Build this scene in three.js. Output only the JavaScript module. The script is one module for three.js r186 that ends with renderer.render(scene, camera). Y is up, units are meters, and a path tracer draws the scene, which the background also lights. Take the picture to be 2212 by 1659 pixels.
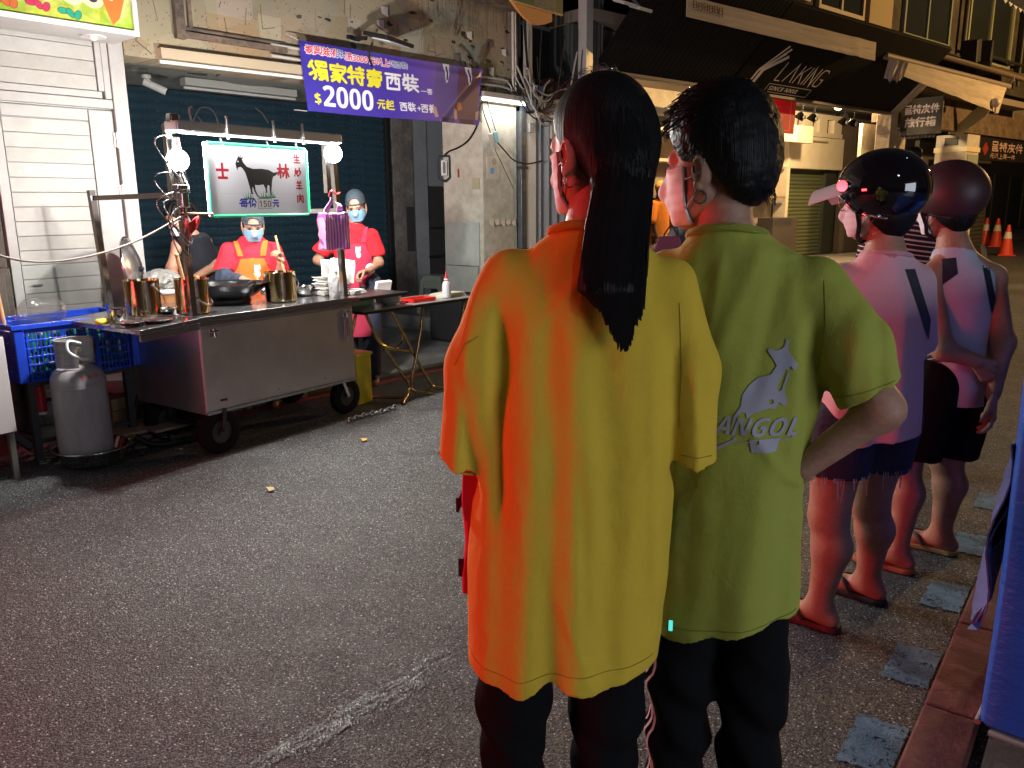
import * as THREE from 'three';
import { RoundedBoxGeometry } from 'three/addons/geometries/RoundedBoxGeometry.js';
import { ImprovedNoise } from 'three/addons/math/ImprovedNoise.js';
import { mergeGeometries } from 'three/addons/utils/BufferGeometryUtils.js';
import { RectAreaLightUniformsLib } from 'three/addons/lights/RectAreaLightUniformsLib.js';
RectAreaLightUniformsLib.init();

// ---------------------------------------------------------------- camera, sky, exposure, light
const R = Math.PI / 180, { sin, cos, abs, min, max, sqrt, exp, floor, PI, hypot, atan2 } = Math;
const scene = new THREE.Scene();
const EYE = new THREE.Vector3(0, 1.5, 0);
const F_PX = 1740, PITCH = 12.46 * R, ROLL = 0.5 * R, HEAD = 41 * R;        // surveyed from the street's vanishing points; x runs along the street, the stall side is -z
const FWD = new THREE.Vector3(cos(HEAD) * cos(PITCH), -sin(PITCH), -sin(HEAD) * cos(PITCH));
const RIGHT0 = new THREE.Vector3(sin(HEAD), 0, cos(HEAD)), UP0 = RIGHT0.clone().cross(FWD);
const CRIGHT = RIGHT0.clone().multiplyScalar(cos(ROLL)).addScaledVector(UP0, -sin(ROLL));
const CUP = RIGHT0.clone().multiplyScalar(sin(ROLL)).addScaledVector(UP0, cos(ROLL));
const camera = new THREE.PerspectiveCamera(2 * Math.atan(829.5 / F_PX) / R, 4 / 3, 0.05, 400);
camera.position.copy(EYE); camera.up.copy(CUP); camera.lookAt(EYE.clone().add(FWD));
const renderer = new THREE.WebGLRenderer({ antialias: true });
renderer.toneMapping = THREE.LinearToneMapping;
renderer.toneMappingExposure = 1.0;
renderer.shadowMap.enabled = true;
{ // night sky over a lit town: faint, a little warmer towards the roofs
  const W = 64, H = 32, d = new Float32Array(W * H * 4);
  for (let j = 0; j < H; j++) for (let i = 0; i < W; i++) {
    const up = abs((j + 0.5) / H - 0.5) * 2, k = (j * W + i) * 4;
    d[k] = 0.020 - 0.008 * up; d[k + 1] = 0.018 - 0.006 * up; d[k + 2] = 0.020 - 0.004 * up; d[k + 3] = 1;
  }
  const t = new THREE.DataTexture(d, W, H, THREE.RGBAFormat, THREE.FloatType);
  t.mapping = THREE.EquirectangularReflectionMapping; t.magFilter = THREE.LinearFilter; t.needsUpdate = true;
  scene.background = t; scene.environment = t;
}
const moon = new THREE.DirectionalLight(0xcfd8ff, 0.01);
moon.position.set(20, 40, 12); moon.castShadow = true;
Object.assign(moon.shadow.camera, { left: -20, right: 30, top: 20, bottom: -20, near: 1, far: 120 });
scene.add(moon);
// lamp strengths, used by the builders of the lamps below (candela for points and spots, nits for area lights)
const LAMP = { bulb: 18, tube: 11, redSign: 76, backShop: 4.4, sodium: 205, interior: 36, nearLamp: 5, gateTube: 80 };

// ---------------------------------------------------------------- helpers
const V = (x, y, z) => new THREE.Vector3(x, y, z);
const lerp = (a, b, t) => a + (b - a) * t, clamp = (x, a = 0, b = 1) => (x < a ? a : x > b ? b : x), sst = (a, b, x) => { const t = clamp((x - a) / (b - a)); return t * t * (3 - 2 * t); };
const rng = (s) => () => { s = (s + 0x6d2b79f5) | 0; let t = Math.imul(s ^ (s >>> 15), 1 | s); t = (t + Math.imul(t ^ (t >>> 7), 61 | t)) ^ t; return ((t ^ (t >>> 14)) >>> 0) / 4294967296; };
const IN = new ImprovedNoise(), n3 = (x, y, z) => IN.noise(x, y, z);
const fbm = (x, y, z, o = 4) => { let s = 0, a = 0.5; for (let i = 0; i < o; i++) { s += a * n3(x, y, z); x *= 2.03; y *= 2.03; z *= 2.03; a *= 0.5; } return s; };
// sight lines of the survey, cut with a known plane of the place
const ray = (px, py) => FWD.clone().multiplyScalar(F_PX).addScaledVector(CRIGHT, px - 1106).addScaledVector(CUP, 829.5 - py);
const onZ = (px, py, z) => { const d = ray(px, py); return EYE.clone().addScaledVector(d, z / d.z); };
const onY = (px, py, y) => { const d = ray(px, py); return EYE.clone().addScaledVector(d, (y - 1.5) / d.y); };

const names = {};
const numbered = (n) => { const k = names[n] = (names[n] ?? -1) + 1; return k ? n + '_' + String(k).padStart(3, '0') : n; };
function thing(name, label, category, [x, y, z] = [0, 0, 0], turn = 0, group) {
  const o = new THREE.Group(); o.name = numbered(name); o.position.set(x, y, z); o.rotation.y = turn;
  o.userData = { label, category }; if (group) o.userData.group = group;
  scene.add(o); return o;
}
function part(name, geo, mat, parent, label) {
  const m = new THREE.Mesh(Array.isArray(geo) ? merge(geo) : geo, mat); m.name = name; m.castShadow = m.receiveShadow = true;
  if (label) m.userData.label = label;
  parent.add(m); return m;
}
const parts = (name, list, mat, parent) => list.map((g) => part(name, g, mat, parent));
function solo(name, geo, mat, label, category, group) { const m = part(numbered(name), geo, mat, scene); m.userData = { label, category }; if (group) m.userData.group = group; return m; }
function struct(name, geo, mat, extra) { const m = part(numbered(name), geo, mat, scene); m.userData = { kind: 'structure', ...extra }; return m; }
function merge(list) {
  list = list.flat(Infinity).map((g) => { g = g.index ? g.toNonIndexed() : g; for (const k of Object.keys(g.attributes)) if (!['position', 'normal', 'uv'].includes(k)) g.deleteAttribute(k); if (!g.attributes.uv) g.setAttribute('uv', new THREE.BufferAttribute(new Float32Array(g.attributes.position.count * 2), 2)); return g; });
  return list.length === 1 ? list[0] : mergeGeometries(list);
}
const box = (w, h, d, x = 0, y = 0, z = 0, r = 0) => (r ? new RoundedBoxGeometry(w, h, d, 2, r) : new THREE.BoxGeometry(w, h, d)).translate(x, y, z);
// a box given by its corners, uv in metres
function slab(x0, x1, y0, y1, z0, z1, r = 0) { const g = box(x1 - x0, y1 - y0, z1 - z0, 0, 0, 0, r).translate((x0 + x1) / 2, (y0 + y1) / 2, (z0 + z1) / 2); return metric(g); }
function metric(g) { // uv in metres from the dominant axis of each face
  g = g.index ? g.toNonIndexed() : g; const p = g.attributes.position, n = g.attributes.normal, uv = new Float32Array(p.count * 2);
  for (let i = 0; i < p.count; i++) {
    const ax = abs(n.getX(i)), ay = abs(n.getY(i)), az = abs(n.getZ(i));
    if (ay >= ax && ay >= az) { uv[2 * i] = p.getX(i); uv[2 * i + 1] = p.getZ(i); } else if (ax > az) { uv[2 * i] = p.getZ(i); uv[2 * i + 1] = p.getY(i); } else { uv[2 * i] = p.getX(i); uv[2 * i + 1] = p.getY(i); }
  }
  g.setAttribute('uv', new THREE.BufferAttribute(uv, 2)); return g;
}
const cyl = (r0, r1, h, x = 0, y = 0, z = 0, seg = 24, open = false) => new THREE.CylinderGeometry(r1, r0, h, seg, 1, open).translate(x, y + h / 2, z);  // r0 below, base at y
const lathe = (pts, x = 0, y = 0, z = 0, seg = 36) => new THREE.LatheGeometry(pts.map((p) => new THREE.Vector2(p[0], p[1])), seg).translate(x, y, z);
const tube = (pts, r, seg = 24, rad = 6, closed = false) => new THREE.TubeGeometry(new THREE.CatmullRomCurve3(pts.map((p) => (p.isVector3 ? p : V(...p))), closed, 'centripetal'), seg, r, rad, closed);
function bar(a, b, r, seg = 10) { a = a.isVector3 ? a : V(...a); b = b.isVector3 ? b : V(...b); const d = b.clone().sub(a), g = new THREE.CylinderGeometry(r, r, d.length(), seg); g.applyQuaternion(new THREE.Quaternion().setFromUnitVectors(V(0, 1, 0), d.normalize())); const m = a.add(b).multiplyScalar(0.5); return g.translate(m.x, m.y, m.z); }
function sqbar(a, b, w, d = w) { a = V(...a); b = V(...b); const v = b.clone().sub(a), g = new THREE.BoxGeometry(w, v.length(), d); g.applyQuaternion(new THREE.Quaternion().setFromUnitVectors(V(0, 1, 0), v.normalize())); const m = a.add(b).multiplyScalar(0.5); return metric(g.translate(m.x, m.y, m.z)); }
const ball = (r, x = 0, y = 0, z = 0, a = 20, b = 14) => new THREE.SphereGeometry(r, a, b).translate(x, y, z);
function extrude(pts, depth, bevel = 0) { const s = new THREE.Shape(pts.map((p) => new THREE.Vector2(p[0], p[1]))); return new THREE.ExtrudeGeometry(s, { depth, bevelEnabled: bevel > 0, bevelThickness: bevel, bevelSize: bevel, bevelSegments: 2, curveSegments: 8 }); }
const rot = (g, x = 0, y = 0, z = 0) => g.applyMatrix4(new THREE.Matrix4().makeRotationFromEuler(new THREE.Euler(x, y, z, 'YXZ')));
// a sheet through four corners (a b top edge, d c bottom edge) with thickness along its normal
function sheet(a, b, c, d, th, nu = 1, nv = 1, push = null) {
  const pos = [], uv = [], idx = [], n = b.clone().sub(a).cross(d.clone().sub(a)).normalize().negate(), N = (nu + 1) * (nv + 1);
  for (const s of [0, 1]) for (let j = 0; j <= nv; j++) for (let i = 0; i <= nu; i++) {
    const u = i / nu, v = j / nv, p = a.clone().lerp(b, u).lerp(d.clone().lerp(c, u), v).addScaledVector(n, (push ? push(u, v) : 0) - s * th);
    pos.push(p.x, p.y, p.z); uv.push(u, 1 - v);
  }
  const q = (A, B, C, D) => idx.push(A, B, C, A, C, D), at = (i, j, s) => s * N + j * (nu + 1) + i;
  for (let j = 0; j < nv; j++) for (let i = 0; i < nu; i++) { q(at(i, j, 0), at(i, j + 1, 0), at(i + 1, j + 1, 0), at(i + 1, j, 0)); q(at(i, j, 1), at(i + 1, j, 1), at(i + 1, j + 1, 1), at(i, j + 1, 1)); }
  const g = new THREE.BufferGeometry(); g.setAttribute('position', new THREE.Float32BufferAttribute(pos, 3)); g.setAttribute('uv', new THREE.Float32BufferAttribute(uv, 2)); g.setIndex(idx); g.computeVertexNormals();
  const rim = [], e = (i, j, k, l) => rim.push(at(i, j, 0), at(i, j, 1), at(k, l, 1), at(i, j, 0), at(k, l, 1), at(k, l, 0));
  for (let i = 0; i < nu; i++) { e(i + 1, 0, i, 0); e(i, nv, i + 1, nv); } for (let j = 0; j < nv; j++) { e(0, j, 0, j + 1); e(nu, j + 1, nu, j); }
  const h = new THREE.BufferGeometry(); h.setAttribute('position', g.attributes.position); h.setAttribute('uv', g.attributes.uv); h.setIndex(rim); const hn = h.toNonIndexed(); hn.computeVertexNormals();
  return merge([g, hn]);
}
// ---- materials and textures
const C = (r, g, b) => new THREE.Color().setRGB(r, g, b);
function M(c, rough = 0.6, o = {}) { const phys = ['clearcoat', 'transmission', 'sheen', 'ior', 'anisotropy', 'specularIntensity'].some((k) => k in o); return new (phys ? THREE.MeshPhysicalMaterial : THREE.MeshStandardMaterial)({ color: Array.isArray(c) ? C(...c) : c, roughness: rough, metalness: 0, ...o }); }
const s8 = (l) => { l = clamp(l); return Math.round(255 * (l <= 0.0031308 ? 12.92 * l : 1.055 * l ** (1 / 2.4) - 0.055)); };
function dataTex(w, h, f, { srgb = true, rep = true } = {}) { // f(i, j) -> [r, g, b] linear (or a plain value for srgb = false)
  const d = new Uint8Array(w * h * 4);
  for (let j = 0; j < h; j++) for (let i = 0; i < w; i++) { const c = f(i, j), k = (j * w + i) * 4; if (typeof c === 'number') d[k] = d[k + 1] = d[k + 2] = srgb ? s8(c) : Math.round(255 * clamp(c)); else for (let q = 0; q < 3; q++) d[k + q] = srgb ? s8(c[q]) : Math.round(255 * clamp(c[q])); d[k + 3] = 255; }
  const t = new THREE.DataTexture(d, w, h); t.magFilter = THREE.LinearFilter; if (rep) t.wrapS = t.wrapT = THREE.RepeatWrapping; if (srgb) t.colorSpace = THREE.SRGBColorSpace; t.needsUpdate = true; return t;
}
function canvasTex(w, h, draw, srgb = true) { const c = document.createElement('canvas'); c.width = w; c.height = h; const x = c.getContext('2d'); draw(x, w, h); const t = new THREE.CanvasTexture(c); if (srgb) t.colorSpace = THREE.SRGBColorSpace; return t; }
const scaled = (t, su, sv = su) => { const c = t.clone(); c.repeat.set(su, sv); c.wrapS = c.wrapT = THREE.RepeatWrapping; c.needsUpdate = true; return c; };
// tileable noise fields
function tileNoise(n, cells, seed) { const r = rng(seed), g = Array.from({ length: cells * cells }, () => r()); return (i, j) => { const x = (i / n) * cells, y = (j / n) * cells, X = floor(x), Y = floor(y), fx = x - X, fy = y - Y, u = fx * fx * (3 - 2 * fx), v = fy * fy * (3 - 2 * fy), at = (a, b) => g[((b + cells) % cells) * cells + ((a + cells) % cells)]; return lerp(lerp(at(X, Y), at(X + 1, Y), u), lerp(at(X, Y + 1), at(X + 1, Y + 1), u), v); }; }
const GRIME = (() => { const N = 512, a = tileNoise(N, 4, 1), b = tileNoise(N, 11, 2), c = tileNoise(N, 37, 3), d = tileNoise(N, 128, 4); return dataTex(N, N, (i, j) => 0.35 * a(i, j) + 0.3 * b(i, j) + 0.2 * c(i, j) + 0.15 * d(i, j), { srgb: false }); })();
const tint = (lo, hi, seed, k = 1) => { const N = 256, a = tileNoise(N, 5, seed), b = tileNoise(N, 17, seed + 1), c = tileNoise(N, 64, seed + 2); return dataTex(N, N, (i, j) => { const t = clamp((0.45 * a(i, j) + 0.33 * b(i, j) + 0.22 * c(i, j) - 0.5) * 1.7 * k + 0.5); return [0, 1, 2].map((q) => lerp(lo[q], hi[q], t)); }); };
const WEAVE = (() => { const N = 768, a = tileNoise(N, 384, 9), p = [[5, 1], [11, 2], [23, 3]].map(([c, k]) => [tileNoise(N, c, 80 + k), tileNoise(N, c, 90 + k)]); return dataTex(N, N, (i, j) => { let s = 0, w = 0.5; for (const [u, v] of p) { const q = (i + 60 * (v(i, j) - 0.5)) % N; s += w * (1 - abs(2 * u((q + N) % N, j) - 1) * 1.6); w *= 0.5; } return 0.28 + 0.55 * s + 0.05 * sin((i / N) * 2 * PI * 190) * sin((j / N) * 2 * PI * 190) + 0.1 * (a(i, j) - 0.5); }, { srgb: false }); })();
const weave = (s) => scaled(WEAVE, s);
const cloth = (c, o = {}) => M(c, 0.92, { bumpMap: weave(2.4), bumpScale: 0.0045, sheen: 0.25, sheenRoughness: 0.6, sheenColor: C(min(1, c[0] * 1.2 + 0.03), min(1, c[1] * 1.2 + 0.03), min(1, c[2] * 1.2 + 0.03)), side: THREE.DoubleSide, ...o });

// ---- writing: strokes on a 10 x 10 grid, each polyline a run of xy digit pairs
const INK = {
  士: '1494 5059 2989', 林: '0343 2029 2307 2446 5393 7079 7348 7398', 生: '2014 2383 5059 2686 1999', 炒: '1315 4334 2124 2409 2449 7074 5346 8395 9559', 羊: '3042 7062 2282 2585 1898 5259', 肉: '1219 1292 929989 505335 5375 5538 5578',
  每: '3012 2191 3328 338388 2888 0595 5354 5657 8879', 份: '3005 2329 6044 7094 4686 8679 6648', 元: '2181 0494 4419 6468 6889 8987', 獨: '2003 113538 3829 3507 4090924240 6062 7072 5345 549499 5585875755 6569 5988', 家: '5051 1311 1191 9193 2383 5325 44665948 5517 6619 8466 6699',
  特: '1103 0343 2029 0645 5191 7073 4393 4595 848979 5668', 賣: '1191 5052 2282 1393 9395 1595 1315 4345 6365 2686 8688 2888 2628 2787 3919 6979', 西: '0191 1383891913 414436 616686', 裝: '3035 101232 0333 1305 4292 6064 5484 0696 4618 373958 8667 5699', 一: '0595',
  套: '1191 5004 5194 3336 3373 3474 0696 462988 6789', 起: '0242 2027 0444 2646 1508 183999 51818353 535686 8685', 褲: '2021 023206 2429 2536 6061 4191 4139 5292 5393965653 5494 4898 7279', 邑: '2080832320 25858727 252999 9998 5557', 皮: '129283 222509 5055 258539 4599',
  件: '3005 2329 5144 5393 4696 7079', 旅: '2021 0242 1309 1545 4948 6053 5292 6494 6469 6978 7599 9566', 行: '3003 3305 2429 5191 4494 747969', 箱: '2012 1141 6052 5191 0545 2329 2508 2647 5494995954 5696 5797', 木: '0393 5059 5309 5399', 東: '0191 2383862623 2585 5059 5609 5699',
  菜: '0191 3032 6062 8223 0696 5459 5609 5699 2324 5355', 振: '2029 0343 0646 4191 4149 5383 5595 6599 7559', 興: '1016 9096 3060 6065 3035 3363 3565 0797 2809 7899', 券: '2031 7061 1282 0494 4409 5499 3777 7769 5738', 有: '0191 5008 3339 3383 8389 3585 3787', 滿: '1021 0415 2908 3191 5053 7073 4494 4449 9499 6469',
  以: '1117 1738 3152 8046 7299', 上: '5059 5494 0999', 送: '1021 0232 153718 1799 5051 8081 4292 3494 6246 6498', 賺: '1040 1018 4048 1343 1646 1848 0929 5091 5292 5595 7279 5498',
};
function ink(x, s, px, py, size, color, lw = 0.11, sx = 1, outline) { // px py: top left of the first glyph
  x.lineJoin = x.lineCap = 'round'; x.save(); x.translate(px, py);
  for (const ch of s) {
    const st = INK[ch]; if (st) for (const pass of outline ? [1, 0] : [0]) { x.strokeStyle = pass ? outline : color; x.lineWidth = size * lw * (pass ? 2.2 : 1); for (const l of st.split(' ')) { x.beginPath(); for (let i = 0; i + 1 < l.length; i += 2) x[i ? 'lineTo' : 'moveTo']((+l[i] / 9) * size * 0.88 * sx, (+l[i + 1] / 9) * size * 0.88); x.stroke(); } }
    x.translate(size * sx * (st ? 1.04 : 0.5), 0);
  }
  x.restore();
}
function poly(x, pts, color) { x.fillStyle = color; x.beginPath(); pts.forEach((p, i) => x[i ? 'lineTo' : 'moveTo'](p[0], p[1])); x.closePath(); x.fill(); }

// ---- solids from distance fields: naive surface nets with gradient normals
function nets(f, lo, hi, h) {
  const nx = Math.ceil((hi[0] - lo[0]) / h) + 1, ny = Math.ceil((hi[1] - lo[1]) / h) + 1, nz = Math.ceil((hi[2] - lo[2]) / h) + 1, v = new Float32Array(nx * ny * nz), id = new Int32Array(nx * ny * nz).fill(-1), pos = [], nor = [], uv = [], idx = [];
  for (let k = 0, q = 0; k < nz; k++) for (let j = 0; j < ny; j++) for (let i = 0; i < nx; i++, q++) v[q] = f(lo[0] + i * h, lo[1] + j * h, lo[2] + k * h);
  const sx = 1, sy = nx, sz = nx * ny, off = [0, sx, sy, sx + sy, sz, sx + sz, sy + sz, sx + sy + sz], E = [[0, 1], [2, 3], [4, 5], [6, 7], [0, 2], [1, 3], [4, 6], [5, 7], [0, 4], [1, 5], [2, 6], [3, 7]], e = h * 0.35;
  for (let k = 0; k < nz - 1; k++) for (let j = 0; j < ny - 1; j++) for (let i = 0; i < nx - 1; i++) {
    const q = i + j * sy + k * sz; let m = 0; for (let c = 0; c < 8; c++) if (v[q + off[c]] < 0) m |= 1 << c; if (m === 0 || m === 255) continue;
    let x = 0, y = 0, z = 0, n = 0;
    for (const [a, b] of E) { const va = v[q + off[a]], vb = v[q + off[b]]; if (va < 0 === vb < 0) continue; const t = va / (va - vb); x += (a & 1) + t * ((b & 1) - (a & 1)); y += ((a >> 1) & 1) + t * (((b >> 1) & 1) - ((a >> 1) & 1)); z += (a >> 2) + t * ((b >> 2) - (a >> 2)); n++; }
    const X = lo[0] + (i + x / n) * h, Y = lo[1] + (j + y / n) * h, Z = lo[2] + (k + z / n) * h; let gx = f(X + e, Y, Z) - f(X - e, Y, Z), gy = f(X, Y + e, Z) - f(X, Y - e, Z), gz = f(X, Y, Z + e) - f(X, Y, Z - e); const l = hypot(gx, gy, gz) || 1;
    id[q] = pos.length / 3; pos.push(X, Y, Z); nor.push(gx / l, gy / l, gz / l); uv.push(X + Z * 0.7, Y);
  }
  const quad = (a, b, c, d, flip) => { if (a < 0 || b < 0 || c < 0 || d < 0) return; flip ? idx.push(a, c, b, a, d, c) : idx.push(a, b, c, a, c, d); };
  for (let k = 1; k < nz - 1; k++) for (let j = 1; j < ny - 1; j++) for (let i = 1; i < nx - 1; i++) {
    const q = i + j * sy + k * sz, s = v[q] < 0;
    if (s !== v[q + sx] < 0) quad(id[q], id[q - sy], id[q - sy - sz], id[q - sz], !s);
    if (s !== v[q + sy] < 0) quad(id[q], id[q - sz], id[q - sz - sx], id[q - sx], !s);
    if (s !== v[q + sz] < 0) quad(id[q], id[q - sx], id[q - sx - sy], id[q - sy], !s);
  }
  const g = new THREE.BufferGeometry(); g.setAttribute('position', new THREE.Float32BufferAttribute(pos, 3)); g.setAttribute('normal', new THREE.Float32BufferAttribute(nor, 3)); g.setAttribute('uv', new THREE.Float32BufferAttribute(uv, 2)); g.setIndex(idx); return g;
}
const smin = (a, b, k) => { const h = max(k - abs(a - b), 0) / k; return min(a, b) - h * h * k * 0.25; }, smax = (a, b, k) => -smin(-a, -b, k);
// tapered capsule
function cap(a, b, ra, rb) { const [ax, ay, az] = a, dx = b[0] - ax, dy = b[1] - ay, dz = b[2] - az, L = dx * dx + dy * dy + dz * dz || 1e-9; return (x, y, z) => { x -= ax; y -= ay; z -= az; let t = (x * dx + y * dy + z * dz) / L; t = t < 0 ? 0 : t > 1 ? 1 : t; x -= dx * t; y -= dy * t; z -= dz * t; return sqrt(x * x + y * y + z * z) - (ra + (rb - ra) * t); }; }
const ell = (c, r, yaw = 0) => { const cs = cos(yaw), sn = sin(yaw), m = min(...r); return (x, y, z) => { x -= c[0]; y -= c[1]; z -= c[2]; const X = (cs * x - sn * z) / r[0], Z = (sn * x + cs * z) / r[2]; y /= r[1]; const k = sqrt(X * X + y * y + Z * Z); return (k - 1) * m * (0.6 + 0.4 * min(1.6, k)); }; };
// a soft column: levels [y, cx, cz, rx, rz] from the bottom up
function col(L, yaw = 0) {
  const cs = cos(yaw), sn = sin(yaw), n = L.length;
  return (x, y, z) => {
    let i = 0; while (i < n - 2 && y > L[i + 1][0]) i++; const a = L[i], b = L[i + 1], t = clamp((y - a[0]) / (b[0] - a[0])), s = t * t * (3 - 2 * t) * 0.5 + t * 0.5;
    const X = x - lerp(a[1], b[1], s), Z = z - lerp(a[2], b[2], s), rx = lerp(a[3], b[3], s), rz = lerp(a[4], b[4], s), u = (cs * X - sn * Z) / rx, w = (sn * X + cs * Z) / rz, k = sqrt(u * u + w * w), m = min(rx, rz);
    const d = (k - 1) * m * (k > 1 ? min(2, max(rx, rz) / m) ** 0.5 : 1);
    return max(d, y - L[n - 1][0], L[0][0] - y);
  };
}
const uni = (k, ...fs) => (x, y, z) => { let d = fs[0](x, y, z); for (let i = 1; i < fs.length; i++) d = smin(d, fs[i](x, y, z), k); return d; };
// folds: ridges [x0, y0, x1, y1, width, height] running down a cloth, seen along z
const ridges = (L) => (x, y) => { let s = 0; for (const [x0, y0, x1, y1, w, a] of L) { const t = (y0 - y) / (y0 - y1), e = sst(-0.25, 0.15, t) * (1 - sst(0.9, 1.2, t)); if (e <= 0) continue; const d = (x - lerp(x0, x1, t)) / w; if (abs(d) < 3) s += a * e * exp(-d * d); } return s; };

// ---------------------------------------------------------------- ground
const ASPHALT = (() => { // stones of the surface course, splatted into a height map
  const N = 1536, h = new Float32Array(N * N), tone = new Float32Array(N * N).fill(0.3), r = rng(77);
  for (let s = 0; s < 62000; s++) {
    const rad = 2 + 5.2 * r() ** 2.2, cx = r() * N, cy = r() * N, top = 0.35 + 0.65 * r(), t = r(), el = 0.7 + 0.5 * r(), a = r() * PI, ca = cos(a), sa = sin(a), e = Math.ceil(rad * 1.3);
    for (let j = -e; j <= e; j++) for (let i = -e; i <= e; i++) { const u = (ca * i - sa * j) / rad, w = ((sa * i + ca * j) / rad) * el, d = u * u + w * w; if (d > 1) continue; const k = ((floor(cy + j) + N) % N) * N + ((floor(cx + i) + N) % N), z = top * (0.55 + 0.45 * sqrt(1 - d)); if (z > h[k]) { h[k] = z; tone[k] = t; } }
  }
  const big = tileNoise(N, 7, 5), fine = tileNoise(N, 384, 6);
  return {
    color: dataTex(N, N, (i, j) => { const k = j * N + i, z = h[k], t = tone[k], g = z < 0.42 ? 0.009 : 0.02 + 0.085 * t * t + (t > 0.965 ? 0.2 : 0), q = 2.1 * g * (0.8 + 0.4 * big(i, j)) * (0.8 + 0.4 * fine(i, j)); return [q * 0.97, q, q * 1.05]; }),
    bump: dataTex(N, N, (i, j) => h[j * N + i] * 0.85 + 0.15 * fine(i, j), { srgb: false }),
    rough: dataTex(N, N, (i, j) => { const k = j * N + i; return clamp(0.42 + 0.3 * fine(i, j) + (h[k] < 0.3 ? 0.2 : 0) + 0.25 * (big(i, j) - 0.5)); }, { srgb: false }),
  };
})();
const AS = 1 / 0.8;
const asphalt = M([1.0, 1.0, 1.0], 1, { map: scaled(ASPHALT.color, AS), bumpMap: scaled(ASPHALT.bump, AS), bumpScale: 0.006, roughnessMap: scaled(ASPHALT.rough, AS) });
{ const g = new THREE.PlaneGeometry(220, 160, 440, 360).rotateX(-PI / 2).translate(70, 0, -10); const p = g.attributes.position, uv = g.attributes.uv, c = new Float32Array(p.count * 3); for (let i = 0; i < p.count; i++) { const x = p.getX(i), z = p.getZ(i), v = clamp(0.9 + 0.5 * fbm(x * 0.5, z * 0.8, 2.2, 4), 0.6, 1.2); uv.setXY(i, x, z); c.set([v, v * 0.995, v * 0.985], i * 3); } g.setAttribute('color', new THREE.BufferAttribute(c, 3)); asphalt.vertexColors = true; struct('road', g, asphalt); }
{ // a wet streak: water between the stones, dissolving into specks at its edge
  const N = 768, q1 = tileNoise(N, 6, 15), q2 = tileNoise(N, 19, 16), q3 = tileNoise(N, 110, 17), q4 = tileNoise(N, 300, 18), mask = dataTex(N, N, (i, j) => { const a = (i / N - 0.5) * 2, b = (j / N - 0.5) * 2, v = 0.84 - (a * a * 0.9 + b * b * 1.5) + 0.7 * (q1(i, j) - 0.5) + 0.6 * (q2(i, j) - 0.5); return v + 0.9 * (q3(i, j) - 0.5) + 1.1 * (q4(i, j) - 0.5) > 0.62 ? 1 : 0; }, { srgb: false, rep: false });
  const G = new THREE.PlaneGeometry(1.0, 0.22).rotateX(-PI / 2), p = G.attributes.position, mt = asphalt.clone(); for (let i = 0; i < p.count; i++) { const x = 1.38 + p.getX(i), z = -1.8 + p.getZ(i); p.setXYZ(i, x, 0.004, z); G.attributes.uv.setXY(i, x, z); }
  mask.repeat.set(1, 1 / 0.22); mask.offset.set(-0.88, 1.91 / 0.22); Object.assign(mt, { vertexColors: false, alphaMap: mask, alphaTest: 0.5, roughness: 0.62, bumpScale: 0.0022 }); struct('wet_road', G, mt);
}
const concrete = M([1, 1, 1], 0.85, { map: scaled(tint([0.16, 0.15, 0.14], [0.34, 0.32, 0.3], 21), 0.7), bumpMap: scaled(GRIME, 1.3), bumpScale: 0.006 });
const paving = M([1, 1, 1], 0.55, { map: scaled(tint([0.075, 0.075, 0.08], [0.17, 0.17, 0.17], 31), 0.6), bumpMap: scaled(GRIME, 2), bumpScale: 0.004 });
struct('arcade_floor', slab(-12, 7.62, -0.2, 0.028, -8.6, -5.75), paving);
struct('sidewalk', slab(7.64, 60, -0.2, 0.02, -12, -6.2), paving);
struct('near_sidewalk', metric(box(46, 0.13, 6, 0, 0, 0)).rotateY(3.7 * R).translate(14, -0.05, 1.95), M([1, 1, 1], 0.9, { map: scaled(tint([0.05, 0.048, 0.046], [0.12, 0.115, 0.11], 41), 0.8), bumpMap: scaled(GRIME, 3), bumpScale: 0.006 }));
{ // pavers in front of the arcade
  const t = thing('paved_strip', 'row of grey pavers between road and shop arcade behind the food cart', 'paving', [0, 0, 0]); const r = rng(12), mats = [0, 1, 2].map((i) => M([0.09 + 0.03 * i, 0.09 + 0.03 * i, 0.09 + 0.028 * i], 0.6, { bumpMap: scaled(GRIME, 3 + i), bumpScale: 0.004 }));
  const g0 = [0, 1].map(() => metric(box(0.292, 0.03, 0.292, 0, 0, 0, 0.004)));
  for (let i = 0; i < 24; i++) { const m = part('paver', g0[i % 2], mats[floor(r() * 3)], t); m.position.set(0.9 + i * 0.3, 0.014 + 0.003 * r(), -5.6); }
}
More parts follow.
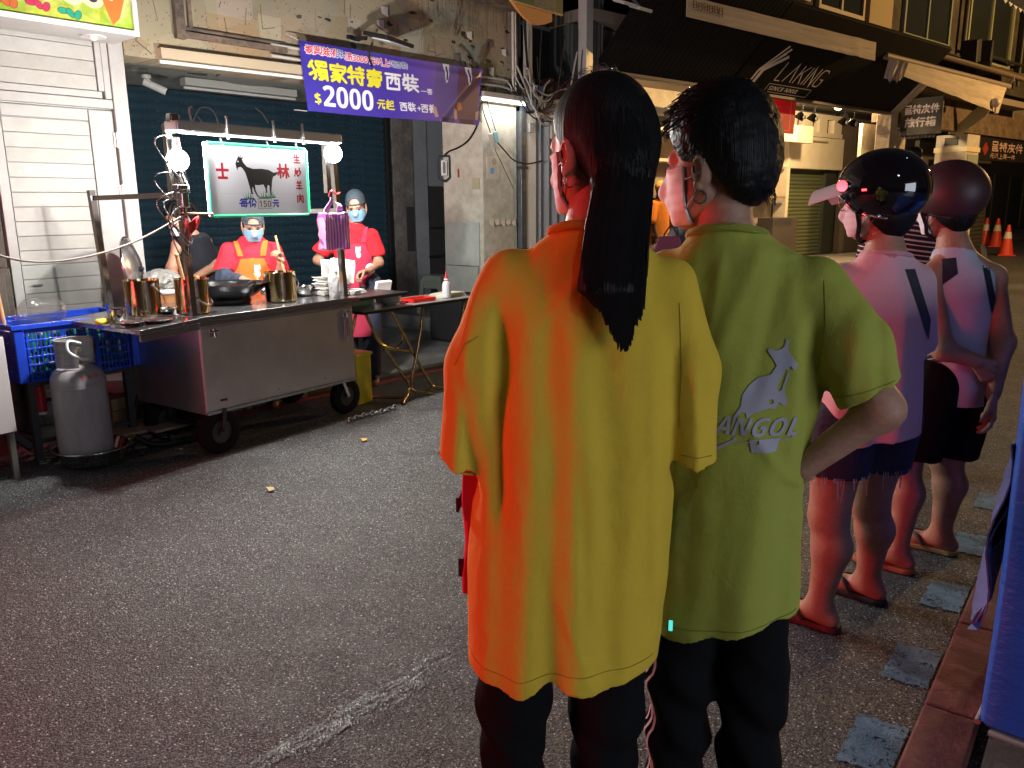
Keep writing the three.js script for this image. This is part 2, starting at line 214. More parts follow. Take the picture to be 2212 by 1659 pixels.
{ // red no-parking line on the far side, worn; kerbstones painted red on the near side
  const worn = canvasTex(1024, 64, (x) => { x.fillStyle = '#fff'; x.fillRect(0, 0, 1024, 64); const r = rng(5); x.fillStyle = '#000'; for (let i = 0; i < 900; i++) x.fillRect(r() * 1024, r() < 0.5 ? r() * 16 : 48 + r() * 16, 3 + r() * 12, 2 + r() * 7); for (let i = 0; i < 500; i++) x.fillRect(r() * 1024, r() * 64, 1 + r() * 7, 1 + r() * 4); }, false);
  struct('red_road_line', sheet(V(3.0, 0.005, -5.42), V(9.5, 0.005, -5.5), V(9.5, 0.005, -5.36), V(3.0, 0.005, -5.28), 0.002), M([0.34, 0.06, 0.05], 0.7, { alphaMap: worn, alphaTest: 0.5 }));
  const k = thing('painted_kerb', 'brick red painted kerb along the near side of the road beside blue dashes', 'kerb', [0, 0, -0.33], 3.72 * R);
  const kt = tint([0.11, 0.028, 0.026], [0.24, 0.07, 0.06], 51), r = rng(3), mk = [0, 1].map((i) => M([1 - 0.15 * i, 1, 1], 0.72, { map: scaled(kt, 1.1 + i * 0.3), bumpMap: scaled(GRIME, 2.5), bumpScale: 0.006 }));
  for (let i = 0; i < 22; i++) { const g = metric(box(0.595 + 0.003 * (i % 2), 0.1, 0.15, 0, 0, 0, 0.012)); const m = part('kerbstone', g, mk[i % 2], k); m.position.set(0.35 + i * 0.6, -0.026 + 0.004 * r(), 0.075 + 0.004 * (r() - 0.5)); m.rotation.y = 0.006 * (r() - 0.5); }
  const chips = (() => { const N = 256, u = tileNoise(N, 90, 611), v = tileNoise(N, 22, 612), w = tileNoise(N, 6, 613); return dataTex(N, N, (i, j) => (0.5 * u(i, j) + 0.3 * v(i, j) + 0.25 * w(i, j) > 0.34 ? 1 : 0), { srgb: false }); })(), blue = M([1, 1, 1], 0.7, { alphaMap: scaled(chips, 4), alphaTest: 0.5, map: scaled(tint([0.045, 0.12, 0.2], [0.13, 0.25, 0.35], 61, 1.2), 2.2), bumpMap: scaled(ASPHALT.bump, AS), bumpScale: 0.0035 });
  const spots = [[1.62, 'nearest the camera at the lower edge'], [2.19, 'second from the camera along the red kerb'], [2.69, 'third from the camera, left of the blue cover'], [3.29, 'fourth from the camera, behind the flip flops'], [3.9, 'fifth from the camera along the kerb'], [4.55, 'farthest one beside the edge of the blue cover']];
  spots.forEach(([cx, where], i) => {
    const q = rng(90 + i), W = 0.135, L = 0.25, pts = [], n = 14; const at = (u, v) => { const a = (u - 0.5) * L, b = (v - 1) * W - 0.012; return [cx + a + b * 0.12, -(-0.33 - 0.065 * (cx + a) + b)]; };
    for (let s = 0; s < 4; s++) for (let j = 0; j < n; j++) { const t = j / n, e = (q() - 0.5) * 0.05; pts.push(s === 0 ? at(t, e) : s === 1 ? at(1 + e, t) : s === 2 ? at(1 - t, 1) : at(e, 1 - t)); }
    const g = new THREE.ShapeGeometry(new THREE.Shape(pts.map((p) => new THREE.Vector2(...p)))).rotateX(-PI / 2).translate(0, 0.004, 0), p = g.attributes.position; for (let j = 0; j < p.count; j++) g.attributes.uv.setXY(j, p.getX(j), p.getZ(j));
    solo('blue_road_dash', g, blue, 'blue painted dash, ' + where, 'road marking', 'blue painted dashes along the kerb');
  });
}

// ---------------------------------------------------------------- left building: arcade with shutter, white shopfront, fascia
const white = M([0.37, 0.368, 0.35], 0.55, { map: scaled(tint([0.82, 0.81, 0.78], [1, 1, 1], 71), 0.8), bumpMap: scaled(GRIME, 2), bumpScale: 0.0015 });
const whiteTrim = M([0.37, 0.365, 0.36], 0.5, { map: scaled(tint([0.86, 0.85, 0.83], [1, 1, 1], 72), 1), bumpMap: scaled(GRIME, 3), bumpScale: 0.001 });
const steelDull = M([0.5, 0.5, 0.51], 0.38, { metalness: 0.9, roughnessMap: scaled(GRIME, 3) });
const chrome = M([0.72, 0.72, 0.73], 0.14, { metalness: 1 });
const blackPlastic = M([0.01, 0.01, 0.011], 0.5, { specularIntensity: 0.4 }), darkMetal = M([0.035, 0.035, 0.038], 0.5, { metalness: 0.4 }), rubber = M([0.006, 0.006, 0.006], 0.85, { specularIntensity: 0.3, bumpMap: scaled(GRIME, 6), bumpScale: 0.002 });
{
  const t = thing('white_shopfront', 'closed white shopfront of horizontal planks with a door, behind the blue crate', 'shopfront', [0, 0, 0]);
  const backing = M([0.1, 0.1, 0.1], 0.8);
  part('wall', slab(-2.5, 2.7, 0, 4.6, -6.3, -6.06), M([0.5, 0.5, 0.48], 0.7), t);
  const r = rng(4);
  const plankMats = [white, M([0.355, 0.352, 0.334], 0.55, { map: scaled(white.map, 0.9), bumpMap: scaled(GRIME, 1.5), bumpScale: 0.0015 }), M([0.38, 0.378, 0.362], 0.5, { map: scaled(white.map, 0.6), bumpMap: scaled(GRIME, 2.5), bumpScale: 0.0015 })];
  // upper fixed panel: frame and planks
  for (let i = 0; i < 4; i++) part('plank', slab(-1.2, 2.575, 2.305 + i * 0.096, 2.305 + (i + 1) * 0.096 - 0.003, -6.05, -6.022 + 0.001 * r(), 0.003), plankMats[i % 3], t);
  part('top_rail', slab(-1.2, 2.6, 2.255, 2.3, -6.055, -6.012, 0.004), whiteTrim, t); part('stile', slab(2.58, 2.62, 2.302, 2.69, -6.052, -6.01, 0.004), whiteTrim, t);
  part('lintel', slab(-1.2, 2.665, 2.19, 2.25, -6.06, -6.005, 0.005), whiteTrim, t);
  part('door_post', slab(2.668, 2.77, 0.03, 2.7, -6.1, -5.995, 0.006), whiteTrim, t); part('end_panel', slab(2.62, 2.664, 2.254, 2.69, -6.058, -6.006, 0.004), whiteTrim, t);
  const door = part('door', slab(1.88, 2.66, 0.06, 2.18, -6.065, -6.045), whiteTrim, t);
  for (let i = 0; i < 21; i++) part('plank', slab(1.95, 2.49, 0.09 + i * 0.0955, 0.09 + (i + 1) * 0.0955 - 0.003, -6.044, -6.02 + 0.001 * r(), 0.003), plankMats[(i * 2 + (i > 9)) % 3], door);
  part('stile', slab(2.495, 2.655, 0.07, 2.175, -6.044, -6.014, 0.004), whiteTrim, door); part('stile', slab(1.885, 1.945, 0.07, 2.175, -6.044, -6.014, 0.004), whiteTrim, door);
  part('top_rail', slab(1.95, 2.49, 2.1, 2.175, -6.044, -6.016, 0.004), whiteTrim, door);
  part('lock_plate', slab(2.0, 2.06, 1.0, 1.01, -6.02, -6.0, 0.002), steelDull, door);
  for (const y of [1.98, 1.62]) part('hinge', [slab(2.645, 2.68, y - 0.05, y + 0.05, -6.012, -6.004, 0.002), cyl(0.007, 0.007, 0.11, 2.664, y - 0.055, -5.998, 10)], M([0.55, 0.54, 0.52], 0.35, { metalness: 0.6 }), door);
  part('tape_strip', slab(2.04, 2.45, 1.735, 1.775, -6.019, -6.016), M([0.62, 0.56, 0.42], 0.5), door);
  // side wall and worn skirting left of the door
  part('side_wall', slab(-2.5, 1.87, 0.03, 2.185, -6.055, -6.03), M([0.07, 0.055, 0.042], 0.8, { bumpMap: scaled(GRIME, 2), bumpScale: 0.004 }), t);
}
{ // painted snack sign over the shopfront
  const a = onZ(0, 38, -5.6), b = onZ(302, 75, -5.6), yb = (a.y + b.y) / 2, xr = b.x, xl = xr - 1.75, H = 0.5;
  const tx = canvasTex(1400, 400, (x, w, h) => {
    const g = rng(6); x.fillStyle = '#9fbd3a'; x.fillRect(0, 0, w, h);
    for (let i = 0; i < 700; i++) { x.fillStyle = ['rgba(200,205,120,.25)', 'rgba(120,170,40,.3)', 'rgba(220,205,90,.2)', 'rgba(140,140,50,.25)', 'rgba(230,225,190,.2)'][floor(g() * 5)]; x.beginPath(); x.ellipse(g() * w, g() * h, 20 + g() * 90, 10 + g() * 30, g() * 3, 0, 7); x.fill(); }
    poly(x, [[20, 150], [180, 120], [210, 240], [110, 300], [30, 250]], '#cfd79a'); poly(x, [[70, 180], [150, 170], [160, 240], [80, 260]], '#9fc38a');
    ink(x, '日木東菜', 290, 20, 262, '#3d3450', 0.2, 1, '#e4efb4'); ink(x, '日木東菜', 290, 20, 262, '#e8e6ec', 0.09, 1);
    ['#7d4a8e', '#2f9a94', '#6a55a8', '#c8683c', '#c23a5c', '#2c9a7c'].forEach((c, i) => { for (let k = 0; k < 3; k++) { x.fillStyle = c; x.beginPath(); x.ellipse(290 + i * 150 + k * 36, 318 + (i % 2) * 14 + k * 6 + i * 3, 26, 17, k, 0, 7); x.fill(); x.strokeStyle = 'rgba(60,20,60,.5)'; x.lineWidth = 3; x.stroke(); } });
    poly(x, [[1210, 0], [1372, 0], [1360, 240], [1330, 340], [1290, 385], [1262, 310], [1230, 200]], '#d9793c'); poly(x, [[1240, 0], [1330, 0], [1318, 220], [1250, 240]], '#e6b183'); poly(x, [[1246, 150], [1312, 156], [1300, 250], [1258, 244]], '#e3e0e4');
  });
  const t = thing('shop_sign', 'green painted snack shop sign in a white frame above the white shopfront', 'sign', [0, 0, 0]);
  part('sign_box', slab(xl, xr, yb + 0.002, yb + H, -6.0, -5.615), whiteTrim, t); const dl = part('downlight', lathe([[0, 0.004], [0.06, 0.004], [0.062, 0], [0.078, 0], [0.08, 0.006], [0.08, 0.012]], 2.5, yb - 0.006, -5.82), M([0.5, 0.5, 0.5], 0.3), t); part('bulb', ball(0.03, 2.5, yb + 0.002, -5.82), M([0.7, 0.7, 0.68], 0.15), dl);
  part('sign_face', sheet(V(xl + 0.03, yb + H - 0.03, -5.612), V(xr - 0.03, yb + H - 0.03, -5.612), V(xr - 0.03, yb + 0.03, -5.612), V(xl + 0.03, yb + 0.03, -5.612), 0.003), M([1, 1, 1], 0.35, { map: tx }), t);
  for (const [p, q, u, v] of [[xl, xr, yb, yb + 0.032], [xl, xr, yb + H - 0.03, yb + H], [xl, xl + 0.032, yb + 0.033, yb + H - 0.031], [xr - 0.032, xr, yb + 0.033, yb + H - 0.031]]) part('frame_bar', slab(p, q, u, v, -5.618, -5.598, 0.003), M([0.7, 0.69, 0.67], 0.3), t);
}
{ // concrete fascia with peeled posters
  const W = 2048, Hh = 840, X0 = 2.78, X1 = 7.05, Y0 = 2.56, Y1 = 4.3, m = (v) => ((v - X0) / (X1 - X0)) * W, n = (v) => (1 - (v - Y0) / (Y1 - Y0)) * Hh;
  const draw = (x, bump) => {
    const r = rng(14); x.fillStyle = bump ? '#808080' : '#aa9a7e'; x.fillRect(0, 0, W, Hh);
    const tone = bump ? ['rgba(150,150,150,.5)', 'rgba(110,110,110,.5)', 'rgba(128,128,128,.4)'] : ['rgba(190,176,146,.55)', 'rgba(150,134,108,.5)', 'rgba(172,150,122,.5)', 'rgba(160,158,140,.45)', 'rgba(184,160,140,.5)'];
    for (let i = 0; i < 170; i++) { const cx = r() * W, cy = r() * Hh, s = 20 + r() ** 2 * 170, k = 5 + floor(r() * 6), pts = []; for (let j = 0; j < k; j++) { const a = (j / k) * 2 * PI; pts.push([cx + cos(a) * s * (0.6 + 0.7 * r()), cy + sin(a) * s * (0.5 + 0.6 * r())]); } poly(x, pts, tone[floor(r() * tone.length)]); }
    for (let i = 0; i < 26; i++) { const w = 60 + r() * 170, h = 80 + r() * 150, px = r() * W, py = r() * Hh; poly(x, [[px, py], [px + w, py + 6 * r()], [px + w - 5, py + h * (0.6 + 0.5 * r())], [px + w * 0.6, py + h * (0.7 + 0.4 * r())], [px + 4, py + h]], bump ? 'rgba(175,175,175,.8)' : ['rgba(186,182,166,.75)', 'rgba(196,184,158,.75)', 'rgba(150,160,150,.6)', 'rgba(182,150,112,.6)', 'rgba(198,176,160,.7)'][floor(r() * 5)]); }
    for (let i = 0; i < 60; i++) { const px = m(4.2 + r() * 2.7), py = n(2.6 + r() * 0.9), s = 4 + r() * 26; x.fillStyle = bump ? '#303030' : ['#4a3a2c', '#2d241e', '#6b4a34', '#574c44'][floor(r() * 4)]; x.beginPath(); const k = 6; for (let j = 0; j < k; j++) { const a = (j / k) * 6.28, q = s * (0.3 + r() * 0.8); x[j ? 'lineTo' : 'moveTo'](px + cos(a) * q * 1.2, py + sin(a) * q * 0.55); } x.fill(); }
    for (let i = 0; i < 110; i++) { x.strokeStyle = bump ? 'rgba(60,60,60,.8)' : 'rgba(60,44,32,.55)'; x.lineWidth = 1 + r() * 3; const px = r() * W, py = r() * Hh; x.beginPath(); x.moveTo(px, py); if (r() < 0.5) { x.lineTo(px + 20 * (r() - 0.5), py + 30 + r() * 60); x.lineTo(px + 20 + 40 * r(), py + 30 + r() * 50); } else x.lineTo(px + 30 * (r() - 0.5) , py + 20 + 60 * r()); x.stroke(); }
    for (let i = 0; i < 2600; i++) { x.fillStyle = bump ? 'rgba(70,70,70,.5)' : 'rgba(56,40,30,.5)'; const px = r() * W; x.fillRect(px, Hh - r() ** 2 * Hh, 1 + r() * 4, 1 + r() * 5); }
    for (let i = 0; i < 240; i++) { x.strokeStyle = bump ? 'rgba(90,90,90,.4)' : 'rgba(70,52,38,.16)'; x.lineWidth = 1 + 5 * r(); const px = m(5.6 + 1.3 * r()), py = n(3.75 - 0.3 * r()); x.beginPath(); x.moveTo(px, py); x.lineTo(px + 6 * (r() - 0.5), py + 40 + 130 * r()); x.stroke(); }
  };
  const map = canvasTex(W, Hh, (x) => draw(x, false)), bump = canvasTex(W, Hh, (x) => draw(x, true), false);
  const t = thing('concrete_fascia', 'stained beige concrete beam with scraps of torn posters above the arcade', 'building', [0, 0, 0]);
  const beam = slab(X0, X1, Y0, Y1, -6.3, -6.0), uv = beam.attributes.uv; for (let i = 0; i < uv.count; i++) uv.setXY(i, (uv.getX(i) - X0) / (X1 - X0), (uv.getY(i) - Y0) / (Y1 - Y0));
  part('beam', beam, M([0.62, 0.63, 0.64], 0.85, { map, bumpMap: bump, bumpScale: 0.006 }), t);
  const rust = M([1, 1, 1], 0.8, { map: scaled(tint([0.05, 0.04, 0.035], [0.2, 0.14, 0.1], 81), 2) });
  // angle iron of a removed signboard
  part('iron_frame', [slab(3.16, 3.23, 2.72, 4.2, -5.995, -5.95), slab(3.232, 4.1, 2.735, 2.775, -5.995, -5.955), slab(3.27, 3.3, 2.8, 4.2, -5.995, -5.97), slab(3.232, 4.1, 2.79, 2.81, -5.995, -5.975)], rust, t);
  for (const [y0, y1] of [[2.785, 2.79], [2.70, 2.72]]) part('conduit', tube([V(3.95, y0, -5.97), V(5, (y0 + y1) / 2 - 0.01, -5.965), V(6.2, y1, -5.97), V(6.86, y1, -5.97), V(6.9, y1 - 0.05, -5.968), V(6.9, 2.6, -5.96)], 0.013, 40, 8), M([0.42, 0.4, 0.36], 0.5), t);
  parts('pipe', [cyl(0.014, 0.014, 1.2, 6.93, 2.7, -5.97, 10), cyl(0.011, 0.011, 1.2, 6.97, 2.68, -5.97, 10)], M([0.5, 0.48, 0.42], 0.5), t);
  part('upper_ledge', slab(4.6, 7.06, 3.5, 3.56, -6.0, -5.86, 0.006), rust, t);
  part('upper_floor', slab(-2.5, 7.05, 4.31, 7.5, -12, -6.0), concrete, t);
  const r = rng(31); // shreds and brackets
  for (let i = 0; i < 9; i++) { const x = 5.0 + r() * 1.85, y = 2.75 + r() * 0.55, s = 0.03 + 0.06 * r(); part('poster_scrap', sheet(V(x, y, -5.99), V(x + s, y + 0.01, -5.985), V(x + s * 0.8, y - s, -5.975), V(x + 0.01, y - s * 0.7, -5.99), 0.001), M([[0.5, 0.46, 0.38], [0.1, 0.09, 0.09], [0.55, 0.53, 0.5]][i % 3], 0.8), t); }
  parts('hook', [tube([V(6.02, 3.5, -5.9), V(6.03, 3.3, -5.93), V(6.0, 3.2, -5.95), V(6.05, 3.14, -5.96), V(6.08, 3.22, -5.95)], 0.008, 24, 6), tube([V(6.33, 2.83, -5.96), V(6.42, 2.98, -5.95), V(6.47, 3.05, -5.95)], 0.012, 12, 6), tube([V(6.33, 2.83, -5.96), V(6.2, 2.97, -5.96), V(6.1, 3.06, -5.97)], 0.009, 12, 6)], rust, t);
  part('bracket', sheet(V(6.42, 3.09, -5.94), V(6.5, 3.14, -5.94), V(6.44, 3.0, -5.94), V(6.37, 2.97, -5.94), 0.012), rust, t);
}
const shutterBlue = M([0.048, 0.098, 0.142], 0.42, { metalness: 0.25, map: scaled(tint([0.75, 0.75, 0.75], [1, 1, 1], 91), 0.6), roughnessMap: scaled(GRIME, 1) });
const slatGeo = (w, h, d) => { const p = []; for (let i = 0; i <= 5; i++) { const t = i / 5; p.push([d * sin(t * PI) * 0.9 + 0.002, h * (t * 0.9)]); } p.push([0, h * 0.98], [-0.004, h * 0.98], [-0.004, 0]); return rot(extrude(p, w), 0, -PI / 2, 0); };
{
  const t = thing('roller_shutter', 'dark blue steel roller shutter closing the arcade behind the cooks', 'shutter', [0, 0, 0]);
  part('backing', slab(2.7, 7.32, 0.03, 2.72, -8.6, -8.53), shutterBlue, t);
  const g = slatGeo(4.5, 0.1, 0.022); for (let i = 0; i < 26; i++) { const m = part('slat', g, shutterBlue, t); m.position.set(7.25, 0.09 + i * 0.1, -8.525); }
  part('bottom_rail', slab(2.75, 7.25, 0.03, 0.085, -8.53, -8.48, 0.004), darkMetal, t); part('guide_rail', slab(7.255, 7.33, 0.03, 2.72, -8.53, -8.46, 0.004), darkMetal, t);
}
{
  const t = thing('arcade_interior', 'grey arcade back wall with plaster pillars and peeling ceiling beside the shutter', 'building', [0, 0, 0]);
  const ceil = part('ceiling', slab(2.7, 12, 2.74, 2.86, -9.2, -6.3), M([1, 1, 1], 0.9, { map: scaled(tint([0.3, 0.3, 0.27], [0.46, 0.45, 0.41], 101), 0.5), bumpMap: scaled(GRIME, 1), bumpScale: 0.004 }), t);
  const r = rng(8), flake = M([0.1, 0.1, 0.09], 0.9), flake2 = M([0.5, 0.5, 0.46], 0.9);
  for (let i = 0; i < 16; i++) { const x = 3.2 + r() * 2.6, z = -6.6 - r() * 1.7, a = r() * 3, s = 0.07 + 0.12 * r(), c = cos(a), q = sin(a); part('paint_flake', sheet(V(x, 2.738, z), V(x + s * c, 2.738, z + s * q), V(x + s * c - 0.03 * q, 2.71, z + s * q + 0.03 * c), V(x - 0.03 * q, 2.725, z + 0.03 * c), 0.001), i % 3 ? flake : flake2, ceil); }
  part('ceiling_rose', lathe([[0, 0], [0.34, 0], [0.4, 0.015], [0.42, 0.03], [0.34, 0.031]], 4.7, 2.71, -7.3, 48), M([0.42, 0.41, 0.38], 0.85), ceil);
  part('back_wall', slab(7.34, 12, 0.02, 2.74, -8.75, -8.6), M([1, 1, 1], 0.85, { map: scaled(tint([0.2, 0.19, 0.165], [0.33, 0.31, 0.27], 111), 0.6), bumpMap: scaled(GRIME, 1), bumpScale: 0.003 }), t);
  const p1 = part('pillar', slab(7.36, 7.72, 0.02, 2.74, -8.6, -8.46, 0.008), M([1, 1, 1], 0.9, { map: scaled(tint([0.13, 0.115, 0.11], [0.3, 0.26, 0.24], 121), 1.4), bumpMap: scaled(GRIME, 2), bumpScale: 0.012 }), t);
  part('patch', slab(7.56, 7.7, 0.9, 1.5, -8.459, -8.452), M([0.05, 0.045, 0.05], 0.9, { bumpMap: scaled(GRIME, 4), bumpScale: 0.01 }), p1);
  part('metal_strip', slab(7.73, 8.02, 0.02, 2.74, -8.6, -8.5, 0.01), M([0.38, 0.4, 0.46], 0.5, { map: scaled(tint([0.8, 0.8, 0.8], [1, 1, 1], 131), 1) }), t);
  part('meter_board', slab(8.03, 8.38, 0.02, 1.78, -8.6, -8.53, 0.006), M([0.05, 0.047, 0.052], 0.7, { bumpMap: scaled(GRIME, 2), bumpScale: 0.003 }), t);
  part('wall_panel', slab(8.02, 8.42, 1.79, 2.74, -8.6, -8.54), M([0.32, 0.345, 0.4], 0.6), t);
  parts('ledge', [slab(8.05, 8.37, 1.19, 1.215, -8.53, -8.5), slab(8.0, 8.35, 0.79, 0.82, -8.53, -8.48)], darkMetal, t);
  const pw = thing('plywood_board', 'pale grey board leaning on the arcade wall behind the folding table', 'board', [0, 0, 0]);
  const bm = M([1, 1, 1], 0.7, { map: scaled(tint([0.36, 0.38, 0.36], [0.46, 0.48, 0.45], 141), 1) });
  part('upper_board', slab(6.455, 6.475, 0.86, 1.33, -6.58, -6.07, 0.004), bm, pw); part('lower_board', slab(6.44, 6.46, 0.57, 0.855, -6.58, -6.08, 0.004), bm, pw);
  const lc = thing('low_cabinet', 'dark low cabinet under the pale board beside the arcade pillar', 'cabinet', [0, 0, 0]); part('cabinet_body', slab(6.2, 6.47, 0.03, 0.56, -6.6, -6.06, 0.008), M([0.02, 0.02, 0.022], 0.6), lc); part('cabinet_door', slab(6.185, 6.198, 0.06, 0.52, -6.57, -6.1, 0.004), M([0.03, 0.03, 0.032], 0.5), lc);
  // wall light box and outlet
  const wl = thing('wall_light', 'small square wall light in a black cage on the side of the beige pillar', 'wall light', [6.44, 1.92, -6.56], 0);
  part('cage', [box(0.13, 0.02, 0.07, 0, 0.12, 0), box(0.02, 0.22, 0.07, -0.06, 0, 0), box(0.02, 0.22, 0.07, 0.06, 0, 0), sqbar([-0.06, -0.11, 0], [0, -0.15, 0], 0.02, 0.07), sqbar([0.06, -0.11, 0], [0, -0.15, 0], 0.02, 0.07)], blackPlastic, wl); part('glass', box(0.07, 0.17, 0.04, 0, -0.005, 0, 0.01), M([0.5, 0.5, 0.48], 0.3), wl); part('lamp_tube', cyl(0.012, 0.012, 0.12, 0, -0.06, 0.025), M([0.1, 0.1, 0.1], 0.4), wl);
  part('power_cord', tube([V(0, 0.12, 0), V(0.01, 0.16, 0.05), V(0.02, 0.2, 0.2), V(0.02, 0.27, 0.36), V(0.02, 0.42, 0.49), V(0.03, 0.6, 0.52)], 0.009, 30, 6), blackPlastic, wl); wl.children.forEach((m) => m.name !== 'power_cord' && (m.rotation.y = -0.75));
  solo('wall_outlet', slab(6.468, 6.48, 1.68, 1.8, -6.17, -6.06, 0.003), M([0.4, 0.36, 0.24], 0.6), 'yellowed square socket plate on the side of the beige pillar', 'socket');
  solo('red_sticker', slab(6.475, 6.48, 1.81, 1.9, -6.39, -6.365), M([0.3, 0.03, 0.05], 0.6), 'narrow dark red strip stuck upright on the side of the pillar', 'sticker');
}
struct('arcade_step', slab(6.6, 9, 0.03, 0.2, -8.45, -7.05), paving);
{ // stool in front of the meter board
  const t = thing('plastic_stool', 'grey green plastic stool in the arcade left of the pale board', 'stool', [7.0, 0.2, -7.3], 0.2), m = M([0.2, 0.225, 0.19], 0.45);
  part('seat', [box(0.27, 0.03, 0.27, 0, 0.455, 0, 0.014), box(0.285, 0.05, 0.285, 0, 0.42, 0, 0.012)], m, t);
  for (const [a, b] of [[1, 1], [1, -1], [-1, 1], [-1, -1]]) part('leg', [sqbar([a * 0.12, 0.42, b * 0.12], [a * 0.17, 0, b * 0.17], 0.05)], m, t);
  part('brace', [0, 1, 2, 3].map((i) => rot(box(0.24, 0.09, 0.01, 0, 0.36, 0.132), 0, i * PI / 2, 0)), m, t);
}
{ // tube lamps under the beam and on the ceiling
  const mk = (name, label, a, b, hs) => { const t = thing(name, label, 'tube lamp', [0, 0, 0]); part('housing', sqbar(a, b, 0.07, 0.1), M(hs, 0.5), t); const dn = (p) => [p[0], p[1] - 0.055, p[2] + 0.01]; part('lamp_tube', bar(dn(a), dn(b), 0.014), M([0.66, 0.66, 0.64], 0.25), t); };
  mk('tube_lamp', 'unlit tube lamp in a rusty cream housing along the lower edge of the fascia', [3.02, 2.6, -5.99], [4.45, 2.62, -5.99], [0.42, 0.34, 0.24]);
  mk('tube_lamp', 'unlit tube lamp in a white housing on the arcade ceiling', [4.1, 2.69, -7.7], [5.35, 2.69, -7.7], [0.45, 0.45, 0.42]);
  { const t = thing('tube_lamp', 'lit white tube lamp below the fascia right of the purple banner', 'tube lamp', [6.72, 2.6, -5.9]); part('housing', slab(-0.36, 0.36, 0, 0.05, -0.09, 0.03, 0.006), whiteTrim, t); part('lamp_tube', bar([-0.34, -0.022, -0.01], [0.34, -0.022, -0.01], 0.016, 14), M([0.7, 0.7, 0.7], 0.4, { emissive: C(1, 0.98, 0.93), emissiveIntensity: 5 }), t); const l = new THREE.RectAreaLight(C(1, 0.97, 0.9), LAMP.gateTube, 0.66, 0.035); l.position.set(0, -0.042, 0.0); l.rotation.x = -PI / 2; t.add(l); }
  const p = onZ(330, 190, -7.2), t = thing('security_camera', 'small white security camera on the arcade ceiling near the white shopfront', 'security camera', [p.x, p.y, -7.2]);
  part('mount', [cyl(0.04, 0.04, 0.03, -0.05, 0.07, 0), bar([-0.05, 0.08, 0], [-0.02, 0.03, 0.02], 0.014)], M([0.4, 0.4, 0.38], 0.4), t); part('body', bar([-0.06, 0.05, -0.03], [0.09, -0.03, 0.06], 0.032, 16), M([0.5, 0.5, 0.48], 0.35), t); part('lens', bar([0.088, -0.029, 0.058], [0.097, -0.034, 0.063], 0.024, 16), blackPlastic, t);
}
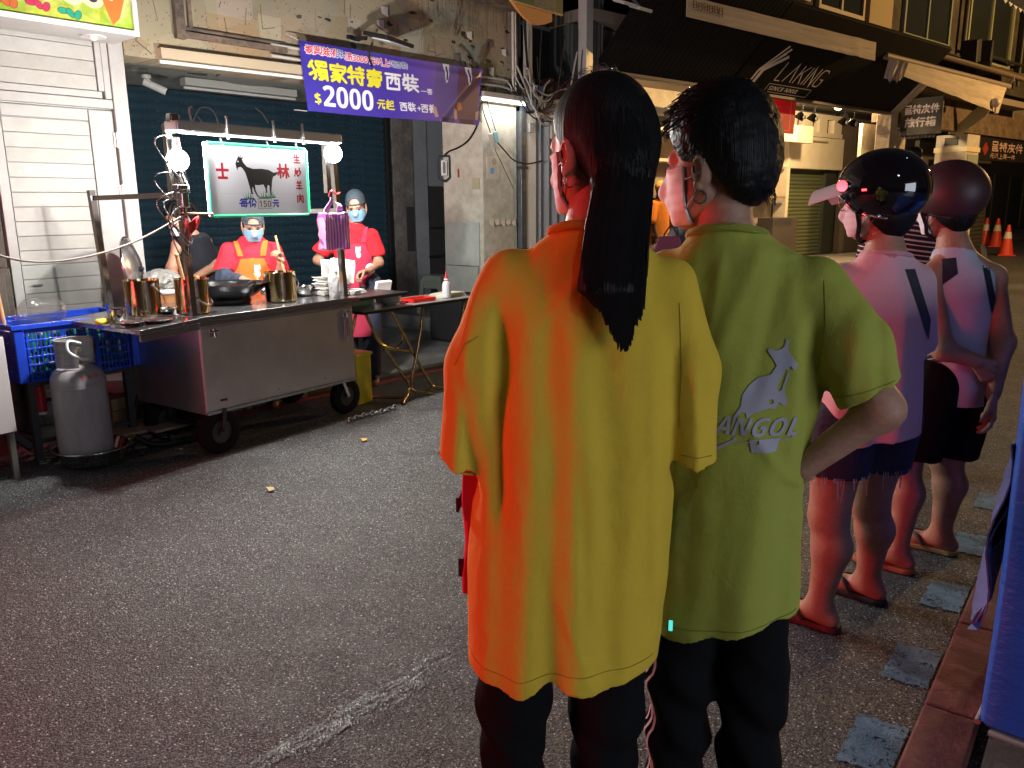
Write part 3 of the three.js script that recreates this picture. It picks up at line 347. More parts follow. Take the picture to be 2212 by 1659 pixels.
{ // purple banner
  const tx = canvasTex(1640, 512, (x, w, h) => {
    const g = x.createLinearGradient(0, 0, w, 0); g.addColorStop(0, '#4038a0'); g.addColorStop(0.45, '#4a3aa6'); g.addColorStop(0.72, '#7a5ab0'); g.addColorStop(1, '#5a48b0'); x.fillStyle = g; x.fillRect(0, 0, w, h);
    ink(x, '振興券有', 40, 28, 62, '#c8304a', 0.13, 1, '#f1e6ee'); ink(x, '賺', 270, 28, 62, '#4a5a9a', 0.1, 1, '#e6e6ee');
    ink(x, '滿', 345, 40, 58, '#c8304a', 0.13, 1, '#f1e6ee'); x.font = 'bold 60px sans-serif'; x.lineJoin = 'round'; x.strokeStyle = '#f1e6ee'; x.lineWidth = 10; x.strokeText('3000', 402, 92); x.fillStyle = '#c8304a'; x.fillText('3000', 402, 92); ink(x, '元以上', 548, 42, 58, '#c8304a', 0.13, 1, '#f1e6ee'); ink(x, '送西裝', 728, 44, 54, '#51609a', 0.1, 1, '#e6e6ee');
    ink(x, '獨家特賣', 52, 138, 146, '#e9e03a', 0.15, 1.02); ink(x, '西裝', 690, 138, 150, '#f2f0f6', 0.13, 1.02); ink(x, '一套', 1012, 236, 54, '#f2f0f6', 0.11, 1);
    x.fillStyle = '#e9e03a'; x.font = 'bold 110px sans-serif'; x.fillText('$', 60, 452); x.fillStyle = '#eef0f8'; x.font = 'bold 218px sans-serif'; x.save(); x.scale(0.93, 1); x.fillText('2000', 138, 464); x.restore();
    ink(x, '元起', 604, 366, 84, '#e9e03a', 0.13, 0.92); ink(x, '西裝', 806, 372, 78, '#f2f0f6', 0.12, 0.92); x.font = 'bold 76px sans-serif'; x.fillStyle = '#f2f0f6'; x.fillText('+', 958, 440); ink(x, '西褲', 1000, 372, 78, '#f2f0f6', 0.12, 0.92);
    const suit = (cx, c1, c2) => { poly(x, [[cx - 90, 20], [cx - 20, 0], [cx + 60, 0], [cx + 120, 30], [cx + 150, 400], [cx + 110, 470], [cx - 110, 470], [cx - 140, 380]], c1); poly(x, [[cx - 24, 0], [cx + 44, 0], [cx + 22, 150], [cx + 4, 170]], '#d8d4e2'); poly(x, [[cx + 4, 20], [cx + 20, 20], [cx + 22, 130], [cx + 8, 150]], '#3a2a4a'); poly(x, [[cx - 80, 470], [cx + 100, 470], [cx + 90, 512], [cx - 70, 512]], c2); poly(x, [[cx - 150, 380], [cx - 110, 390], [cx - 100, 470], [cx - 130, 480]], '#c09a86'); poly(x, [[cx + 110, 390], [cx + 150, 380], [cx + 140, 460], [cx + 112, 470]], '#c09a86'); };
    suit(1260, '#6d5a94', '#52446e'); suit(1486, '#6a4a5e', '#4c3850'); poly(x, [[1370, 330], [1420, 320], [1440, 380], [1400, 400], [1376, 370]], '#c8763c');
  });
  const t = thing('shop_banner', 'purple cloth banner advertising suits, tied below the beige fascia', 'banner', [0, 0, 0]);
  const a = V(4.17, 2.835, -5.9), b = V(6.34, 2.85, -5.9), c = V(6.3, 2.31, -5.88), d = V(4.2, 2.285, -5.88);
  part('cloth', sheet(a, b, c, d, 0.002, 80, 24, (u, v) => 0.012 * sin(u * 9 + v * 2) * (0.3 + v) + 0.03 * exp(-(((u - 1) * 2.6 + v * 0.75) ** 2) * 90) + 0.012 * exp(-((v - 0.08 - 0.1 * u) ** 2) * 400) + 0.016 * exp(-(((1 - u) * 2.2 - v) ** 2) * 20) * u * u - 0.012 * exp(-(((1 - u) * 4 - v) ** 2) * 30) * u), M([0.9, 0.9, 0.9], 0.3, { map: tx, side: THREE.DoubleSide }), t);
  for (const [p, q] of [[a, V(4.1, 2.88, -5.96)], [b, V(6.44, 2.83, -5.97)], [d, V(4.15, 2.3, -5.99)]]) part('tie_cord', bar(p.clone(), q, 0.004, 5), whiteTrim, t);
}
{ // black floodlight on the fascia
  const p = onZ(840, 88, -5.75), t = thing('floodlight', 'flat black floodlight on the fascia just above the purple banner', 'floodlight', [p.x, p.y, -5.75], 0.25);
  part('housing', rot(box(0.42, 0.035, 0.26, 0, 0.01, 0, 0.01), 0.25, 0, -0.02), blackPlastic, t); part('glass', rot(box(0.3, 0.01, 0.19, 0.02, -0.012, 0.01), 0.25, 0, -0.02), M([0.45, 0.47, 0.47], 0.2), t); part('arm', [sqbar([-0.19, 0, -0.1], [-0.19, 0.01, -0.24], 0.03), sqbar([-0.28, 0.01, -0.23], [-0.12, 0.01, -0.23], 0.03)], blackPlastic, t); part('power_cord', tube([V(-0.1, -0.02, -0.1), V(-0.12, -0.12, -0.14), V(-0.05, -0.2, -0.16), V(-0.02, -0.24, -0.2)], 0.008, 20, 6), blackPlastic, t);
}
{ // corner pillar, drain pipe, folding gate
  const t = thing('corner_pillar', 'beige plaster pillar with stained paint right of the arcade', 'pillar', [0, 0, 0]);
  const mp = M([1, 1, 1], 0.85, { map: scaled(tint([0.4, 0.37, 0.3], [0.6, 0.57, 0.49], 151), 1.1), bumpMap: scaled(GRIME, 1.4), bumpScale: 0.005 });
  part('shaft', slab(6.48, 7.04, 0.02, 2.558, -6.62, -6.02, 0.01), mp, t);
  part('notice', slab(6.54, 6.74, 1.78, 2.02, -6.018, -6.012), M([0.55, 0.52, 0.45], 0.7), t); part('sticker', slab(6.59, 6.64, 1.84, 1.9, -6.011, -6.008), M([0.12, 0.36, 0.6], 0.5), t);
  { const s = canvasTex(128, 128, (x) => { x.fillStyle = '#c9c0aa'; x.fillRect(0, 0, 128, 128); x.strokeStyle = '#3a3a44'; x.lineWidth = 7; for (let i = 0; i < 9; i++) { const a = (i / 9) * 6.28; x.beginPath(); x.moveTo(64 + 22 * cos(a), 60 + 22 * sin(a)); x.lineTo(64 + 46 * cos(a), 60 + 46 * sin(a)); x.stroke(); } x.lineWidth = 4; x.strokeRect(50, 50, 28, 20); }); part('flower_sticker', sheet(V(6.6, 2.02, -6.006), V(6.71, 2.02, -6.006), V(6.71, 1.91, -6.006), V(6.6, 1.91, -6.006), 0.002), M([1, 1, 1], 0.7, { map: s }), t); }
  part('peeling_base', [0, 1, 2, 3, 4].map((i) => sheet(V(6.56 + i * 0.09, 1.36 - 0.01 * i, -6.015), V(6.64 + i * 0.09, 1.36, -6.012), V(6.62 + i * 0.09, 1.28 + 0.02 * (i % 2), -5.99), V(6.57 + i * 0.09, 1.3, -6.0), 0.002)), M([0.5, 0.42, 0.32], 0.8), t);
  const d = thing('drain_pipe', 'dark grey square drain pipe between the beige pillar and the folding gate', 'drain pipe', [0, 0, 0]); part('pipe', slab(7.06, 7.15, 0.02, 2.52, -6.06, -5.97, 0.008), M([0.085, 0.095, 0.1], 0.5, { roughnessMap: scaled(GRIME, 2) }), d); parts('pipe_clip', [1.9, 1.0, 0.3].map((y) => slab(7.05, 7.16, y, y + 0.03, -6.05, -5.96)), darkMetal, d);
  const g = thing('folding_gate', 'light grey accordion shop gate between white post and dark passage', 'gate', [0, 0, 0]), gm = M([0.4, 0.41, 0.42], 0.42, { metalness: 0.3 });
  part('post', slab(7.17, 7.34, 0.02, 2.5, -6.08, -5.99, 0.004), M([0.7, 0.7, 0.68], 0.5), g);
  for (let i = 0; i < 12; i++) part('gate_slat', rot(slab(-0.045, 0.045, 0.03, 2.46, -0.004, 0.004), 0, (i % 2 ? 0.55 : -0.55), 0).translate(7.4 + i * 0.075, 0, -6.03), gm, g);
  part('track', slab(7.35, 8.3, 2.47, 2.52, -6.08, -5.98), M([0.5, 0.5, 0.5], 0.4), g); parts('junction_box', [slab(7.58, 7.63, 2.25, 2.42, -5.985, -5.95, 0.006), slab(7.2, 7.28, 2.3, 2.4, -5.985, -5.96)], whiteTrim, g);
  const b = thing('gate_header', 'pale blue and grey panels above the folding gate', 'panel', [0, 0, 0]); part('blue_panel', slab(7.14, 7.52, 2.53, 2.82, -6.06, -6.03), M([0.22, 0.32, 0.46], 0.5), b); part('grey_panel', sheet(V(7.54, 2.64, -6.02), V(8.1, 2.8, -6.0), V(8.1, 2.54, -6.0), V(7.54, 2.54, -6.02), 0.02), M([0.4, 0.39, 0.37], 0.6), b);
  const k = thing('side_passage_wall', 'dark corrugated metal wall with cross battens above the folding gate', 'wall', [0, 0, 0]), km = M([1, 1, 1], 0.6, { metalness: 0.2, map: scaled(tint([0.012, 0.013, 0.016], [0.035, 0.036, 0.04], 161), 1) });
  for (let i = 0; i < 13; i++) part('corrugated_rib', slab(7.1 + i * 0.09, 7.165 + i * 0.09, 2.83, 7, -6.56 + 0.012 * (i % 2), -6.52 + 0.012 * (i % 2), 0.008), km, k);
  part('backing', slab(7.07, 8.3, 2.53, 7, -6.7, -6.58), km, k); parts('batten', [slab(7.2, 8.2, 3.55, 3.59, -6.5, -6.46), slab(7.2, 8.2, 2.95, 2.985, -6.5, -6.46), slab(7.62, 7.65, 3.2, 4.4, -6.5, -6.47)], M([0.2, 0.2, 0.2], 0.5), k);
  const tp = thing('white_post', 'tall pale steel post left of the black slatted signboard', 'post', [0, 0, 0]); part('post', slab(8.16, 8.3, 2.5, 6.5, -6.02, -5.9, 0.006), M([0.42, 0.41, 0.39], 0.5, { roughnessMap: scaled(GRIME, 1) }), tp); part('base_plate', slab(8.13, 8.33, 2.45, 2.5, -6.05, -5.87), darkMetal, tp);
  const pp = thing('pipe_bundle', 'three rusty vertical pipes beside the tall pale post', 'pipe', [0, 0, 0]); for (let i = 0; i < 4; i++) part('pipe', cyl(0.028, 0.028, 4, 8.37 + i * 0.07, 2.4, -5.98, 10), M([[0.1, 0.1, 0.11], [0.14, 0.1, 0.08], [0.2, 0.15, 0.12], [0.08, 0.07, 0.07]][i], 0.55), pp);
  const cab = thing('cable_bundle', 'tangle of black and grey cables hanging at the corner above the gate', 'cables', [0, 0, 0]), r = rng(44);
  for (let i = 0; i < 16; i++) { const x0 = 6.75 + r() * 0.4, y0 = 2.75 + r() * 0.2, x1 = 7.0 + r() * 1.0, y1 = 2.6 + r() * 0.35, zz = -5.93 + r() * 0.1; part('cable', tube([V(x0, y0, zz), V(lerp(x0, x1, 0.3), min(y0, y1) - 0.05 - 0.25 * r(), zz + 0.04), V(lerp(x0, x1, 0.7), y1 - 0.25 * r(), zz), V(x1, y1 + (r() < 0.3 ? 0.6 : 0), zz - 0.02)], 0.006 + 0.007 * r(), 20, 6), [blackPlastic, M([0.3, 0.3, 0.29], 0.5), whiteTrim][i % 3], cab); }
  for (let i = 0; i < 10; i++) { const x = 7.25 + r() * 0.8, y = 3.0 + r() * 0.5; part('cable', tube([V(x, y, -6.4), V(x + 0.05 * (r() - 0.5), y - 0.25, -6.38), V(x + 0.1 * (r() - 0.5), y - 0.5 - 0.1 * r(), -6.36)], 0.006, 12, 5), i % 4 ? blackPlastic : M([0.3, 0.29, 0.26], 0.6), cab); }
  const rag = thing('debris_heap', 'dark rags and scrap heaped on the ledge above the gate panels', 'debris', [0, 0, 0]); for (let i = 0; i < 26; i++) { const x = 7.45 + r() * 0.65, y = 2.78 + r() * 0.14; part('rag', sheet(V(x, y, -6.1 + r() * 0.2), V(x + 0.14, y + 0.05 * r(), -6.05), V(x + 0.1, y - 0.1, -6.0 + 0.1 * r()), V(x - 0.02, y - 0.12, -6.05), 0.004), M([0.03 + 0.05 * r(), 0.03, 0.028], 0.9), rag); }
  const dl = thing('drop_cable', 'long grey downpipe and black cables hanging beside the beige fascia', 'cables', [0, 0, 0]); part('duct', slab(7.13, 7.21, 2.86, 4.4, -6.0, -5.93, 0.008), M([0.28, 0.28, 0.25], 0.6), dl); parts('cable', [tube([V(7.1, 4.3, -5.96), V(7.12, 3.2, -5.95), V(7.2, 2.75, -5.92), V(7.4, 2.68, -5.9)], 0.014, 20, 6), tube([V(7.24, 4.3, -5.97), V(7.2, 3.0, -5.95), V(7.26, 2.7, -5.92)], 0.01, 20, 6)], blackPlastic, dl);
}
{ // phone charging on the pillar, cord to the right
  const p = onZ(1065, 300, -5.99), t = thing('power_strip', 'pale adapter and light blue plug hanging on cords on the beige pillar', 'adapter', [p.x, p.y, -5.98]);
  part('adapter', rot(box(0.05, 0.17, 0.04, -0.03, -0.02, 0, 0.006), 0, 0, 0.35), M([0.36, 0.36, 0.32], 0.5), t); part('plug', rot(box(0.045, 0.12, 0.04, 0.03, 0.01, 0.01, 0.008), 0, 0, 0.3), M([0.2, 0.42, 0.48], 0.4), t);
  parts('cord', [tube([V(0.04, -0.03, 0.01), V(0.16, -0.12, 0.02), V(0.28, -0.2, 0.02), V(0.5, -0.24, 0.02), V(0.8, -0.2, 0.02)], 0.008, 30, 6), tube([V(-0.05, 0.06, 0), V(-0.15, 0.34, -0.02), V(-0.12, 0.5, 0.01)], 0.006, 16, 5), tube([V(0.0, -0.1, 0.01), V(0.3, -0.52, 0.02)], 0.004, 8, 5), tube([V(0.02, 0.08, 0.01), V(-0.12, 0.4, 0.01)], 0.005, 8, 5)], blackPlastic, t);
}
{ // green and orange hanging sign at the top
  const t = thing('hanging_sign', 'green sign with orange scalloped lower edge at the top centre', 'sign', [0, 0, 0]); const a = onZ(1105, -60, -5.3), b = onZ(1216, -20, -5.3), c = onZ(1216, 34, -5.3), d = onZ(1105, 2, -5.3);
  const tx = canvasTex(256, 128, (x) => { x.fillStyle = '#1c4a2c'; x.fillRect(0, 0, 256, 128); x.fillStyle = '#c8a868'; x.fillRect(0, 122, 256, 6); x.fillStyle = '#5c625c'; x.fillRect(110, 40, 110, 84); x.fillStyle = '#2c382e'; const r = rng(2); for (let i = 0; i < 60; i++) x.fillRect(114 + r() * 96, 44 + r() * 74, 10, 3); });
  part('panel', sheet(a, b, c, d, 0.03), M([0.8, 0.8, 0.8], 0.5, { map: tx }), t); part('trim', extrude([...Array(13)].map((_, i) => { const q = i / 12; return [q * 0.62, -0.11 * sin(q * PI) - 0.1 * q]; }).concat([[0.62, 0.1], [0, 0.02]]), 0.03).translate(d.x + 0.02, d.y + 0.02, -5.35), M([0.5, 0.2, 0.05], 0.5), t);
}

// ---------------------------------------------------------------- right building, turned 8 degrees into the street: u along it, w out towards the road
const BO = V(8.3, 0, -6), BT = -8 * R, EU = V(cos(8 * R), 0, sin(8 * R)), EW = V(-sin(8 * R), 0, cos(8 * R));
const onW = (px, py, w) => { const o = BO.clone().addScaledVector(EW, w), d = ray(px, py), t = o.sub(EYE).dot(EW) / d.dot(EW), p = EYE.clone().addScaledVector(d, t).sub(BO); return V(p.dot(EU), p.y, p.dot(EW)); };
const onU = (px, py, u) => { const o = BO.clone().addScaledVector(EU, u), d = ray(px, py), t = o.sub(EYE).dot(EU) / d.dot(EU), p = EYE.clone().addScaledVector(d, t).sub(BO); return V(p.dot(EU), p.y, p.dot(EW)); };
const bthing = (n, l, c, g) => thing(n, l, c, [BO.x, 0, BO.z], BT, g);
const beige = M([1, 1, 1], 0.75, { map: scaled(tint([0.38, 0.32, 0.24], [0.58, 0.5, 0.4], 201), 1), bumpMap: scaled(GRIME, 1.5), bumpScale: 0.004, side: THREE.DoubleSide });
const plaster = M([1, 1, 1], 0.8, { map: scaled(tint([0.36, 0.34, 0.29], [0.52, 0.49, 0.42], 211), 0.8), bumpMap: scaled(GRIME, 1), bumpScale: 0.003 });
const brownRoof = M([1, 1, 1], 0.75, { map: scaled(tint([0.05, 0.035, 0.022], [0.16, 0.11, 0.07], 221), 0.9), bumpMap: scaled(GRIME, 2), bumpScale: 0.006, side: THREE.DoubleSide });
{ // shop with the black slatted signboard
  const t = bthing('clothes_shop', 'open clothes shop with a black slatted overhanging signboard and white lettering', 'shop');
  const blk = M([0.0055, 0.006, 0.0075], 0.6, { specularIntensity: 0.35 }), sm = M([0.006, 0.006, 0.0065], 0.65, { specularIntensity: 0.3 });
  const sl = (s) => [3.12 + s * 0.70, s * 0.72]; // up the slant -> y, w
  for (let i = 0; i < 28; i++) { const u = 0.2 + i * 0.094, g = rot(box(0.082, 1.36, 0.022, 0, 0.68, 0, 0.004), 45.8 * R, 0, 0).translate(u + 0.041, 3.12, 0); part('slat', metric(g), blk, t); }
  part('sign_back', metric(rot(box(7.8, 1.36, 0.05, 0, 0.68, -0.042), 45.8 * R, 0, 0).translate(4.1, 3.12, 0)), sm, t);
  const panel = part('sign_panel', metric(rot(box(5.15, 1.36, 0.03, 0, 0.68, 0, 0.004), 45.8 * R, 0, 0).translate(5.42, 3.12, 0)), sm, t);
  const tx = canvasTex(1024, 512, (x, w, h) => {
    x.fillStyle = '#070708'; x.fillRect(0, 0, w, h); x.strokeStyle = x.fillStyle = '#f2e8d8'; x.lineCap = 'butt'; const S = 400; // px per metre
    const L = (p, lw = 9) => { x.lineWidth = lw; x.beginPath(); p.forEach(([a, b], i) => x[i ? 'lineTo' : 'moveTo'](a, b)); x.stroke(); };
    poly(x, [[60, 470], [110, 470], [110, 415]], '#e9c81e');
    L([[188, 500], [188, 330], [330, 190]], 30); L([[150, 420], [150, 340], [285, 170]], 20); L([[176, 330], [300, 130]], 20); L([[150, 330], [262, 110]], 18);
    let cx = 360; const top = 235, bot = 395;
    L([[cx + 8, top], [cx + 8, bot], [cx + 62, bot]]); cx += 92; L([[cx, bot], [cx + 42, top], [cx + 84, bot]]); cx += 108; L([[cx + 6, top], [cx + 6, bot]]); L([[cx + 70, top], [cx + 6, 320]]); L([[cx + 28, 300], [cx + 76, bot]]); cx += 96; L([[cx + 6, top], [cx + 6, bot]]); cx += 30; L([[cx + 6, bot], [cx + 6, top], [cx + 70, bot], [cx + 70, top]]); cx += 98; L([[cx + 74, top + 24], [cx + 60, top + 4], [cx + 18, top + 4], [cx + 4, top + 30], [cx + 4, bot - 26], [cx + 18, bot - 4], [cx + 60, bot - 4], [cx + 72, bot - 24], [cx + 72, 325], [cx + 40, 325]]);
    x.fillStyle = '#f2e8d8'; x.font = 'bold 50px sans-serif'; x.save(); x.scale(1.12, 1); x.fillText('SINCE NNVI', 336, 482); x.restore(); L([[350, 428], [830, 428]], 5); L([[350, 500], [830, 500]], 5); L([[352, 426], [352, 502]], 5); L([[828, 426], [828, 502]], 5);
  });
  { const at = (u, s) => { const [y, w] = sl(s); return V(u, y - 0.014, w + 0.018); }; part('shop_lettering', sheet(at(2.86, 1.0), at(5.42, 1.0), at(5.42, 0.02), at(2.86, 0.02), 0.004), M([1, 1, 1], 0.65, { map: tx, specularIntensity: 0.3 }), panel); }
  part('bottom_rail', slab(0.2, 8.0, 3.07, 3.115, -0.05, 0.03, 0.006), M([0.14, 0.11, 0.09], 0.5), t);
  // inside of the shop
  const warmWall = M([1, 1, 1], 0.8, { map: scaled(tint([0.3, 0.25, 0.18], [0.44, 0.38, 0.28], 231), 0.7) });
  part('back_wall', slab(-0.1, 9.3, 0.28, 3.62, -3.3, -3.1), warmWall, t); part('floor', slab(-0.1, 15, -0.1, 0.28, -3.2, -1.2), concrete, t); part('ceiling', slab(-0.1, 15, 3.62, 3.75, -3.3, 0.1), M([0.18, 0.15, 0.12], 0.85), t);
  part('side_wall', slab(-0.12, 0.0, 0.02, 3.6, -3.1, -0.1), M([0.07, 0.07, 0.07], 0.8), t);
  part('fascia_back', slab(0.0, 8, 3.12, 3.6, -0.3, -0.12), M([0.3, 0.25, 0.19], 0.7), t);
  const r = rng(17); for (let i = 0; i < 14; i++) part('ceiling_fitting', slab(0.8 + i * 0.5, 0.95 + i * 0.5, 3.3 + 0.05 * r(), 3.42, -0.11, -0.02 + 0.04 * r(), 0.004), i % 3 ? M([0.05, 0.04, 0.035], 0.6) : M([0.28, 0.2, 0.15], 0.6), t);
  for (let i = 0; i < 9; i++) { const u = 2.5 + i * 0.75; part('wall_panel', slab(u, u + 0.72, 0.9 + (i % 3) * 0.6, 1.5 + (i % 3) * 0.65, -3.1, -3.02 - 0.01 * (i % 2), 0.01), M([[0.2, 0.14, 0.1], [0.42, 0.36, 0.27], [0.3, 0.22, 0.15]][i % 3], 0.7), t); }
  part('shelf', slab(2.2, 9.2, 2.28, 2.34, -3.1, -2.7, 0.006), M([0.6, 0.52, 0.38], 0.5), t); part('shelf', slab(2.2, 9.2, 1.62, 1.66, -3.1, -2.7, 0.006), M([0.3, 0.2, 0.12], 0.5), t);
  for (let i = 0; i < 12; i++) { const u = 3.2 + i * 0.33; part('hanging_garment', metric(box(0.06, 0.62 + 0.12 * r(), 0.4, u, 1.2, -2.75, 0.02)), M([[0.02, 0.02, 0.022], [0.1, 0.06, 0.05], [0.18, 0.16, 0.14], [0.05, 0.03, 0.03]][i % 4], 0.9), t); }
  part('inner_beam', slab(2.0, 9.3, 2.75, 3.1, -2.3, -2.2, 0.01), warmWall, t); parts('dark_pipe', [bar([3.4, 2.98, -1.5], [5.2, 3.02, -1.4], 0.05), bar([5.2, 3.02, -1.4], [5.25, 2.75, -1.45], 0.04)], blackPlastic, t); parts('spot_head', [cyl(0.07, 0.06, 0.14, 4.6, 2.86, -1.45, 16), cyl(0.05, 0.05, 0.2, 5.0, 2.9, -1.4, 16)], blackPlastic, t);
  // housing of the right-hand roller shutter
  const cream = M([0.62, 0.55, 0.42], 0.6, { map: scaled(tint([0.9, 0.9, 0.88], [1, 1, 1], 241), 1) });
  part('shutter_housing', slab(9.38, 11.8, 2.27, 2.98, -3.02, -2.78, 0.008), cream, t);
  const fr = part('vent_panel', [slab(9.38, 11.8, 3.0, 3.1, -3.0, -2.84), slab(9.38, 11.8, 3.4, 3.5, -3.0, -2.84), ...[9.38, 10.05, 10.72, 11.4].map((u) => slab(u, u + 0.36, 3.1, 3.4, -3.0, -2.85))], cream, t); part('vent_dark', slab(9.4, 11.78, 3.02, 3.48, -3.1, -3.03), blackPlastic, fr);
  part('handle_rail', slab(9.9, 11.0, 2.86, 2.9, -2.775, -2.755), M([0.2, 0.17, 0.13], 0.5), t);
  const gs = M([0.1, 0.115, 0.06], 0.5, { metalness: 0.2 }); const g = slatGeo(1.85, 0.085, 0.018); for (let i = 0; i < 22; i++) { const m = part('shutter_slat', g, gs, t); m.position.set(11.25, 0.3 + i * 0.085, -2.98); }
  part('shutter_side', slab(11.26, 11.8, 0.29, 2.26, -3.0, -2.9), M([0.03, 0.034, 0.026], 0.6), t); part('door_post', slab(9.28, 9.39, 0.29, 3.5, -3.05, -2.74, 0.008), cream, t); part('shutter_back', slab(9.3, 11.8, 0.28, 2.27, -3.12, -3.02), gs, t);
  part('step', slab(8.8, 15, 0.0, 0.14, -1.2, -0.8, 0.01), concrete, t);
}
{ const t = bthing('brown_folding_gate', 'tall brown accordion gate right of the cream shutter housing', 'gate'), m = M([0.085, 0.066, 0.05], 0.5, { metalness: 0.3, map: scaled(tint([0.7, 0.7, 0.7], [1, 1, 1], 251), 1) });
  for (let i = 0; i < 28; i++) part('gate_slat', slab(-0.055, 0.055, 0.3, 3.5, -0.006, 0.006).rotateY(i % 2 ? 0.6 : -0.6).translate(11.87 + i * 0.088, 0, -2.85), m, t); part('track', slab(11.82, 14.4, 3.5, 3.58, -2.95, -2.75), darkMetal, t); part('backing', slab(11.8, 14.5, 0.28, 3.6, -3.2, -3.05), darkMetal, t); part('padlock', box(0.05, 0.08, 0.03, 13.3, 2.2, -2.78, 0.01), chrome, t); }
{ // spotlights under the signboard
  [[5.5, 'leftmost of four, right of the red poster'], [5.9, 'second of four, above the cream housing'], [6.95, 'third of four, above the brown gate'], [7.3, 'rightmost of four, above the brown gate']].forEach(([u, l]) => { const t = bthing('spotlight', 'black spotlight under the signboard, ' + l, 'spotlight', 'black spotlights under the shop signboard'); part('shade', rot(lathe([[0.03, 0.12], [0.05, 0.1], [0.085, 0], [0.075, 0.0], [0.04, 0.09]], 0, -0.1, 0, 20), 0.5, 0.4, 0).translate(u, 2.96, -0.32), blackPlastic, t); part('arm', bar([u, 3.1, -0.3], [u, 2.97, -0.32], 0.012), darkMetal, t); part('bulb', ball(0.035, u + 0.015, 2.9, -0.28), M([0.5, 0.48, 0.42], 0.3), t); });
  const t = bthing('red_poster', 'pinkish red hanging sale poster with pale border and orange mark', 'poster'), a = onW(1652, 205, -0.3), b = onW(1721, 213, -0.3), c = onW(1714, 290, -0.3), d = onW(1652, 284, -0.3); a.x -= 0.5; d.x -= 0.5; 
  const tx = canvasTex(512, 512, (x) => { x.fillStyle = '#e63a58'; x.fillRect(0, 0, 512, 512); x.strokeStyle = '#e9b69c'; x.lineWidth = 8; x.strokeRect(40, 40, 420, 430); x.fillStyle = '#e58a84'; x.font = 'bold 64px sans-serif'; x.fillText('1981', 230, 180); ink(x, '特套', 170, 220, 110, '#e58a84', 0.16); x.fillStyle = '#e8622a'; x.fillRect(260, 350, 80, 70); ink(x, '西裝套特', 400, 120, 40, '#e58a84', 0.1); });
  part('sheet', sheet(a, b, c, d, 0.006), M([0.95, 0.95, 0.95], 0.55, { map: tx, transmission: 0.4, thickness: 0 }), t); parts('string', [bar(a.clone().lerp(b, 0.1), a.clone().lerp(b, 0.1).add(V(0, 0.1, 0)), 0.004), bar(a.clone().lerp(b, 0.9), a.clone().lerp(b, 0.9).add(V(0, 0.1, 0)), 0.004)], blackPlastic, t);
}
{ // rolled and hanging awnings
  const mk = (label, a, b, c, d, seed) => { const t = bthing('awning', label, 'awning'); const r = rng(seed), k = [...Array(14)].map(() => [r(), 0.01 + 0.03 * r(), 0.012 * (r() - 0.3)]);
    part('valance', sheet(a, b, c, d, 0.012, 60, 8, (u, v) => k.reduce((s, [p, w, h]) => s + h * exp(-(((u - p) / w) ** 2)) * (0.3 + v), 0) + 0.012 * fbm(u * 9, v * 2, seed)), beige, t);
    part('canopy', sheet(a.clone().add(V(-0.1, 0.55, -1.15)), b.clone().add(V(0.1, 0.55, -1.15)), b.clone().add(V(0, 0.004, -0.01)), a.clone().add(V(0, 0.004, -0.01)), 0.01, 24, 6, (u, v) => -0.03 * sin(v * PI) + 0.01 * sin(u * 30)), brownRoof, t); part('roller', bar(a.clone().add(V(-0.15, 0.05, -0.1)), b.clone().add(V(0.4, 0.06, -0.1)), 0.055, 14), M([0.2, 0.16, 0.12], 0.6), t); return t; };
  const t1 = mk('beige awning valance above the black slatted signboard', V(0.79, 3.86, 0.85), V(5.5, 3.9, 0.85), V(5.47, 3.63, 0.87), V(0.76, 3.63, 0.87), 3);
  { const tx = canvasTex(256, 128, (x) => { x.clearRect(0, 0, 256, 128); x.strokeStyle = '#6b4a2c'; x.lineWidth = 5; for (let i = 0; i < 6; i++) { x.strokeRect(12 + i * 40, 20 + (i % 2) * 6, 26, 60); x.beginPath(); x.moveTo(14 + i * 40, 48); x.lineTo(36 + i * 40, 50); x.stroke(); } for (let i = 0; i < 10; i++) { x.beginPath(); x.moveTo(12 + i * 24, 96); x.lineTo(26 + i * 24, 104); x.stroke(); } }); part('faded_print', sheet(V(0.84, 3.84, 0.875), V(1.5, 3.845, 0.875), V(1.49, 3.68, 0.892), V(0.83, 3.68, 0.892), 0.001), M([0.5, 0.4, 0.28], 0.8, { map: tx, transparent: true, alphaTest: 0.4 }), t1); }
  mk('beige awning valance right of the shop lettering above the luggage sign', V(6.25, 3.74, 0.82), V(11.2, 3.72, 0.82), V(10.8, 3.2, 0.86), V(6.55, 3.5, 0.86), 9);
  const r = rng(5), bag = bthing('rolled_plastic', 'crumpled clear plastic roll tied between the two awning valances', 'plastic sheet'); for (let i = 0; i < 12; i++) { const u = 6.0 + 0.04 * i, y = 3.75 - 0.03 * r(); part('fold', sheet(V(u, y, 0.8 + 0.05 * r()), V(u + 0.12, y - 0.04, 0.9), V(u + 0.1 - 0.2 * r(), y - 0.38 + 0.1 * r(), 0.86), V(u - 0.02, y - 0.3, 0.78 + 0.1 * r()), 0.003, 4, 6, (a, b) => 0.02 * sin(a * 8 + i) * b), M([0.5, 0.42, 0.32], 0.35, { side: THREE.DoubleSide }), bag); }
  const roof = bthing('tin_roof', 'dark brown sloping tin roofs between awnings and upper windows', 'roof'); part('roof_sheet', sheet(V(0.2, 4.75, -0.9), V(16, 4.75, -0.9), V(16, 4.1, 0.45), V(0.2, 4.15, 0.45), 0.02, 60, 2, (u) => 0.02 * sin(u * 500)), brownRoof, roof); part('gutter', bar([0.2, 4.13, 0.48], [16, 4.08, 0.48], 0.05, 10), brownRoof, roof);
}
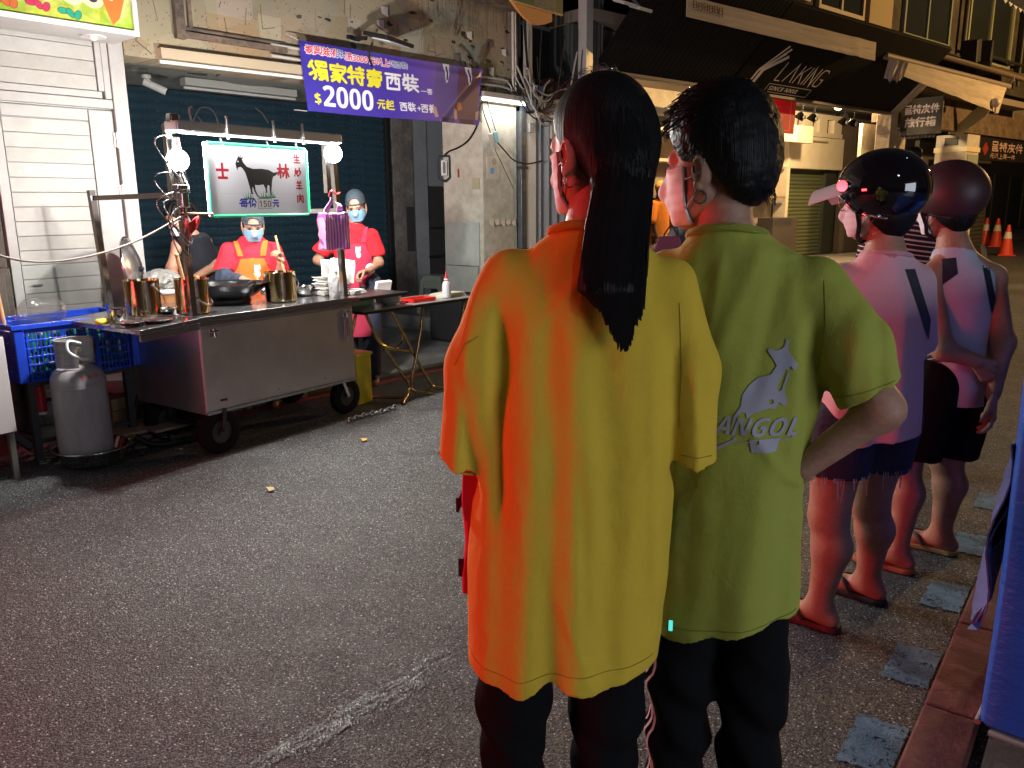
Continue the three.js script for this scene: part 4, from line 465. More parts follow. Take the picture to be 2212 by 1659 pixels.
{ // beige post and its brace, luggage sign
  const t = bthing('beige_post', 'beige boarded post with slanted bracket at the right end of the black signboard', 'post'); part('post', slab(8.04, 8.32, 0.0, 3.1, -0.25, 0.02, 0.01), beige, t); part('bracket', sheet(V(8.03, 3.55, 0.52), V(8.3, 3.75, 0.72), V(8.32, 3.1, 0.0), V(8.04, 3.1, -0.02), 0.05), beige, t); parts('sign_arm', [bar([8.3, 3.2, -0.02], [8.45, 3.22, 0.1], 0.012), bar([8.3, 2.82, -0.02], [8.45, 2.82, 0.1], 0.012)], darkMetal, t);
  const s = bthing('luggage_sign', 'small black projecting sign with two rows of white characters', 'sign');
  const tx = canvasTex(512, 448, (x) => { x.fillStyle = '#0d0d10'; x.fillRect(0, 0, 512, 448); ink(x, '邑特皮件', 30, 84, 112, '#c4bcc4', 0.13, 0.98, '#4a444c'); ink(x, '旅行箱', 62, 240, 120, '#c4bcc4', 0.13, 1.06, '#4a444c'); });
  part('sign_box', slab(8.475, 8.52, 2.72, 3.37, 0.0, 0.73, 0.004), M([0.012, 0.012, 0.014], 0.5), s); part('sign_face', sheet(V(8.473, 3.36, 0.01), V(8.473, 3.36, 0.72), V(8.473, 2.73, 0.72), V(8.473, 2.73, 0.01), 0.003), M([0.9, 0.9, 0.9], 0.5, { map: tx }), s);
  const st = M([0.02, 0.02, 0.02], 0.8); part('fringe', [...Array(9)].map((_, i) => box(0.02, 0.06, 0.05, 8.5, 2.69, 0.05 + i * 0.07)), st, s);
}
{ // luggage shop: white pillar with posters, dark interior, yellow brace
  const t = bthing('luggage_shop', 'dark luggage shop with a white poster pillar and a dim red lettered header', 'shop');
  part('pillar', slab(11.72, 12.42, 0.0, 2.92, -0.64, 0.0, 0.01), plaster, t); part('side_band', slab(11.7, 12.44, 2.56, 2.66, -0.66, 0.02), M([0.62, 0.55, 0.36], 0.6), t);
  const px = canvasTex(256, 512, (x) => { x.fillStyle = '#b8a79a'; x.fillRect(0, 0, 256, 512); x.fillStyle = '#5a4c48'; x.fillRect(70, 60, 70, 9); x.fillRect(40, 84, 130, 5); x.fillStyle = '#221d1c'; x.beginPath(); x.arc(205, 120, 26, 0, 7); x.fill(); poly(x, [[180, 150], [236, 150], [240, 330], [150, 330], [150, 230]], '#3a322e'); poly(x, [[170, 180], [80, 190], [60, 330], [76, 330], [100, 210], [170, 214]], '#2a2422'); });
  part('poster', sheet(V(11.716, 2.5, -0.58), V(11.716, 2.5, -0.06), V(11.716, 1.1, -0.06), V(11.716, 1.1, -0.58), 0.004), M([0.9, 0.9, 0.9], 0.6, { map: px }), t); part('label_plate', slab(11.69, 11.715, 2.7, 2.86, -0.45, -0.18), M([0.03, 0.03, 0.03], 0.6), t); part('glass_sheet', slab(11.8, 12.4, 1.0, 2.5, 0.004, 0.012), M([0.3, 0.34, 0.3], 0.25), t);
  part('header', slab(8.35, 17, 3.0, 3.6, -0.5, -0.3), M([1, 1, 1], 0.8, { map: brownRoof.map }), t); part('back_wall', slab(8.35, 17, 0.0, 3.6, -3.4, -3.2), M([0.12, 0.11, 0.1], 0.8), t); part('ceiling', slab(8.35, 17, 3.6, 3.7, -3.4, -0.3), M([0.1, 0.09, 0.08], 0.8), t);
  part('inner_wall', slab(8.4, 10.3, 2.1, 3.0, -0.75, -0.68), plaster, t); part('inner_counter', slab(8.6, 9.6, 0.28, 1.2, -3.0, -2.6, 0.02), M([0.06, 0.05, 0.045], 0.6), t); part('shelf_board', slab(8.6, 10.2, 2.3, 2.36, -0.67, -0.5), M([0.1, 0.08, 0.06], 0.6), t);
  const hx = canvasTex(512, 96, (x) => { x.fillStyle = '#14100f'; x.fillRect(0, 0, 512, 96); poly(x, [[40, 48], [66, 18], [92, 48], [66, 78]], '#8a2c22'); ink(x, '邑特皮件', 110, 14, 44, '#b89a90', 0.13, 1.6); ink(x, '元以上有一件', 110, 64, 24, '#b89a90', 0.12, 1.5); });
  part('lettered_header', sheet(V(13.1, 2.95, -0.28), V(16.9, 2.95, -0.28), V(16.9, 2.45, -0.28), V(13.1, 2.45, -0.28), 0.03), M([0.9, 0.9, 0.9], 0.5, { map: hx }), t); part('shutter_backing', slab(12.46, 17, 0.0, 2.9, -1.4, -1.3), M([0.05, 0.045, 0.04], 0.7), t); part('shutter_lines', [...Array(20)].map((_, i) => slab(13, 16.9, 0.1 + i * 0.11, 0.19 + i * 0.11, -1.29, -1.275, 0.003)), M([0.055, 0.052, 0.045], 0.6, { metalness: 0.2 }), t);
  const f = bthing('yellow_flap', 'pale yellow awning side flap rising from the white pillar', 'awning'); const p0 = onU(2048, 288, 11.9), p1 = onU(2075, 292, 11.9), p2 = onU(2192, 166, 11.9), pm = onU(2118, 225, 11.9), pn = onU(2130, 250, 11.9);
  part('flap', [sheet(p0, pm, pn, p1, 0.01), sheet(pm, p2, p2.clone().add(V(0, -0.06, 0)), pn, 0.01)], M([0.6, 0.56, 0.32], 0.6, { side: THREE.DoubleSide }), f);
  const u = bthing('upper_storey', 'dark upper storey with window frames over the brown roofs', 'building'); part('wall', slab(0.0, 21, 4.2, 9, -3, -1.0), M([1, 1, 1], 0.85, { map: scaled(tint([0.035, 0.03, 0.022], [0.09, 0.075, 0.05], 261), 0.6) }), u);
  const glassM = M([0.02, 0.024, 0.022], 0.12), wf = M([0.4, 0.33, 0.22], 0.5);
  for (const [a, b, y0, y1, mm] of [[4.2, 6.6, 4.95, 6.2, wf], [6.9, 8.6, 4.9, 6.2, wf], [10.3, 12.6, 4.85, 6.4, M([0.2, 0.24, 0.2], 0.5)], [13.6, 16.4, 4.75, 6.5, M([0.3, 0.32, 0.2], 0.5)], [17, 20, 4.7, 6.5, M([0.16, 0.18, 0.12], 0.5)]]) { const w = part('window', [slab(a, b, y0, y0 + 0.07, -1, -0.92), slab(a, b, y1 - 0.07, y1, -1, -0.92), slab(a, a + 0.07, y0 + 0.07, y1 - 0.07, -1, -0.92), slab(b - 0.07, b, y0 + 0.07, y1 - 0.07, -1, -0.92), slab((a + b) / 2 - 0.03, (a + b) / 2 + 0.03, y0 + 0.07, y1 - 0.07, -1, -0.93)], mm, u); part('pane', slab(a + 0.07, b - 0.07, y0 + 0.07, y1 - 0.07, -0.99, -0.965), glassM, w); }
  part('wall_panel', slab(8.75, 9.7, 4.75, 5.5, -1, -0.9), M([0.34, 0.27, 0.15], 0.7), u); part('drain_pipe', [cyl(0.06, 0.06, 4, 13.2, 4.4, -0.85, 12), cyl(0.05, 0.05, 4, 16.9, 4.4, -0.85, 12), bar([13.2, 4.9, -0.8], [17, 4.9, -0.8], 0.035)], M([0.03, 0.028, 0.02], 0.5), u); part('tube_fitting', [bar([8.7, 5.7, -0.7], [9.6, 5.85, -0.5], 0.03), bar([8.7, 5.6, -0.7], [9.6, 5.7, -0.5], 0.03)], M([0.4, 0.34, 0.24], 0.5), u);
  const fl = bthing('flood_pair', 'pair of square white floodlights above the slatted signboard', 'floodlight'); for (const [x, y] of [[1350, 6], [1384, 18]]) { const p = onW(x, y, 0.95); part('lamp_head', rot(box(0.24, 0.035, 0.16, 0, 0, 0, 0.01), 0.35, 0.1, 0).translate(p.x, p.y, p.z), M([0.42, 0.46, 0.44], 0.3), fl); part('arm', bar([p.x, p.y, p.z], [p.x - 0.1, p.y + 0.25, p.z - 0.2], 0.015), M([0.3, 0.3, 0.3], 0.5), fl); }
  const bl = bthing('roof_box', 'dark bent metal box on the brown roof under the upper windows', 'box'), q = onW(2110, 115, 0.1); parts('box', [rot(box(0.5, 0.45, 0.3, 0, 0, 0, 0.03), 0, 0.2, 0.2).translate(q.x - 0.3, q.y, q.z), rot(box(0.5, 0.5, 0.3, 0, 0, 0, 0.03), 0, 0.3, -0.5).translate(q.x + 0.4, q.y - 0.05, q.z)], M([0.01, 0.01, 0.01], 0.6), bl);
  const cam2 = bthing('wall_lamp', 'small pale round wall lamp on the right awning', 'lamp'), cp = onW(2150, 222, 0.9); part('shade', [ball(0.09, cp.x, cp.y, cp.z), cyl(0.02, 0.02, 0.16, cp.x + 0.05, cp.y - 0.2, cp.z)], M([0.6, 0.54, 0.42], 0.4), cam2);
}
{ // far end of the street
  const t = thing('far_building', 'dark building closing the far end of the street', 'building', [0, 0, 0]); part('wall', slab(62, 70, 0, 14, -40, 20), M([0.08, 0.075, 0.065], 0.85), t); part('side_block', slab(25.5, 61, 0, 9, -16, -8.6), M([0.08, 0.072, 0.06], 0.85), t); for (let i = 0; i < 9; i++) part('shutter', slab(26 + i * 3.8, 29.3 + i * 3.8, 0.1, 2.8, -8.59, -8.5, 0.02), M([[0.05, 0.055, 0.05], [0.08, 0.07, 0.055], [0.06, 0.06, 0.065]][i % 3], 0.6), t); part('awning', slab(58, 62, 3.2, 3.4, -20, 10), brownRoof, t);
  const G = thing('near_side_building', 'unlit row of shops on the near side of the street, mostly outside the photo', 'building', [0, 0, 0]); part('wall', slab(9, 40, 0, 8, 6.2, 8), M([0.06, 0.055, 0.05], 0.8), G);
  const cone = (p, h, label) => { const c = thing('traffic_cone', label, 'traffic cone', [p.x, 0, p.z], 0.3, 'traffic cones far down the street'), k = h / 0.7; const orange = M([0.62, 0.045, 0.02], 0.5); part('base', box(0.36 * k, 0.03, 0.36 * k, 0, 0.015, 0, 0.01), orange, c); part('cone_body', lathe([[0, 0.7 * k], [0.03 * k, 0.7 * k], [0.155 * k, 0.03], [0.14 * k, 0.03]], 0, 0, 0, 24), orange, c); part('white_band', lathe([[0.062 * k, 0.54 * k], [0.092 * k, 0.39 * k]], 0, 0, 0, 24), M([0.6, 0.56, 0.5], 0.5), c); };
  cone(onY(2172, 552, 0.0), 0.86, 'orange traffic cone with white band, nearest of four and largest'); cone(onY(2150, 533, 0), 0.95, 'orange traffic cone behind the nearest one, right of the rear pair'); cone(onY(2126, 531, 0), 0.95, 'orange traffic cone, tall, second from left of the group'); cone(onY(2113, 528, 0), 0.72, 'orange traffic cone, leftmost of the four, beside the white vest');
}
{ // scalloped awning tip in the upper right corner
  const t = thing('scalloped_awning', 'pale awning with pointed fringe at the upper right corner', 'awning', [0, 0, 0]), a = onZ(2168, -4, -1.9), b = onZ(2230, 34, -1.9); part('cloth', sheet(a.clone().add(V(0, 0.15, 0.2)), b.clone().add(V(0.3, 0.2, 0.3)), b, a, 0.01), beige, t); part('fringe', [...Array(6)].map((_, i) => { const p = a.clone().lerp(b, i / 6), q = a.clone().lerp(b, (i + 0.8) / 6), m = p.clone().lerp(q, 0.5).add(V(0, -0.035, 0)); return sheet(p, q, m.clone().lerp(q, 0.01), m, 0.004); }), M([0.62, 0.58, 0.46], 0.6), t);
}
{ // lamps: sodium street lamp, shop ceiling lamp, red LED board, lit shop behind the camera
  const lamp = (name, label, p, h, inten, color, head) => { const t = thing(name, label, 'street lamp', [p.x, 0, p.z]); part('pole', cyl(0.09, 0.06, h, 0, 0, 0, 16), darkMetal, t); part('arm', bar([0, h - 0.05, 0], [head.x, h + 0.1, head.z], 0.04), darkMetal, t); part('lamp_head', box(0.5, 0.1, 0.24, head.x, h + 0.12, head.z, 0.04), darkMetal, t); part('lamp_glass', box(0.36, 0.05, 0.18, head.x, h + 0.05, head.z, 0.02), M([0.4, 0.3, 0.15], 0.3, { emissive: color, emissiveIntensity: 14 }), t); const l = new THREE.PointLight(color, inten, 0, 2); l.position.set(head.x, h - 0.06, head.z); l.shadow.radius = 8; l.castShadow = true; t.add(l); return t; };
  lamp('street_lamp', 'sodium street lamp on the near side of the street, outside the photo on the right', V(21.5, 0, 2.6), 5.6, LAMP.sodium, C(1, 0.57, 0.2), V(-0.6, 0, -1.4));
  lamp('street_lamp', 'white street lamp behind the camera on the near pavement', V(-1.6, 0, 3.4), 5.2, LAMP.nearLamp, C(0.8, 0.9, 1), V(0.4, 0, -0.9));
  const sh = bthing('shop_ceiling_lamp', 'warm lamp inside the clothes shop hidden behind the signboard', 'lamp'); for (const [u, k] of [[3.6, 0.8], [8.2, 1.1]]) { part('globe', ball(0.09, u, 3.35, -1.1), M([0.5, 0.4, 0.25], 0.4, { emissive: C(1, 0.66, 0.3), emissiveIntensity: 12 }), sh); const l = new THREE.PointLight(C(1, 0.7, 0.36), LAMP.interior * k, 0, 2); l.position.set(u, 3.35, -1.1); l.shadow.radius = 4; l.castShadow = true; sh.add(l); part('cord', bar([u, 3.44, -1.1], [u, 3.62, -1.1], 0.01), blackPlastic, sh); }
  const red = thing('red_led_board', 'glowing red LED message board on a stand left of the photo', 'sign', [-2.2, 0, -4.2], 0.88); part('frame', box(1.24, 0.62, 0.08, 0, 1.2, -0.05, 0.01), blackPlastic, red); part('led_face', box(1.16, 0.54, 0.01, 0, 1.2, -0.004), M([0.05, 0.005, 0.005], 0.5, { emissive: C(1, 0.03, 0.04), emissiveIntensity: 6 }), red); part('stand', [bar([-0.4, 0, -0.05], [-0.4, 0.9, -0.05], 0.025), bar([0.4, 0, -0.05], [0.4, 0.9, -0.05], 0.025), bar([-0.4, 0.02, 0.25], [-0.4, 0.02, -0.35], 0.025), bar([0.4, 0.02, 0.25], [0.4, 0.02, -0.35], 0.025)], darkMetal, red);
  const rl = new THREE.RectAreaLight(C(1, 0.045, 0.06), LAMP.redSign, 1.16, 0.54); rl.position.set(0, 1.2, 0.02); rl.rotation.y = PI; red.add(rl);
  const bs = thing('lit_shop', 'lit shop window behind the camera', 'shop', [0.6, 0, 4.6], PI); part('frame', [slab(-2.2, 2.2, 0, 0.5, -0.1, 0.1), slab(-2.2, 2.2, 2.7, 3.4, -0.1, 0.1), slab(-2.2, -1.6, 0.5, 2.7, -0.1, 0.1), slab(1.6, 2.2, 0.5, 2.7, -0.1, 0.1)], M([0.1, 0.1, 0.1], 0.6), bs); part('lit_window', box(3.2, 2.2, 0.02, 0, 1.6, -0.02), M([0.3, 0.3, 0.3], 0.5, { emissive: C(0.66, 0.8, 1), emissiveIntensity: 1.2 }), bs);
  const bl = new THREE.RectAreaLight(C(0.8, 0.88, 1), LAMP.backShop, 3.2, 2.2); bl.position.set(0, 1.6, 0.03); bl.rotation.y = PI; bs.add(bl);
}

// ---------------------------------------------------------------- food cart (local: x along the counter from the front left body corner, z back is negative)
const CO = V(2.37, 0, -4.53), CT = 6 * R;
const cw = (x, y, z) => V(x, y, z).applyAxisAngle(V(0, 1, 0), CT).add(CO);
const onCart = (n, l, c, x, z, y = 0.872, turn = 0, g) => { const p = cw(x, y, z); return thing(n, l, c, [p.x, p.y, p.z], CT + turn, g); };
const brushed = M([0.36, 0.36, 0.38], 0.34, { metalness: 0.9, roughnessMap: scaled(GRIME, 2.2), bumpMap: scaled(GRIME, 1.2), bumpScale: 0.0012 });
const panelSteel = M([0.52, 0.52, 0.55], 0.42, { metalness: 0.88, map: scaled(tint([0.86, 0.85, 0.85], [1, 1, 1], 301), 0.7), bumpMap: scaled(GRIME, 0.35), bumpScale: 0.0018, roughnessMap: scaled(tint([0.8, 0.8, 0.8], [1, 1, 1], 303), 0.9) });
const steel = M([0.6, 0.6, 0.6], 0.22, { metalness: 1, roughnessMap: scaled(GRIME, 3) });
const goldSteel = M([0.56, 0.47, 0.26], 0.24, { metalness: 1, roughnessMap: scaled(GRIME, 4) });
const wood = M([1, 1, 1], 0.6, { map: scaled(tint([0.3, 0.16, 0.07], [0.46, 0.28, 0.13], 311), 3) });
const redP = M([0.42, 0.012, 0.014], 0.4), whiteP = M([0.68, 0.68, 0.68], 0.4);
{
  const t = thing('food_cart', 'stainless steel food cart with goat sign, bulbs and four black wheels', 'food cart', [CO.x, 0, CO.z], CT);
  const body = part('cart_body', slab(0, 1.25, 0.265, 0.835, -0.84, 0, 0.008), panelSteel, t);
  part('front_panel', slab(0.006, 1.244, 0.29, 0.8, 0.0, 0.006, 0.002), panelSteel, body); part('bottom_lip', [slab(0, 1.25, 0.264, 0.285, -0.002, 0.012, 0.003)], brushed, body); parts('rivet', [0.15, 0.55, 0.95].map((x) => ball(0.006, x, 0.33, 0.007, 8, 6)), steel, body); part('rust_stain', slab(0.1, 0.15, 0.335, 0.35, 0.0063, 0.0073), M([0.05, 0.025, 0.02], 0.7), body);
  const top = part('counter', [slab(-0.02, 1.3, 0.84, 0.872, -0.9, 0.03, 0.006)], brushed, t); part('counter_lip', slab(-0.02, 1.3, 0.815, 0.839, 0.008, 0.03, 0.003), brushed, top);
  const fl = part('side_flap', [rot(slab(-0.4, -0.026, -0.012, 0.018, -0.82, 0.05, 0.005), 0, 0, 0.06).translate(0, 0.853, 0)], brushed, t); part('flap_lip', rot(slab(-0.4, -0.026, -0.05, -0.013, 0.03, 0.05, 0.003), 0, 0, 0.06).translate(0, 0.853, 0), brushed, fl);
  const fr = part('right_flap', slab(1.31, 1.83, 0.835, 0.862, -0.46, 0.02, 0.006), M([0.05, 0.05, 0.055], 0.35, { metalness: 0.7 }), t); part('hinge', bar([1.305, 0.85, -0.4], [1.305, 0.85, 0.0], 0.008), darkMetal, fr);
  for (const x of [0.085, 1.17]) { const l = part('latch', [box(0.05, 0.05, 0.012, x, 0.765, 0.012, 0.004), bar([x - 0.03, 0.775, 0.024], [x + 0.03, 0.775, 0.024], 0.008), bar([x, 0.79, 0.02], [x, 0.74, 0.03], 0.007)], steel, t); if (x > 1) part('pull_handle', [bar([x + 0.01, 0.75, 0.025], [x + 0.01, 0.58, 0.025], 0.011), bar([x - 0.02, 0.75, 0.022], [x - 0.02, 0.6, 0.022], 0.007)], steel, t); }
  // poles
  const pole = (x, z, y0, y1, lx = 0, lz = 0) => part('pole', [sqbar([x, y0, z], [x + lx, y1, z + lz], 0.036)], steel, t);
  pole(-0.005, -0.03, 0.79, 1.7, -0.015); pole(1.215, -0.03, 0.79, 1.79, -0.04); pole(-0.02, -0.1, 1.55, 1.975, 0); pole(1.172, -0.1, 1.6, 1.95, 0); pole(-0.02, -0.92, 0.8, 1.62, -0.04); pole(1.25, -0.92, 0.3, 1.5, -0.02);
  part('side_bar', sqbar([-0.05, 1.57, -0.92], [-0.012, 1.58, -0.03], 0.03), steel, t); part('side_bar', sqbar([1.24, 1.47, -0.92], [1.19, 1.48, -0.03], 0.03), steel, t);
  // the head rail, a long batten
  const rl = part('head_rail', [slab(-0.05, 1.2, 1.925, 1.985, -0.08, 0.045, 0.012)], M([0.62, 0.63, 0.64], 0.25, { metalness: 0.6 }), t); 
  part('led_strip', slab(0.0, 1.1, 1.916, 1.924, 0.012, 0.042, 0.003), M([0.8, 0.8, 0.8], 0.4, { emissive: C(1, 0.98, 0.95), emissiveIntensity: 3 }), rl);
  const la = new THREE.RectAreaLight(C(1, 0.97, 0.92), LAMP.tube * 3.2, 1.1, 0.035); la.position.set(0.55, 1.912, 0.03); la.rotation.x = -PI / 2; t.add(la);
  for (const x of [0.28, 0.62, 0.85]) part('hanger', [bar([x, 1.9, 0.05], [x - 0.006, 2.03, 0.05], 0.008), bar([x, 1.91, -0.028], [x, 1.86, -0.008], 0.005)], whiteTrim, t);
  // bulbs
  for (const [x, y, z] of [[-0.02, 1.77, -0.02], [1.165, 1.86, -0.02]]) { const b = part('bulb', ball(0.062, x, y, z, 24, 18), M([0.9, 0.9, 0.9], 0.4, { emissive: C(1, 0.98, 0.94), emissiveIntensity: 22 }), t); part('bulb_socket', [cyl(0.026, 0.02, 0.07, x, y + 0.055, z, 16)], whiteTrim, b); const l = new THREE.PointLight(C(1, 0.965, 0.9), LAMP.bulb, 0, 2); l.position.set(x, y, z); l.shadow.radius = 2.6; l.castShadow = true; t.add(l); }
  // clamps, wires, cloth on the poles
  const r = rng(71); parts('clamp', [box(0.06, 0.05, 0.05, -0.02, 2.0, -0.03, 0.01), box(0.05, 0.09, 0.05, -0.03, 1.55, 0.01, 0.01), box(0.07, 0.03, 0.06, -0.05, 1.62, 0.02, 0.008)], steel, t);
  for (let i = 0; i < 9; i++) { const y = 1.45 + 0.5 * r(); part('wire', tube([V(-0.02, y, 0.01), V(-0.1 - 0.12 * r(), y - 0.1 * r(), 0.03), V(-0.06 + 0.1 * r(), y - 0.2 - 0.1 * r(), 0.03), V(-0.01, y - 0.12, 0.0)], 0.0035, 20, 5), [blackPlastic, whiteTrim, steel][i % 3], t); }
  parts('wire', [tube([V(0.1, 1.99, -0.02), V(0.16, 2.07, -0.02), V(0.24, 2.06, -0.02), V(0.26, 1.96, -0.01), V(0.2, 1.93, 0.01), V(0.12, 2.02, 0.0)], 0.004, 30, 5), tube([V(0.62, 2.02, 0), V(0.58, 2.07, 0), V(0.53, 2.1, 0)], 0.004, 8, 5), tube([V(0.08, 1.98, 0), V(0.07, 2.06, 0), V(0.09, 2.07, 0)], 0.006, 8, 5)], whiteTrim, t);
  part('red_clip', [sheet(V(-0.02, 1.42, 0.03), V(0.05, 1.46, 0.03), V(0.04, 1.41, 0.035), V(-0.03, 1.33, 0.035), 0.012, 4, 4, (u, v) => 0.01 * sin(u * 6 + v * 3))], redP, t);
  part('stick', bar([-0.03, 1.475, 0.02], [0.13, 1.47, 0.05], 0.006), wood, t);
  part('extension_cord', tube([V(-0.02, 1.46, -0.02), V(-0.3, 1.33, -0.05), V(-0.62, 1.26, 0.0), V(-0.95, 1.26, 0.1), V(-1.4, 1.4, 0.3)], 0.006, 50, 6), M([0.16, 0.12, 0.1], 0.6), t);
  // wheels
  const wheel = (x, z, rad, tw, castor) => { const w = part('wheel', [rot(lathe([[rad * 0.52, -tw / 2], [rad * 0.8, -tw / 2], [rad * 0.96, -tw * 0.38], [rad, -tw * 0.12], [rad, tw * 0.12], [rad * 0.96, tw * 0.38], [rad * 0.8, tw / 2], [rad * 0.52, tw / 2]]), PI / 2, 0, 0).translate(x, rad, z)], rubber, t); part('hub', [rot(cyl(rad * 0.52, rad * 0.52, tw * 0.8, 0, -tw * 0.4, 0, 24), PI / 2, 0, 0).translate(x, rad, z), rot(cyl(rad * 0.16, rad * 0.16, tw * 1.1, 0, -tw * 0.55, 0, 16), PI / 2, 0, 0).translate(x, rad, z)], darkMetal, w); parts('fork', [sqbar([x, rad, z + tw * 0.62], [x + (castor ? -0.06 : 0.02), 0.29, z + tw * 0.62], 0.024, 0.012), sqbar([x, rad, z - tw * 0.62], [x + (castor ? -0.06 : 0.02), 0.29, z - tw * 0.62], 0.024, 0.012)], castor ? steel : darkMetal, w); };
  wheel(0.1, -0.04, 0.142, 0.085, false); wheel(0.1, -0.62, 0.142, 0.085, false); wheel(1.23, -0.1, 0.135, 0.06, true); wheel(1.23, -0.7, 0.135, 0.06, true);
  part('axle', [bar([0.1, 0.15, -0.7], [0.1, 0.15, 0.03], 0.014), sqbar([0.05, 0.27, -0.4], [1.2, 0.27, -0.4], 0.05)], darkMetal, t);
  part('chain', [...Array(13)].map((_, i) => rot(new THREE.TorusGeometry(0.02, 0.0065, 6, 12), i % 2 ? PI / 2 : 0.4, 0.3, 0).translate(1.05 + i * 0.038, 0.02, 0.12 - 0.02 * sin(i * 0.5))), M([0.2, 0.2, 0.2], 0.4, { metalness: 0.8 }), t);
}
{ // goat sign
  const tx = canvasTex(1280, 736, (x, w, h) => {
    x.fillStyle = '#f3f3f8'; x.fillRect(0, 0, w, h); x.lineJoin = 'round';
    const S = 1.28, P = (a) => a.map(([u, v]) => [u * S, v * S]), goat = [[262, 150], [288, 100], [296, 78], [302, 100], [322, 72], [316, 100], [346, 92], [328, 112], [340, 140], [372, 172], [430, 188], [520, 184], [590, 192], [640, 214], [690, 206], [664, 236], [632, 250], [618, 290], [612, 330], [604, 380], [608, 412], [592, 412], [586, 385], [588, 330], [572, 320], [560, 352], [562, 388], [548, 392], [542, 350], [526, 318], [470, 326], [440, 322], [442, 366], [462, 412], [478, 426], [456, 424], [432, 384], [414, 336], [408, 366], [414, 404], [396, 404], [390, 366], [380, 322], [366, 270], [352, 222], [330, 190], [312, 176], [284, 182], [276, 206], [268, 182]];
    poly(x, P(goat), '#101014'); x.fillStyle = '#f3f3f8'; x.beginPath(); x.arc(288 * S, 132 * S, 9, 0, 7); x.fill();
    for (const [a, b, n] of [[330, 440, 7], [485, 432, 6], [560, 428, 7]]) for (let i = 0; i < n; i++) poly(x, P([[a + i * 12, b], [a + i * 12 + 10, b], [a + i * 14 - 20 + 40 * ((i * 7) % 5) / 5, b - 34 - 16 * (i % 3)]]), '#1b8a57'), poly(x, P([[a - 14, b - 4], [a + 90, b - 6], [a + 80, b + 6], [a - 20, b + 8]]), '#1b8a57');
    ink(x, '士', 90, 200, 165, '#c00c26', 0.17); ink(x, '林', 880, 180, 165, '#c00c26', 0.16); [...'生炒羊肉'].forEach((c, i) => ink(x, c, 1105 + i * 5, 62 + i * 150, 104, '#c00c26', 0.16));
    ink(x, '每份', 350, 566, 98, '#1c1cb4', 0.16, 1.12); ink(x, '元', 782, 572, 92, '#1c1cb4', 0.16); x.strokeStyle = '#2c2c2c'; x.lineWidth = 4; x.strokeRect(586, 562, 180, 112); x.fillStyle = '#e6e6e2'; x.fillRect(590, 566, 172, 104); x.fillStyle = '#5e1a26'; x.font = 'bold 92px monospace'; x.fillText('150', 596, 652);
    x.strokeStyle = 'rgba(150,160,170,.35)'; x.lineWidth = 3; x.strokeRect(120, 130, 1000, 380);
  });
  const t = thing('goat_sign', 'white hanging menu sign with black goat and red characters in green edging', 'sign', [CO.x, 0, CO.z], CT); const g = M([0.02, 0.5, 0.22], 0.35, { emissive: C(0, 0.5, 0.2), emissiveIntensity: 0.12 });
  const x0 = 0.155, x1 = 0.925, y0 = 1.45, y1 = 1.885, z = -0.035;
  part('board', rot(slab(x0, x1, y0, y1, z, z + 0.02, 0.012), 0, 0, 0), M([0.7, 0.7, 0.72], 0.35), t); part('print', sheet(V(x0 + 0.012, y1 - 0.012, z + 0.0215), V(x1 - 0.012, y1 - 0.012, z + 0.0215), V(x1 - 0.012, y0 + 0.012, z + 0.0215), V(x0 + 0.012, y0 + 0.012, z + 0.0215), 0.001), M([0.56, 0.56, 0.58], 0.35, { map: tx }), t);
  for (const [a, b] of [[[x0 + 0.006, y0 + 0.02], [x0 + 0.006, y1 - 0.02]], [[x1 - 0.006, y0 + 0.02], [x1 - 0.006, y1 - 0.02]], [[x0 + 0.02, y0 + 0.006], [x1 - 0.02, y0 + 0.006]], [[x0 + 0.02, y1 - 0.006], [x1 - 0.02, y1 - 0.006]]]) part('edge_trim', bar([...a, z + 0.022], [...b, z + 0.022], 0.0085, 8), g, t);
}
